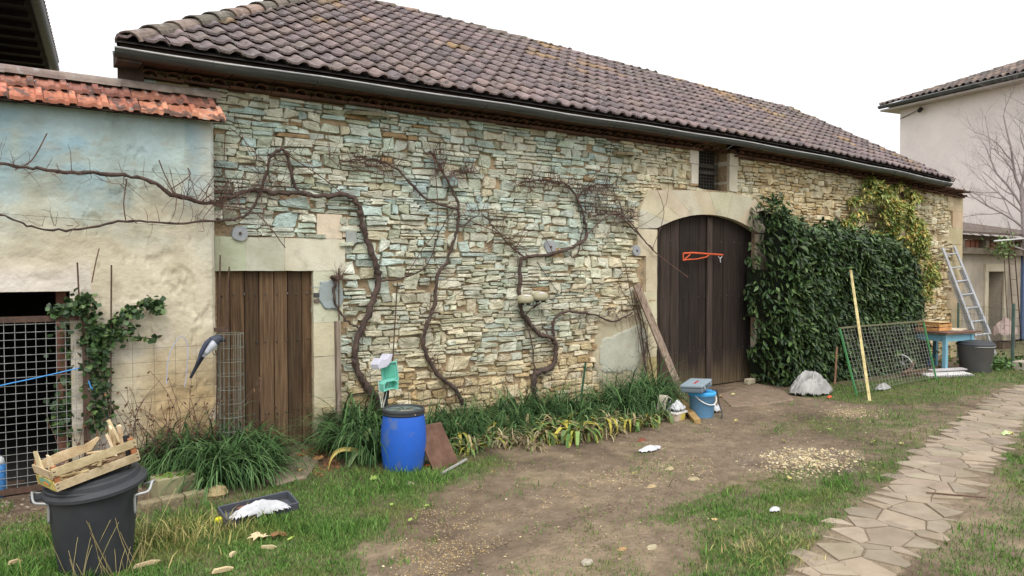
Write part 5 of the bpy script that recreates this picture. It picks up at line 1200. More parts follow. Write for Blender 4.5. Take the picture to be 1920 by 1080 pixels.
mb = MB(); mb.tube([W(-60, 738, gy_ - .03), W(0, 723, gy_ - .03), W(70, 708, gy_ - .03), W(148, 690, gy_ - .03)], .005, 5, sm=3, col=lin(70, 150, 220)); mb.tube([W(166, 714, gy_ - .04), W(170, 726, gy_ - .05), W(177, 732, gy_ - .05)], .005, 5, col=lin(70, 150, 220))
tag(mb.build('cord', mt['colored']), 'bright blue cord tied across the rusty mesh panel', 'cord')
# --- blue canister behind the mesh
p = G(-6, 936); t = empty('canister', tuple(p), 'blue plastic canister with white band at the left edge behind the mesh', 'canister'); mb = MB(); mb.T = U(p[0], p[1] + .05, 0); mb.lathe([(.055, 0), (.065, .02), (.066, .22), (.06, .26)], 20, col=lin(70, 130, 190)); mb.build('body', mt['colored'], t, True); mb = MB(); mb.T = U(p[0], p[1] + .05, 0); mb.lathe([(.06, .255), (.05, .30), (.02, .33)], 20, col=lin(216, 220, 222)); mb.build('neck', mt['colored'], t, True); mb = MB(); mb.T = U(p[0], p[1] + .05, 0); mb.lathe([(.025, .325), (.025, .36)], 14, col=lin(60, 110, 190)); mb.build('cap', mt['colored'], t)
# --- iron rods
for (a, b, lab) in (((145, 492), (150, 600), 'short rusty rod standing above the ivy at the opening corner'), ((209, 497), (207, 800), 'thin rusty rod upright against the plaster between ivy and magpie'), ((413, 478), (404, 850), 'rusty rod at the shed corner beside the small door'), ((430, 500), (411, 850), 'rusty rod leaning across the left plank of the small door'), ((635, 503), (637, 800), 'thin dark iron rod rising beside the weathered grey post'), ((745, 530), (735, 700), 'slender brown cane upright above the turquoise seat'), ((1172, 495), (1212, 700), 'slender dark cane leaning by the plank at the arched door')):
    Yr = SY - .12 if a[0] < 420 else -.42 if a[0] < 500 else -.14
    mb = MB(); mb.tube([W(*a, Yr + .05), W(*b, Yr)], .0065, 6); tag(mb.build('iron_rod', mt['rust']), lab, 'rod', 'rods standing against the walls')
# --- netting by the shed and roll by the door
def net(name, a, b, h, sx, sz, m_, label, cat='fence', arch=False, r=.0022, parts=True, posts=()):
    a = Vector(a); b = Vector(b); L = (b - a).length; n = int(L / sx); t = empty(name, tuple(a), label, cat); mb = MB(); d = (b - a) / n
    for i in range(n + 1):
        q = a + d * i + Vector((0, random.uniform(-.01, .01), 0)); mb.tube([q, q + Vector((random.uniform(-.01, .01), 0, h))], r, 3, cap=False)
        if arch and i < n: mb.tube([q + Vector((0, 0, h))] + [q + d * (.5 - .5 * math.cos(math.pi * k / 6)) + Vector((0, 0, h + .07 * math.sin(math.pi * k / 6))) for k in range(1, 7)], r, 3, cap=False)
    k = 0
    while k * sz <= h + 1e-6:
        mb.tube([a + d * i + Vector((0, random.uniform(-.01, .01), k * sz + random.uniform(-.006, .006))) for i in range(0, n + 1)], r, 3, cap=False); k += 1
    mb.build('wire', m_, t)
    if posts:
        for (p, hh, rr2, mm) in posts: mb = MB(); mb.tube([p, (p[0] + random.uniform(-.02, .02), p[1], hh)], rr2, 6); mb.build('post', mm, t)
    return t
nY = SY - .25
a = W(165, 800, nY); b = W(408, 800, nY); a[2] = b[2] = 0
net('wire_netting', a, b, float(W(300, 632, nY)[2]), .145, .11, mt['oldwire'], 'rusty square wire netting stretched along the foot of the shed wall', r=.0013)
b2 = W(457, 800, nY - .0); b2[2] = 0
t = empty('wire_roll', tuple((b + b2) / 2), 'loose roll of green grey wire netting standing before the small door', 'wire roll'); mb = MB(); cx_, cyy = (b[0] + b2[0]) / 2, nY - .02; rd_ = (b2[0] - b[0]) / 2; hh = float(W(430, 625, nY)[2])
for k in range(16): an = 2 * math.pi * k / 16 * 1.2; rr2 = rd_ * (1 - .02 * k); mb.tube([(cx_ + rr2 * math.cos(an), cyy + rr2 * math.sin(an), 0), (cx_ + rr2 * math.cos(an), cyy + rr2 * math.sin(an), hh)], .0026, 4)
for q in range(11): z = hh * q / 10; mb.tube([(cx_ + rd_ * (1 - .001 * k) * math.cos(an), cyy + rd_ * math.sin(an), z) for k, an in [(k, 2 * math.pi * k / 20 * 1.2) for k in range(21)]], .0026, 4)
mb.build('wire', M('green_wire', (.20, .23, .19), (.14, .13, .10), bump=0), t)
mb = MB(); p = W(408, 618, nY - .02); mb.box((p[0] + .03, p[1], p[2]), (.12, .02, .035)); mb.build('clip', mt['rust'], t)
# light blue string looped on the netting
mb = MB(); mb.tube([W(312, 720, nY - .01), W(316, 670, nY - .01), W(330, 640, nY - .01), W(342, 630, nY - .02), (W(352, 650, nY - .01)), W(350, 700, nY - .01), W(346, 725, nY - .01)], .0035, 5, sm=4, col=lin(170, 178, 204)); tag(mb.build('string', mt['colored']), 'pale blue string looped over the netting left of the magpie', 'string')
# --- magpie
t = empty('magpie', tuple(W(398, 650, nY - .05)), 'magpie with grey head, white flank and long dark tail perched on the netting', 'bird')
def bird_mb():
    mb = MB(); Y = nY - .06; pts = [(357, 709, .010), (368, 688, .016), (378, 669, .024), (386, 657, .038), (394, 647, .048), (401, 640, .047), (408, 636, .037), (413, 636, .030), (418, 638, .014), (424, 640, .003)]
    P = [Vector(W(u, v, Y)) for u, v, r in pts]; rad = [r for *_, r in pts]; Q, rr2 = smooth(P, rad, 5); n = 14; V = []; C = []
    dk = np.array(lin(66, 70, 80)); wh = np.array(lin(214, 216, 226)); bk = np.array(lin(38, 40, 48))
    for i, q in enumerate(Q):
        t_ = (Q[min(i + 1, len(Q) - 1)] - Q[max(i - 1, 0)]).normalized(); s1 = t_.cross(Vector((0, -1, 0))).normalized(); s2 = t_.cross(s1); f = i / (len(Q) - 1)
        for k in range(n):
            a_ = 2 * math.pi * k / n; fl = .35 if f < .28 else 1
            V.append(q + s1 * math.cos(a_) * rr2[i] * 1.05 + s2 * math.sin(a_) * rr2[i] * fl)
            low = math.cos(a_)
            nr = s1 * math.cos(a_) + s2 * math.sin(a_); dl = nr.dot(Vector((-.6, 0, .75))); C.append(bk if f < .24 else (wh if f < .55 and dl < .45 else dk if f < .90 else bk))
    F = [(i * n + k, i * n + (k + 1) % n, (i + 1) * n + (k + 1) % n, (i + 1) * n + k) for i in range(len(Q) - 1) for k in range(n)]; mb.add(V, F, C); return mb
bird_mb().build('body', mt['colored'], t, True)
mb = MB(); Q, rr2 = smooth([Vector(W(u, v, nY - .09)) for u, v in ((396, 634), (387, 644), (378, 660), (369, 682))], [.010, .020, .018, .004], 5); mb.tube(Q, rr2, 8, col=lin(60, 66, 84)); w_ = mb.build('wing', mt['colored'], t, True)
mb = MB()
for du in (0, 5): mb.tube([W(398 + du, 655, nY - .05), W(400 + du, 664, nY - .02), W(404 + du, 666, nY - .01)], .003, 5, col=(.03, .03, .03))
mb.build('foot', mt['colored'], t)
# --- black bin with lid, crate on it
bp_ = G(181, 1068); bx, by = bp_[0], bp_[1]
t = empty('rubbish_bin', (bx, by, 0), 'round black plastic dustbin with domed lid at the lower left, crate on top', 'bin'); TILT = -7
mb = MB(); mb.T = U(bx, by, 0, 0, 0, -1.5); ringp = [(a_ * .82, b_) for a_, b_ in [(.215, 0), (.225, .01)] + [(.225 + .065 * k / 14, .02 + .48 * k / 14) for k in range(15)] + [(.300, .505), (.300, .52), (.285, .52)]]
n = 64; V = []; F = []
for i, (r, z) in enumerate(ringp):
    for k in range(n): a_ = 2 * math.pi * k / n; q = r * (1 + (.012 if (k // 4) % 2 and 3 < i < 15 else 0)); V.append((q * math.cos(a_), q * math.sin(a_), z))
for i in range(len(ringp) - 1):
    for k in range(n): F.append((i * n + k, i * n + (k + 1) % n, (i + 1) * n + (k + 1) % n, (i + 1) * n + k))
F.append(tuple(range(n - 1, -1, -1))); F.append(tuple(range((len(ringp) - 1) * n, len(ringp) * n))); mb.add(V, F); mb.build('body', mt['blackplastic'], t, True)
mb = MB(); LT = U(bx, by, .528, 0, 3, TILT); mb.T = LT; mb.lathe([(.264, -.040), (.272, -.034), (.272, -.016), (.262, -.008), (.250, .004), (.240, .008), (.234, .034), (.226, .040), (.190, .046), (.184, .036), (.178, .036), (.172, .046), (.10, .058), (.0, .062)], 56, capb=False, capt=False)
mb.slab([(-.26, -.05), (-.325, -.04), (-.325, .04), (-.26, .05)], -.03, -.012); ld_ = mb.build('lid', mt['blackplastic'], t, False)
for sg in (-1, 1):
    mb = MB(); mb.T = U(bx, by, 0, -25 if sg > 0 else 0); xx = .236 * sg
    mb.tube([(xx, -.07, .34), (xx, -.075, .43), (xx + .012 * sg, -.075, .45), (xx + .065 * sg, -.05, .46), (xx + .072 * sg, 0, .50), (xx + .065 * sg, .05, .49), (xx, .06, .47)], .0075, 8, sm=4); mb.build('handle', mt['zincrim'], t, True)
def crate(root, T, L, D, H, col, endcol=None, broken=True, fill=True):
    mb = MB(); mb.T = T; sl = H * .36; th = .006
    for z in (sl / 2, H - sl / 2):
        mb.box((0, -D / 2, z), (L, th, sl), jit=.002, col=jc(col)); 
        if z < H / 2 or not broken: mb.box((0, D / 2, z), (L, th, sl), jit=.002, col=jc(col))
    if broken: mb.T = T @ Matrix.Rotation(R(-3), 4, 'Y'); mb.prism([(-L / 2, H - sl), (L * .18, H - sl * 1.1), (L * .32, H + .0), (L * .30, H + .01), (L * .10, H - .008), (L * .02, H + .006), (-L * .2, H + .01), (-L / 2, H)], D / 2 - .004, D / 2 + .004, jc(col)); mb.T = T
    mb.build('side_slat', mt['wood'], root)
    mb = MB(); mb.T = T
    for s_ in (-1, 1): mb = MB(); mb.T = T; mb.box((s_ * L / 2, 0, H * .25), (th, D - .01, H * .42), col=endcol if (endcol and s_ < 0) else jc(col), jit=.001); mb.box((s_ * L / 2, 0, H * .72), (th, D - .01, H * .36), col=jc(col), jit=.002); mb.build('end_panel', mt['wood'], root)
    mb = MB(); mb.T = T
    for s_ in (-1, 1):
        for q in (-1, 1):
            mb = MB(); mb.T = T; mb.box((s_ * (L / 2 - .02), q * (D / 2 - .018), H * .53), (.028, .026, H * 1.06), col=lin(176, 118, 80)); mb.build('corner_post', mt['wood'], root)
    mb = MB(); mb.T = T
    for k in range(5): mb.box((0, -D / 2 + D * (k + .5) / 5, .004), (L - .01, D / 5 - .006, .006), col=jc(col))
    mb.build('base_slat', mt['wood'], root)
    mb = MB(); mb.T = T
    for s_ in (-1, 1):
        for z in (.15, .30, .68, .85): mb.box((s_ * (L / 2 - .012), -D / 2 - .004, H * z), (.012, .003, .004), col=(.06, .05, .05))
    mb.build('staple', mt['colored'], root)
ct = empty('wooden_crate', (bx, by, .5), 'broken pale wooden fruit crate full of kindling on the black dustbin', 'crate')
pine = lin(206, 186, 150)
CT = LT @ U(-.02, -.04, .066, 15, -3, -4); crate(ct, CT, .45, .28, .13, pine, lin(206, 190, 110))
mb = MB(); mb.T = CT
def disc(mb, x, y, z, rx, rz, col, n=18): mb.prism([(x + rx * math.cos(2 * math.pi * k / n), z + rz * math.sin(2 * math.pi * k / n)) for k in range(n)], y - .0, y + .001, col)
mb.T = CT @ U(-.2295, 0, 0, -90); disc(mb, 0, -.0010, .040, .085, .020, lin(120, 166, 140)); mb.T = CT @ U(-.2308, 0, 0, -90); disc(mb, .02, -.0010, .032, .05, .008, lin(224, 140, 60)); mb.build('printed_panel', mt['colored'], ct)
mb = MB(); mb.T = CT; rd = random.Random(5)
for k in range(60):
    a_ = rd.gauss(0, .5); L = rd.uniform(.08, .24); c = Vector((rd.uniform(-.14, .14), rd.uniform(-.10, .10), rd.uniform(.02, .075))); v = Vector((math.cos(a_), math.sin(a_), rd.uniform(-.12, .12))) * L / 2
    if rd.random() < .5: mb.beam(c - v, c + v, rd.uniform(.008, .022), rd.uniform(.003, .008), jc(lin(200, 178, 138), .2))
    else: mb.tube([c - v, c + Vector((0, 0, rd.uniform(-.01, .02))), c + v], rd.uniform(.003, .007), 6, col=jc(lin(140, 118, 96), .2))
for (x, y, h, w2, tl) in ((-.205, -.10, .19, .05, 5), (-.215, .06, .20, .05, -8), (-.19, -.02, .165, .05, 10), (.17, .05, .20, .045, 12), (.20, .10, .225, .05, -18), (.14, .0, .17, .04, -25), (.21, .02, .20, .035, 8)):
    mb.box((x, y, h - .07), (.012, w2, .14), Matrix.Rotation(R(tl), 3, 'X'), col=jc(lin(232, 212, 176), .06), jit=.008)
mb.build('kindling', mt['wood'], ct)
mb = MB(); mb.T = CT; mb.tube([(.185, -.10, .02), (.195, -.095, .155)], .017, 10, col=(.02, .02, .022)); mb.build('black_tube', mt['colored'], ct)
# --- trough, kerb stones, tray, lid, litter near the bed
p = G(332, 934); mb = MB(); mb.T = U(p[0], p[1] + .08, 0, 8); 
mb.slab([(-.15, -.08), (.15, -.08), (.15, .09), (-.15, .09)], 0, .165, lin(150, 144, 112), .015); 
tr = mb.build('stone_trough', mt['flag']); tag(tr, 'small mossy stone trough planted at the edge of the left bed', 'planter')
mb = MB(); mb.T = U(p[0], p[1] + .08, 0, 8)
rd = random.Random(3)
for k in range(70): mb.rock((rd.uniform(-.13, .13), rd.uniform(-.07, .08), .163), rd.uniform(.008, .02), jc(lin(104, 136, 52) if rd.random() < .7 else lin(80, 62, 46), .2), n=5)
mb.build('moss', mt['leafdull'], tr).location = (0, 0, 0); 
ms = [o_ for o_ in bpy.data.objects if o_.name.startswith('moss')][-1]; 
mb = MB(); q = [G(262, 962), G(300, 952), G(345, 943), G(385, 934), G(422, 926)]
for i in range(4):
    a_, b_ = Vector(q[i]), Vector(q[i + 1]); mb = MB(); mb.beam(a_ + Vector((0, 0, .035)), b_ - (b_ - a_) * .05 + Vector((0, 0, .035)), .09, .075, jc(lin(150, 140, 110), .12), up=(0, 0, 1)); tag(mb.build('edging_stone', mt['stone'], bevel=.012), ('edging stone nearest the black bin', 'edging stone below the mossy trough', 'third edging stone from the black bin', 'edging stone next to the rounded tan stone')[i], 'stone', 'edging stones in a row below the left bed')
p = G(408, 938); mb = MB(); mb.rock((p[0], p[1] + .05, .035), .075, lin(176, 156, 116), (1.2, .8, .9), seed=4); tag(mb.build('boulder', mt['stone'], bevel=.01), 'rounded tan stone at the right end of the edging stones', 'stone')
p = G(488, 972); t = empty('plastic_tray', tuple(p), 'long dark grey plastic tray lying tilted in the grass', 'tray'); mb = MB(); mb.T = U(p[0], p[1] + .04, .03, 4, 12, -2); c = lin(84, 86, 94)
for (cc, dd) in (((0, 0, 0), (.50, .19, .012)), ((0, .095, .03), (.50, .012, .07)), ((0, -.095, .03), (.50, .012, .07)), ((.25, 0, .03), (.012, .19, .07)), ((-.25, 0, .03), (.012, .19, .07))): mb.box(cc, dd, col=c)
mb.build('body', mt['colored'], t, bevel=.004)
def sheet(name, c, sx, sy, h, m_, seedx, yaw=0, col=(1, 1, 1), n=26, parent=None, lift=0, drape=1.0):
    x = np.linspace(-1, 1, n); X, Y = np.meshgrid(x, x); r = np.sqrt(X ** 2 + Y ** 2) + .25 * (fbm(X * 2 + 9, Y * 2 + 3, seedx) - .5)
    rid = 1 - np.abs(2 * fbm(X * 1.9 + 5, Y * 1.9, seedx + 1) - 1) * 1.6
    Z = h * np.clip(1 - r, 0, 1) ** .55 * (.45 + .65 * np.clip(rid, 0, 1)) * drape + .01 + .012 * fbm(X * 6, Y * 6, seedx + 2)
    ca, sa = math.cos(R(yaw)), math.sin(R(yaw)); k = 1 + .15 * (fbm(X * 2, Y * 2, seedx + 4) - .5); px = X * sx * k; py = Y * sy * k
    V = np.stack([c[0] + px * ca - py * sa, c[1] + px * sa + py * ca, (c[2] if len(c) > 2 else 0) + Z + lift], -1).reshape(-1, 3); keep = r.reshape(-1) < 1.0; idx = np.arange(n * n).reshape(n, n); F = []
    for j in range(n - 1):
        for i in range(n - 1):
            q = (idx[j, i], idx[j, i + 1], idx[j + 1, i + 1], idx[j + 1, i])
            if all(keep[list(q)]): F.append(q)
    F = np.array(F); us_ = np.unique(F); mp = -np.ones(n * n, int); mp[us_] = np.arange(len(us_)); V = V[us_]; F = mp[F]
    o = arr_obj(name, V, F, m_, parent, np.tile(np.array(col), (len(V), 1)), True, None if parent is not None else V.min(0)); return o
p = G(497, 978); o = sheet('plastic_bag', (p[0] - .02, p[1] + .04, .03), .24, .075, .10, mt['white'], 7, 4); tag(o, 'crumpled white plastic bag lying in the grey tray', 'plastic bag')
mb = MB(); p = G(452, 974); mb.T = U(p[0] + .02, p[1] + .03, .07, 25); mb.slab([(-.03, -.03), (.05, -.04), (.07, .0), (.02, .03), (-.04, .02)], 0, .006, lin(140, 96, 84)); tag(mb.build('dead_leaf', mt['leafdull']), 'dry reddish brown leaf lying on the tray between white plastic', 'leaf')
p = G(411, 984); mb = MB(); mb.lathe([(.026, 0), (.028, .004), (.028, .026), (.02, .032)], 18, c=(p[0], p[1], .02), col=lin(236, 226, 30)); tag(mb.build('bottle_cap', mt['colored'], None, True), 'bright yellow plastic cap in the grass beside the grey tray', 'cap')
# --- blue barrel
p = G(757, 880); t = empty('blue_barrel', tuple(p), 'bright blue plastic barrel with black band and lid beside the border', 'barrel'); HB = .545
mb = MB(); mb.lathe([(.165, 0), (.172, .008), (.180, .06), (.192, .16), (.197, .27), (.193, .38), (.182, .46), (.176, .49), (.172, .50)], 48, c=tuple(p)); mb.build('body', mt['blueplastic'], t, True)
mb = MB(); mb.lathe([(.174, .488), (.183, .490), (.185, .500), (.180, .508), (.185, .516), (.185, .535), (.178, .542), (.165, .542), (.163, .525)], 48, c=tuple(p), capb=False, capt=False); mb.build('rim_band', mt['blackplastic'], t, True)
mb = MB(); mb.lathe([(.166, .526), (.10, .530), (0, .528)], 40, c=tuple(p), capb=False, capt=False, col=lin(98, 112, 108)); ld = mb.build('lid', mt['colored'], t, True)
mb = MB()
for k in range(6): a_ = k * 1.05; mb.beam((p[0] + .03 * math.cos(a_), p[1] + .03 * math.sin(a_), .533), (p[0] + .14 * math.cos(a_ + .3), p[1] + .14 * math.sin(a_ + .3), .531), .012, .004, lin(90, 96, 84))
mb.tube([(p[0] - .08, p[1] - .1, .54), (p[0] + .0, p[1] - .16, .548), (p[0] + .02, p[1] - .188, .50)], .003, 4, col=lin(190, 170, 150)); mb.build('straw', mt['colored'], t)
# --- board, pipe by the barrel
a_ = Vector(G(814, 884)); b_ = Vector(G(862, 872)); mb = MB(); up = Vector((-.10, .16, .37)); mb.add([a_, b_, b_ + up * .98, a_ + up, a_ + Vector((0, .012, 0)), b_ + Vector((0, .012, 0)), b_ + up + Vector((0, .012, 0)), a_ + up + Vector((0, .012, 0))], [(0, 1, 2, 3), (7, 6, 5, 4), (0, 4, 5, 1), (1, 5, 6, 2), (2, 6, 7, 3), (3, 7, 4, 0)], lin(112, 84, 70)); tag(mb.build('board', mt['wood']), 'rust brown board leaning behind the blue barrel', 'board')
mb = MB(); mb.tube([Vector(G(829, 892)) + Vector((0, 0, .02)), Vector(G(874, 868)) + Vector((0, 0, .03))], .014, 10, col=lin(150, 146, 140)); tag(mb.build('pipe', mt['colored']), 'short grey pipe lying on the grass by the brown board', 'pipe')
mb = MB(); mb.rock((*G(802, 877)[:2], .02), .025, lin(220, 110, 60), (1.4, .7, .5), seed=1); tag(mb.build('brick_fragment', mt['stone']), 'orange brick fragment at the foot of the blue barrel', 'brick')
# --- weathered post
mb = MB(); mb.beam(W(636, 815, -.30), W(632, 602, -.22), .05, .05, lin(150, 136, 124), up=(0, 1, 0)); o = mb.build('wooden_post', mt['wooddoor'], bevel=.006); tag(o, 'weathered grey wooden post standing right of the small door', 'post')
# --- turquoise seat on a pole with foam
Ys = -.42; P_ = lambda u, v, y=0: Vector(W(u, v, Ys + y)); k_ = .0061
t = empty('small_chair', tuple(G(728, 812)), 'small turquoise plastic chair seat on a black pole behind the barrel', 'chair'); tq = lin(128, 206, 186)
c = P_(730, 697); mb = MB(); mb.T = Matrix.Translation(c) @ Matrix.Rotation(R(-8), 4, 'Y') @ Matrix.Rotation(R(-20), 4, 'Z')
mb.box((0, 0, 0), (.155, .016, .175), col=tq)
for (x, z, w2, h2) in ((-.078, 0, .012, .19), (.078, 0, .012, .19), (0, .094, .168, .012), (0, -.094, .168, .012)): mb.box((x, -.014, z), (w2, .035, h2), col=jc(tq, .04))
mb.box((0, -.010, 0), (.105, .006, .12), col=lin(100, 184, 160)); mb.build('back_panel', mt['colored'], t, bevel=.004)
c = P_(728, 722, -.05); mb = MB(); mb.T = Matrix.Translation(c) @ Matrix.Rotation(R(8), 4, 'Z'); prof_ = [(-.085, -.055), (-.088, .02), (-.06, .05), (.06, .055), (.090, .02), (.085, -.05), (.04, -.035), (-.03, -.038)]
n = len(prof_); V = [(x, -.05, z) for x, z in prof_] + [(x * .86, -.05, z * .80) for x, z in prof_] + [(x * .8, .03, z * .7) for x, z in prof_] + [(x, .05, z) for x, z in prof_]; F = [(i, (i + 1) % n, n + (i + 1) % n, n + i) for i in range(n)] + [(n + i, n + (i + 1) % n, 2 * n + (i + 1) % n, 2 * n + i) for i in range(n)] + [tuple(2 * n + i for i in range(n))] + [(3 * n + i, 3 * n + (i + 1) % n, (i + 1) % n, i) for i in range(n)] + [tuple(3 * n + i for i in range(n - 1, -1, -1))]
mb.add(V, F, tq); mb.build('seat_shell', mt['colored'], t)
mb = MB(); b0 = Vector(G(728, 812)); mb.tube([P_(724, 745, .0), (P_(724, 745, 0)[0], Ys, 0)], .018, 10, col=(.03, .03, .033)); mb.tube([P_(725, 732, 0), P_(724, 748, 0)], .026, 10, col=(.03, .03, .033)); mb.build('pole', mt['colored'], t)
mb = MB(); 
for (u0, u1, u2) in ((709, 712, 716), (722, 718, 715), (728, 724, 718)): mb.tube([P_(u0, 712, -.03), P_(u1, 740, -.03), P_(u2, 764, -.02)], .005, 6, sm=3, col=lin(206, 208, 200))
mb.tube([P_(742, 672, -.01), P_(746, 700, -.01), P_(744, 712, -.01)], .006, 6, sm=3, col=lin(170, 190, 180)); mb.build('strap', mt['colored'], t)
c = P_(717, 678, -.05); mb = MB(); mb.T = Matrix.Translation(c) @ Matrix.Rotation(R(-12), 4, 'Y') @ Matrix.Rotation(R(20), 4, 'Z'); mb.prism([(-.11, -.045), (-.11, .005), (-.05, .055), (-.02, .03), (.03, .03), (.07, .06), (.115, .045), (.06, -.03), (.0, -.055)], -.05, .06, lin(206, 204, 216)); tag(mb.build('foam_block', mt['colored'], None, bevel=.006), 'notched pale lilac foam block perched on the turquoise seat', 'foam')
# --- twin lamp
t = empty('wall_lamp', tuple(W(1000, 560, -.2)), 'twin beige plastic outdoor lamp hung in the middle of the stone wall', 'lamp')
for (u, v, y) in ((985, 561, -.20), (1013, 556, -.17)):
    c = Vector(W(u, v, y)); mb = MB(); mb.lathe([(.075, -.045), (.094, -.035), (.100, -.005), (.098, .022), (.08, .045), (.04, .058), (0, .06)], 24, c=tuple(c), col=lin(176, 170, 142), ell=(1.05, .8), capb=True, capt=False); h_ = mb.build('housing', mt['colored'], t, True)
    mb = MB(); mb.lathe([(.05, .0), (.045, .018), (0, .024)], 18, c=(c[0] - .01, c[1] - .045, c[2] + .030), col=lin(214, 206, 206), ell=(1.1, .55), capt=False); mb.build('lens', mt['colored'], h_, True)
    for dx_ in (-.045, .045): mb = MB(); mb.lathe([(.024, 0), (.026, .03)], 12, c=(c[0] + dx_, c[1], c[2] - .07), col=(.02, .018, .016)); mb.build('socket', mt['colored'], h_)
mb = MB(); mb.tube([W(985, 560, -.12), W(990, 566, -.03)], .01, 6); mb.tube([W(1013, 556, -.12), W(1013, 562, -.03)], .01, 6); mb.build('arm', mt['darkwood'], t)
mb = MB(); mb.tube([W(1022, 568, -.1), W(1036, 562, -.06), W(1046, 545, -.05), W(1040, 540, -.05), W(1000, 480, -.04)], .004, 5, sm=4); mb.build('cable', mt['blackplastic'], t)
# --- border fence and green post
a = W(652, 800, -.22); b = W(1218, 800, -.22); a[2] = b[2] = 0
gp3 = []
net('border_fence', a, b, .42, .085, .12, mt['oldwire'], 'low arched wire border fence in front of the stone wall', arch=True, r=.002)
mb = MB(); mb.tube([W(1086, 775, -.26), W(1098, 680, -.26)], .013, 8, col=lin(44, 84, 62)); tag(mb.build('fence_post', mt['colored']), 'short dark green metal post leaning in the long border', 'post')
# --- planks leaning beside the arched door
pb = Vector(G(1283, 752)); pt = Vector(W(1193, 534, -.10)); mb = MB(); mb.beam(pb, pt, .115, .03, lin(160, 142, 128), up=(0, 1, .0)); mb.build('x', mt['wooddoor']) if 0 else None
o = mb.build('plank', mt['wooddoor'], bevel=.004); tag(o, 'long weathered plank leaning diagonally beside the arched door', 'plank')
a_ = Vector(G(1308, 796)) + Vector((0, 0, .03)); b_ = Vector(W(1268, 742, float(G(1280, 770)[1]) + .25)); mb = MB(); mb.beam(a_, b_, .075, .055, lin(180, 150, 100), up=(0, .3, 1)); tag(mb.build('timber_offcut', mt['wood'], bevel=.003), 'short tan timber offcut sloping down in front of the blue bucket', 'timber')
# --- bucket, toolbox, tub, box
p = G(1316, 782); t = empty('bucket', tuple(p), 'blue plastic bucket with white handle by the arched door, toolbox on its lid', 'bucket')
mb = MB(); mb.lathe([(.128, 0), (.132, .01), (.150, .26), (.156, .262), (.156, .275), (.150, .28)], 40, c=tuple(p), col=lin(104, 152, 190)); mb.build('body', mt['colored'], t, True)
mb = MB(); mb.lathe([(.160, .268), (.163, .275), (.163, .305), (.152, .312), (.14, .302), (0, .304)], 40, c=tuple(p), col=lin(70, 166, 226), capb=False, capt=False); mb.build('lid', mt['colored'], t, True)
mb = MB(); hn = [(p[0] + .155 * math.cos(a_), p[1] + .155 * math.sin(a_) - .01, .27 - .10 * math.sin(math.pi * (q / 10)) ) for q, a_ in [(q, R(188) + R(150) * q / 10) for q in range(11)]]; mb.tube(hn, .0065, 8, col=lin(226, 226, 220), sm=2); mb.build('handle', mt['colored'], t, True)
t2 = empty('toolbox', (p[0], p[1], .33), 'closed grey plastic tool case with red lettering lying on the blue bucket', 'toolbox'); TB = U(p[0] - .10, p[1] + .0, .365, 22, -3, -6)
mb = MB(); mb.T = TB; mb.box((0, 0, 0), (.36, .26, .055), col=lin(108, 120, 128)); mb.build('base', mt['colored'], t2, bevel=.014)
mb = MB(); mb.T = TB; mb.box((0, 0, .046), (.37, .27, .036), col=lin(136, 150, 158)); mb.build('lid', mt['colored'], t2, bevel=.014)
mb = MB(); mb.T = TB
for x in (-.11, .11): mb.box((x, -.138, .022), (.03, .012, .035), col=lin(150, 160, 166))
mb.box((.0, -.137, .02), (.055, .012, .02), col=lin(90, 100, 106)); mb.build('latch', mt['colored'], t2, bevel=.003)
mb = MB(); mb.T = TB @ U(-.01, -.01, .0655, 0)
x = -.085
for k, (w2, pat) in enumerate(((.016, 'C'), (.014, 'o'), (.015, 'n'), (.010, 'l'), (.012, 'r'), (.014, 'o'), (.014, 'e'), (.014, 'n'))):
    if pat in 'Coe': mb.tube([(x + w2 * .5 + w2 * .45 * math.cos(a_), .016 * math.sin(a_), 0) for a_ in np.linspace(.7, 5.6, 9)], .0022, 4, col=lin(190, 70, 70))
    elif pat == 'n': mb.tube([(x, -.014, 0), (x, .012, 0), (x + w2 * .8, .012, 0), (x + w2 * .8, -.014, 0)], .0022, 4, col=lin(190, 70, 70))
    else: mb.tube([(x + .004, -.016, 0), (x + .004, .018, 0)], .0022, 4, col=lin(190, 70, 70))
    x += w2 + .006
mb.build('lettering', mt['colored'], t2)
p3 = G(1274, 790); t = empty('plastic_tub', tuple(p3), 'small tub with yellow, red and white label holding a crumpled cloth', 'tub')
mb = MB(); mb.T = U(p3[0], p3[1] + .06, 0, 12); nn = 28; V = []; C = []; F = []
for z, s_ in ((0, .92), (.02, .95), (.085, 1), (.095, 1.0)):
    for k in range(nn):
        a_ = 2 * math.pi * k / nn; ex = .45; cx2 = math.copysign(abs(math.cos(a_)) ** ex, math.cos(a_)) * .115 * s_; cy2 = math.copysign(abs(math.sin(a_)) ** ex, math.sin(a_)) * .085 * s_; V.append((cx2, cy2, z)); f = (k / nn + .25) % 1
        C.append(lin(206, 186, 92) if f < .12 or .40 < f < .62 else lin(190, 92, 84) if f < .30 and z < .05 else lin(208, 204, 198) if f < .40 else lin(196, 178, 160))
for i in range(3):
    for k in range(nn): F.append((i * nn + k, i * nn + (k + 1) % nn, (i + 1) * nn + (k + 1) % nn, (i + 1) * nn + k))
F.append(tuple(3 * nn + k for k in range(nn))); mb.add(V, F, C); mb.build('body', mt['colored'], t, False)
mb = MB(); mb.T = U(p3[0], p3[1] + .06, .092, 12); mb.slab([(-.12, -.088), (.12, -.088), (.12, .088), (-.12, .088)], 0, .022, lin(222, 218, 210), .012); mb.build('lid', mt['colored'], t)
o = sheet('cloth', (p3[0] + .02, p3[1] + .05, .108), .14, .09, .11, mt['white'], 31, 15); tag(o, 'crumpled white cloth with green edge on the small tub', 'cloth')
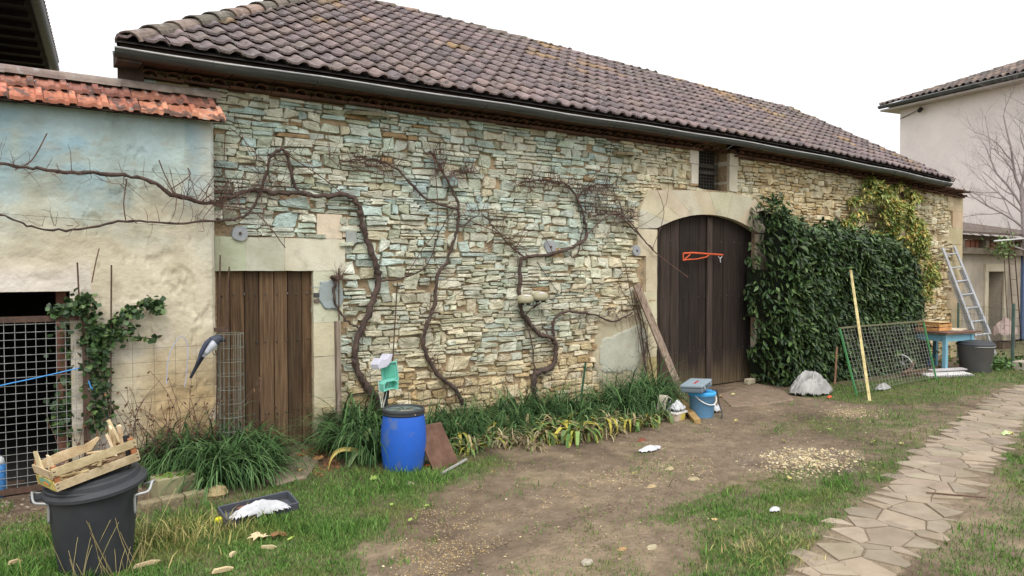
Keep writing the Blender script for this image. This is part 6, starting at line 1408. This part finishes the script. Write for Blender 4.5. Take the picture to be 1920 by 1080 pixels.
mb = MB(); mb.T = U(p3[0] - .02, p3[1] + .22, .14, 15, 0, 24); mb.box((0, 0, 0), (.15, .11, .24), col=lin(206, 196, 176)); bx_ = mb.build('carton', mt['colored'], None, bevel=.006); tag(bx_, 'tilted carton with black front label behind the small tub', 'carton')
mb = MB(); mb.T = U(p3[0] - .02, p3[1] + .22, .14, 15, 0, 24); mb.box((-.005, -.057, 0), (.115, .004, .20), col=(.03, .03, .03)); mb.box((0, -.0595, .02), (.012, .003, .13), Matrix.Rotation(R(15), 3, 'Y'), col=lin(220, 220, 220)); ORG[bx_.name] = np.array(bx_.location); mb.build('label', mt['colored'], bx_)
mb = MB(); mb.tube([(p[0] + .02, p[1] - .14, .34), (p[0] + .12, p[1] - .12, .31), (p[0] + .19, p[1] - .10, .15), (p[0] + .17, p[1] - .16, .04), (p[0] + .06, p[1] - .24, .02)], .007, 7, sm=5); tag(mb.build('black_hose', mt['blackplastic'], None, True), 'thin black hose hanging down the right side of the blue bucket', 'hose')
pp = G(1346, 776); o = sheet('white_bag', (pp[0], pp[1] + .05), .09, .08, .13, mt['white'], 44); tag(o, 'small crumpled white bag behind the blue bucket', 'bag')
# --- orange bracket and key
t = empty('iron_bracket', tuple(W(1315, 480, -.04)), 'long orange painted iron bracket mounted across the arched door', 'bracket'); oc_ = lin(214, 96, 58); Yk = -.02
mb = MB(); mb.tube([W(1281, 475, Yk), W(1300, 474, Yk), W(1355, 478, Yk)], .013, 8, col=oc_); mb.tube([W(1284, 487, Yk), W(1305, 486, Yk), W(1324, 482, Yk), W(1330, 477, Yk)], .009, 8, col=oc_); mb.build('arm', mt['colored'], t)
mb = MB(); mb.tube([W(1281, 474, Yk), W(1281, 488, Yk)], .010, 6, col=oc_); mb.tube([W(1281, 488, Yk), W(1294, 486, Yk)], .010, 6, col=oc_); mb.tube([W(1294, 477, Yk), W(1283, 487, Yk)], .008, 6, col=oc_); mb.build('end_plate', mt['colored'], t)
mb = MB(); mb.tube([W(1347, 481, Yk), W(1350, 485, Yk), W(1351, 492, Yk)], .006, 5, col=lin(220, 220, 224)); mb.tube([W(1350, 485, Yk), W(1354, 481, Yk)], .005, 5, col=lin(220, 220, 224)); tag(mb.build('hook', mt['colored']), 'small white metal hook hanging from the end of the orange bracket', 'hook')
mb = MB(); c = G(1406, 722); mb.slab([(c[0] - .09, c[1] - .04), (c[0] + .09, c[1] - .03), (c[0] + .08, c[1] + .04), (c[0] - .08, c[1] + .04)], .02, .10, lin(196, 186, 160), .015); tag(mb.build('door_stop_stone', mt['stone']), 'pale stone block wedged at the right foot of the arched door', 'stone')
# --- polythene, stake, pole, rag
p = G(1538, 742); o = sheet('polythene_sheet', (p[0], p[1] + .14), .40, .22, .34, mt['polythene'], 52, 0, n=60); tag(o, 'heap of cloudy polythene sheet on the ground by the laurel', 'sheet')
mb = MB(); mb.tube([G(1565, 722), W(1569, 650, float(G(1565, 722)[1]) + .1)], .016, 8, col=lin(150, 116, 90)); tag(mb.build('tool_handle', mt['wood']), 'round brown wooden tool handle upright between polythene and mesh panel', 'handle')
b_ = Vector(G(1631, 753)); tp = Vector(W(1595, 506, -.82)); mb = MB(); mb.beam(b_, tp, .034, .03, lin(222, 206, 150), up=(0, 1, 0)); tag(mb.build('pale_batten', mt['wood'], bevel=.002), 'long pale yellow batten leaning against the laurel bush', 'batten')
p = G(1662, 733); o = sheet('rag', (p[0], p[1] + .05), .20, .08, .10, mt['polythene'], 61, 5, col=(1, 1, 1)); tag(o, 'small off-white rag in the grass in front of the mesh panel', 'rag')
# --- leaning green mesh panel
B0 = Vector(G(1607, 743)); B1 = Vector(G(1756, 713)); T0 = Vector(W(1574, 615, B0.y + .34)); T1 = T0 + (B1 - B0); T1b = Vector(W(1731, 602, B1.y + .34)); T1 = T1b
t = empty('green_mesh_panel', tuple(B0), 'green edged square mesh panel leaning in front of the laurel bush', 'wire panel'); gcol = lin(70, 128, 78)
for a_, b_ in ((B0, T0), (B1, T1)): mb = MB(); mb.beam(a_, b_, .022, .022, gcol, up=(0, 1, 0)); mb.build('upright', mt['colored'], t)
mb = MB(); mb.beam(T0, T1, .035, .02, lin(112, 110, 84)); mb.build('top_rail', mt['colored'], t)
mb = MB(); ni, nj = 26, 18
for i in range(1, ni): f = i / ni; mb.tube([B0.lerp(B1, f) + Vector((0, 0, .06)), T0.lerp(T1, f)], .0028, 3, cap=False)
for j in range(1, nj): f = j / nj; mb.tube([B0.lerp(T0, f), B1.lerp(T1, f)], .0028, 3, cap=False)
mb.build('mesh', M('mesh_wire', (.26, .25, .22), (.16, .15, .13), bump=0), t)
# --- table with board and crates
z_t = .66; c0 = Vector(G(1774, 627, z_t)); cl = Vector(G(1700, 621, z_t)); cr_ = Vector(G(1842, 612, z_t))
print('table', (cl - c0).length, (cr_ - c0).length, math.degrees((cl - c0).angle(cr_ - c0)))
ux = (cl - c0).normalized(); vy = Vector((ux.y, -ux.x, 0)); vy = vy if vy.dot(cr_ - c0) > 0 else -vy; LX = min(1.7, (cl - c0).length); LY = .78
def tp_(a, b, z): q = c0 + ux * a + vy * b; return (q.x, q.y, z)
t = empty('blue_table', (c0.x, c0.y, 0), 'worn table with pale blue legs and apron beside the second bin', 'table'); tb = lin(124, 172, 190)
for a_, b_ in ((.04, .04), (LX - .04, .04), (.04, LY - .04), (LX - .04, LY - .04)):
    mb = MB(); mb.beam(tp_(a_, b_, 0), tp_(a_, b_, z_t - .01), .065, .065, tb, up=(ux.x, ux.y, 0)); mb.build('leg', mt['colored'], t, bevel=.004)
mb = MB()
for a_, b_ in (((.07, .03), (LX - .07, .03)), ((.03, .07), (.03, LY - .07)), ((.07, LY - .03), (LX - .07, LY - .03)), ((LX - .03, .07), (LX - .03, LY - .07))): mb.beam(tp_(*a_, z_t - .07), tp_(*b_, z_t - .07), .12, .02, tb, up=(0, 0, 1)) if 0 else mb.add([tp_(*a_, z_t - .13), tp_(*b_, z_t - .13), tp_(*b_, z_t - .012), tp_(*a_, z_t - .012)], [(0, 1, 2, 3)], tb)
mb.build('apron', mt['colored'], t)
mb = MB(); q = [tp_(-.02, -.02, 0)[:2], tp_(LX + .02, -.02, 0)[:2], tp_(LX + .02, LY + .02, 0)[:2], tp_(-.02, LY + .02, 0)[:2]]; mb.slab(q, z_t - .012, z_t + .008, lin(176, 160, 130)); mb.build('tabletop', mt['wood'], t)
mb = MB(); q = [tp_(-.06, -.05, 0)[:2], tp_(LX * .85, -.04, 0)[:2], tp_(LX * .7, LY + .05, 0)[:2], tp_(-.04, LY + .12, 0)[:2]]; mb.slab(q, z_t + .012, z_t + .03, lin(120, 90, 80)); tag(mb.build('brown_board', mt['wood']), 'dark brown board lying over the blue table top', 'board')
mb = MB(); q = tp_(LX * .35, LY * .75, z_t + .035); mb.T = U(*q, 10); mb.box((0, 0, .01), (.5, .3, .02), col=lin(214, 200, 176)); tag(mb.build('pale_board', mt['wood']), 'pale board lying at the back of the blue table', 'board')
q = tp_(LX * .62, .26, z_t + .034); yaw_ = math.degrees(math.atan2(-ux.y, -ux.x)); c2 = empty('wooden_crate', q, 'shallow orange wooden crate standing on the blue table', 'crate'); crate(c2, U(*q, yaw_), .52, .34, .13, lin(214, 160, 104), broken=False)
mb = MB(); mb.T = U(q[0], q[1], q[2] + .135, yaw_); mb.box((-.02, .04, .008), (.48, .28, .014), col=lin(220, 196, 150)); tag(mb.build('crate_board', mt['wood']), 'thin pale wooden board laid on the shallow orange crate', 'board')
# --- second bin
p = G(1829, 697); t = empty('rubbish_bin', tuple(p), 'faded grey dustbin with dark lid at the right beside the blue table', 'bin')
mb = MB(); mb.lathe([(.22, 0), (.23, .012), (.275, .44), (.288, .448), (.288, .468), (.27, .47)], 44, c=tuple(p)); mb.build('body', mt['greyplastic'], t, True)
mb = MB(); mb.lathe([(.295, .462), (.300, .475), (.285, .49), (.262, .50), (.255, .525), (.2, .532), (0, .545)], 44, c=tuple(p), capb=False, capt=False); mb.build('lid', mt['blackplastic'], t, True)
mb = MB(); mb.tube([(p[0] + .287 * math.cos(a_), p[1] + .287 * math.sin(a_), .445) for a_ in np.linspace(R(200), R(350), 14)], .008, 6); mb.build('handle', mt['zincrim'], t, True)
# --- ladder
t = empty('aluminium_ladder', tuple(G(1848, 672)), 'aluminium extension ladder leaning on the barn wall behind the second bin', 'ladder'); b0, b1 = Vector(G(1838, 668)), Vector(G(1866, 664)); t0, t1 = Vector(W(1762, 468, -.06)), Vector(W(1784, 465, -.06))
al = M('aluminium', (.58, .60, .64), (.44, .46, .50), scale=4, rough=.4, metal=.5, bump=0)
sd = (b1 - b0).normalized()
for off, lo_, hi_ in ((Vector((0, 0, 0)), 0, .80), (sd * -.0 + Vector((0, -.05, .03)), .18, 1)):
    for a_, b_ in ((b0, t0), (b1, t1)):
        d = b_ - a_; mb = MB(); mb.beam(a_ + d * lo_ + off, a_ + d * hi_ + off, .03, .075, up=tuple(sd)); mb.build('rail', al, t)
    n = int((t0 - b0).length / .28)
    for k in range(n):
        f = (k + .5) / n
        if lo_ < f < hi_: mb = MB(); mb.tube([b0.lerp(t0, f) + off, b1.lerp(t1, f) + off], .016, 8); mb.build('rung', al, t)
# --- under the table: wheel, crate pile, boards
p = Vector(G(1697, 700)); t = empty('wheel', tuple(p), 'white rimmed spoked wheel leaning among scrap behind the mesh panel', 'wheel'); c = p + Vector((0, .05, .15)); TT = Matrix.Translation(c) @ Matrix.Rotation(R(-35), 4, 'Z') @ Matrix.Rotation(R(62), 4, 'X'); mb = MB(); mb.T = TT; mb.tube([(.17 * math.cos(a_), .17 * math.sin(a_), 0) for a_ in np.linspace(0, 2 * math.pi, 33)], .012, 6, col=lin(206, 204, 200)); mb.build('rim', mt['colored'], t, True)
mb = MB(); mb.T = TT
for k in range(10): a_ = 2 * math.pi * k / 10; mb.tube([(0, 0, 0), (.168 * math.cos(a_), .168 * math.sin(a_), 0)], .003, 3, col=lin(150, 150, 150))
mb.tube([(0, 0, -.03), (0, 0, .03)], .02, 8, col=lin(120, 120, 120)); mb.build('spokes', mt['colored'], t)
rd = random.Random(2); i = 0
for (u, v, L, h, c, lab, nm) in ((1775, 706, .75, .035, lin(214, 210, 206), 'white corrugated panel on the grass at the foot of the blue table', 'corrugated_panel'), (1782, 702, .62, .075, lin(196, 190, 188), 'white board end lying on the corrugated panel', 'white_board')):
    p = Vector(G(u, v)); mb = MB(); mb.T = U(p.x, p.y + .05 * i, h, -32 + 4 * i, 4, -2); mb.box((0, 0, 0), (L, .26 - .12 * i, .018), col=c)
    if i == 0:
        for k in range(18): mb.box((-L / 2 + L * (k + .5) / 18, -.13, .002), (L / 36, .02, .03), col=lin(150, 146, 142))
    tag(mb.build(nm, mt['colored']), lab, 'board'); i += 1
for k, (u, v) in enumerate(((1716, 706), (1728, 708), (1722, 702), (1738, 706), (1712, 709))):
    p = Vector(G(u, v)); mb = MB(); a_ = rd.uniform(-.3, .5); d = Vector((math.cos(a_), math.sin(a_), 0)) * .22; z = .04 + .05 * (k % 3); mb.tube([p - d + Vector((0, .1, z)), p + d + Vector((0, .1, z + .02))], rd.uniform(.02, .032), 8, col=jc(lin(112, 88, 70), .2)); tag(mb.build('log', mt['wood']), 'thin brown log in the small pile behind the mesh panel', 'log', 'thin logs piled behind the green mesh panel')
p = Vector(G(1758, 690)) + Vector((.15, .35, 0)); mb = MB(); mb.T = U(p.x, p.y, 0, 20); mb.slab([(-.18, -.14), (.18, -.14), (.18, .14), (-.18, .14)], 0, .22, lin(60, 104, 160), .03); o = mb.build('blue_tub', mt['colored'], None, bevel=.01); tag(o, 'blue plastic tub in shade under the blue table', 'tub')
p = Vector(G(1712, 688)) + Vector((.25, .5, 0)); t = empty('stacked_crate', tuple(p), 'dark slatted crate standing under the left end of the blue table', 'crate'); mb = MB(); mb.T = U(p.x, p.y, 0, yaw_)
for z in (.04, .14, .24, .34, .44):
    for s_ in (-1, 1): mb.box((0, s_ * .2, z), (.5, .015, .07), col=lin(50, 46, 52)); mb.box((s_ * .25, 0, z), (.015, .4, .07), col=lin(50, 46, 52))
mb.build('slats', mt['colored'], t)
mb = MB(); mb.T = U(p.x, p.y, 0, yaw_)
for sx_ in (-1, 1):
    for sy_ in (-1, 1): mb = MB(); mb.T = U(p.x, p.y, 0, yaw_); mb.box((sx_ * .235, sy_ * .185, .24), (.03, .03, .48), col=lin(40, 38, 42)); mb.build('corner_post', mt['colored'], t)
# --- wire fence at the right, trellis, bundle, weeds, block
f0 = Vector(G(1790, 664)); f1 = Vector(G(2040, 688)); dgn = M('green_fence_wire', (.13, .16, .13), (.09, .10, .08), bump=0)
pq = Vector(G(1898, 692)); gm_ = M('green_post', (.09, .15, .12), (.06, .09, .08), bump=.1)
f0 = Vector(G(1796, 672)); f1 = pq + (pq - f0) * 1.2
net('wire_fence', f0, f1, 1.05, .12, .15, dgn, 'green wire mesh fence on posts at the right edge', r=.0026, posts=[((pq.x, pq.y, 0), 1.15, .028, gm_), ((f0.x, f0.y, 0), 1.1, .02, gm_)])
t = empty('iron_trellis', tuple(W(1895, 640, .2)), 'narrow rusty iron trellis with rungs standing before the outbuilding', 'trellis'); mb = MB(); ty = .3
mb.tube([W(1903, 640, ty), W(1890, 466, ty)], .012, 6); mb.tube([W(1915, 640, ty), W(1902, 466, ty)], .012, 6); mb.tube([W(1890, 620, ty), W(1882, 470, ty)], .008, 6)
mb.build('rail', mt['rust'], t); mb = MB()
for k in range(6): f = k / 6; mb.tube([W(1903 - 13 * f, 640 - 174 * f, ty), W(1915 - 13 * f, 640 - 174 * f, ty)], .006, 5)
mb.build('rung', mt['rust'], t)
mb = MB(); mb.tube([W(1864, 452, .1), W(1990, 441, -.2)], .018, 8, col=lin(200, 198, 196)); tag(mb.build('white_pole', mt['colored']), 'pale pole sticking out under the outbuilding eaves at the right edge', 'pole')
rg = np.random.default_rng(71); c = W(1881, 464, .2); P = c + rg.normal(0, 1, (160, 3)) * np.array([.22, .1, .16]); V, F, C = leafmesh(P, rg.normal(0, 1, (160, 3)), .09, .05, [lin(104, 130, 78), lin(130, 150, 90)], rg); o = arr_obj('climbing_shoot', V, F, mt['leaf'], None, C, org=c); tag(o, 'tuft of green leaves on top of the iron trellis', 'plant')
p = W(1884, 640, -.1); p[2] = 0; c = Vector(W(1884, 612, .1)); mb = MB(); o = sheet('tarp_bundle', (c.x, c.y, c.z - .22), .44, .26, .42, mt['colored'], 92, 0, col=lin(156, 136, 128), n=40); tag(o, 'dusty pink bundle piled behind the wire fence near the outbuilding door', 'bundle')
mb = MB(); mb.box((c.x, c.y + .05, c.z / 2 - .3), (.7, .3, max(.2, c.z - .1)), col=lin(96, 80, 68)); tag(mb.build('wood_stack', mt['wood']), 'dark stack of wood under the pink bundle behind the fence', 'wood stack')
p = G(1918, 695); mb = MB(); mb.slab([(p[0] - .12, p[1] - .1), (p[0] + .25, p[1] - .1), (p[0] + .25, p[1] + .12), (p[0] - .12, p[1] + .12)], 0, .16, lin(176, 166, 150), .01); tag(mb.build('concrete_block', mt['flag']), 'pale concrete block at the foot of the fence at the right edge', 'block')
rg = np.random.default_rng(72); n = 700; c = G(1885, 690); P = np.stack([c[0] + rg.normal(0, .42, n), c[1] + rg.normal(.1, .22, n), np.abs(rg.normal(.06, .06, n))], -1); V, F, C = leafmesh(P, np.stack([rg.normal(0, 1, n), rg.normal(0, 1, n), rg.uniform(.0, .8, n)], -1), .08, .05, [lin(86, 118, 54), lin(70, 100, 48)], rg); o = arr_obj('nettle_patch', V, F, mt['leaf'], None, C, org=c); tag(o, 'low leafy green weeds at the foot of the fence right of the second bin', 'weeds', kind='stuff')
n = 500; c = G(1745, 694) + np.array([.5, .6, 0]); P = np.stack([c[0] + rg.normal(0, .5, n), c[1] + rg.normal(0, .25, n), np.abs(rg.normal(.1, .1, n))], -1); V, F, C = leafmesh(P, np.stack([rg.normal(0, 1, n), rg.normal(0, 1, n), rg.uniform(.0, .8, n)], -1), .08, .04, [lin(110, 124, 60), lin(80, 100, 48), lin(170, 150, 80)], rg); o = arr_obj('undergrowth', V, F, mt['leaf'], None, C, org=c); tag(o, 'yellow green undergrowth in the shade behind the blue table', 'weeds', kind='stuff')
# --- small litter on the yard
def stone(u, v, r, col, lab, nm='yard_stone', sq=(1.2, .8, .5), sd_=1): r *= .78; col = tuple(c * .8 for c in col); p = G(u, v); mb = MB(); mb.rock((p[0], p[1], r * .25), r, col, sq, seed=sd_, n=9); o = mb.build(nm, mt['stone'], None, bevel=.004); tag(o, lab, 'stone')
stone(1101, 1059, .055, lin(196, 186, 168), 'pale squarish stone in the mud at the bottom centre', sq=(1.1, .9, .5), sd_=3)
stone(1203, 828, .06, lin(150, 88, 66), 'reddish brick pebble beside the border near the white cloth', sd_=4)
stone(768, 910, .05, lin(196, 190, 160), 'pale round stone in the grass in front of the blue barrel', sd_=5)
stone(1222, 935 - 20, .05, lin(206, 182, 140), 'sandy stone half buried left of the gravel patch', sd_=6)
stone(1256, 882, .055, lin(206, 190, 150), 'cream stone among wood chips in the middle of the yard', sd_=7)
stone(1300, 901, .06, lin(196, 180, 146), 'flat beige stone in the mud left of the gravel', sq=(1.5, .9, .35), sd_=8)
stone(1167, 1032, .04, lin(196, 160, 116), 'small orange stone in the mud near the bottom centre', sd_=9)
stone(1222, 1030, .05, lin(204, 192, 160), 'cream stone in a wheel rut near the bottom centre', sd_=10)
sx_, sy_ = G(1600, 776)[:2]; o = scatter(1300, gp_([(1520, 776), (1570, 762), (1640, 764), (1690, 776), (1640, 790), (1560, 790)]), .003, .010, [lin(188, 166, 130), lin(206, 186, 150), lin(170, 148, 116)], 'sand', 93, dens=lambda x, y: np.exp(-((x - sx_) / .30) ** 2 - ((y - sy_) / .20) ** 2)); tag(o, 'thin spill of pale sand in the yard before the mesh panel', 'sand', kind='stuff')
stone(545, 1005 + 20, .0, (0, 0, 0), 'x') if 0 else None
p = G(1219, 846); o = sheet('white_cloth', (p[0], p[1]), .17, .06, .045, mt['white'], 81, 5, n=20); tag(o, 'flattened white cloth lying on the mud before the border', 'cloth')
p = G(1453, 963); o = sheet('paper_scrap', (p[0], p[1]), .06, .035, .04, mt['white'], 83, 5, n=12); tag(o, 'crumpled white paper scrap in the grass left of the path', 'paper')
p = G(1555, 749); o = sheet('orange_scrap', (p[0], p[1]), .05, .03, .05, mt['colored'], 85, 0, col=lin(220, 90, 50), n=10); tag(o, 'small orange scrap in front of the polythene heap', 'scrap')
p = G(1372, 742); o = sheet('pale_leaf', (p[0], p[1] - .02), .06, .03, .03, mt['leafdull'], 86, 0, col=lin(196, 190, 130), n=10); tag(o, 'pale yellow leaf on the bare apron before the arched door', 'leaf')
def leafthing(u, v, s_, col, lab, group=None, yaw=0):
    p = G(u, v); mb = MB(); mb.T = U(p[0], p[1], .035, yaw, random.uniform(-15, 15), random.uniform(-15, 15)); n = 14; V = [(0, 0, 0)]; 
    for k in range(n): a_ = 2 * math.pi * k / n; r = s_ * (1 if k % 2 else .62) * random.uniform(.8, 1.1); V.append((r * math.cos(a_), r * math.sin(a_) * .7, random.uniform(0, s_ * .4)))
    mb.add(V, [(0, 1 + k, 1 + (k + 1) % n) for k in range(n)], col); o = mb.build('fallen_leaf', mt['leafdull']); tag(o, lab, 'leaf', group)
leafthing(485, 1018, .075, lin(214, 194, 158), 'large pale dry leaf in the grass below the grey tray'); leafthing(522, 1014, .065, lin(140, 100, 70), 'brown curled leaf beside the pale leaf below the tray'); leafthing(546, 1020, .035, lin(176, 200, 96), 'light green leaf at the right of the brown curled leaf')
leafthing(597, 868, .06, lin(170, 130, 86), 'brown plane leaf on the soil left of the strap-leaved clump by the door'); leafthing(565, 862, .06, lin(140, 92, 62), 'rust brown leaf nearest the foot of the small door'); leafthing(563, 890, .04, lin(190, 156, 96), 'tan leaf on the doorstep slab'); leafthing(585, 850, .055, lin(128, 84, 58), 'dark brown leaf at the door jamb foot')
rd = random.Random(31)
for (u, v) in ((735, 956), (800, 958), (770, 985), (925, 893), (1066, 846), (1470, 833), (1555, 812), (1895, 818), (1480, 905), (1640, 836), (1352, 748), (700, 905), (1190, 895), (905, 845), (1690, 838), (1340, 985), (1380, 795)): leafthing(u, v, rd.uniform(.028, .05), rd.choice((lin(150, 170, 90), lin(186, 176, 110), lin(196, 170, 120))), 'small fallen leaf on the muddy yard', 'small fallen leaves on the yard', rd.uniform(0, 90))
def chip(u, v, L, col, lab, yaw): p = G(u, v); mb = MB(); mb.T = U(p[0], p[1], .03, yaw, rd.uniform(-6, 6), rd.uniform(-6, 6)); mb.prism([(-L / 2, -.01), (L * .3, -.014), (L / 2, .0), (L * .2, .012), (-L * .4, .010)], -.01, .01, col); tag(mb.build('wood_splinter', mt['wood']), lab, 'wood', 'wood splinters in the grass')
for (u, v, L, yw) in ((445, 1050, .10, 50), (395, 1066, .16, 5), (285, 1074, .2, 10), (20, 1072, .1, 30), (498, 1030, .14, -35)): chip(u + rd.uniform(-25, 25), v + rd.uniform(-12, 12), L * .75, jc(lin(206, 186, 146)), 'pale wood splinter in the grass between black bin and grey tray', yw)
mb = MB(); p = G(1793, 937); mb.T = U(p[0], p[1], .035, -55); mb.tube([(-.2, 0, 0), (.2, .01, 0)], -.0 + .007, 6, col=lin(112, 88, 74)); tag(mb.build('stick', mt['wood']), 'brown stick lying on the flagstone path', 'stick')
p = G(1886, 818); o = sheet('pale_rosette', (p[0], p[1]), .07, .05, .05, mt['leafdull'], 99, 0, col=lin(190, 206, 150), n=12); tag(o, 'pale green crumpled leaf at the right edge of the path', 'leaf')
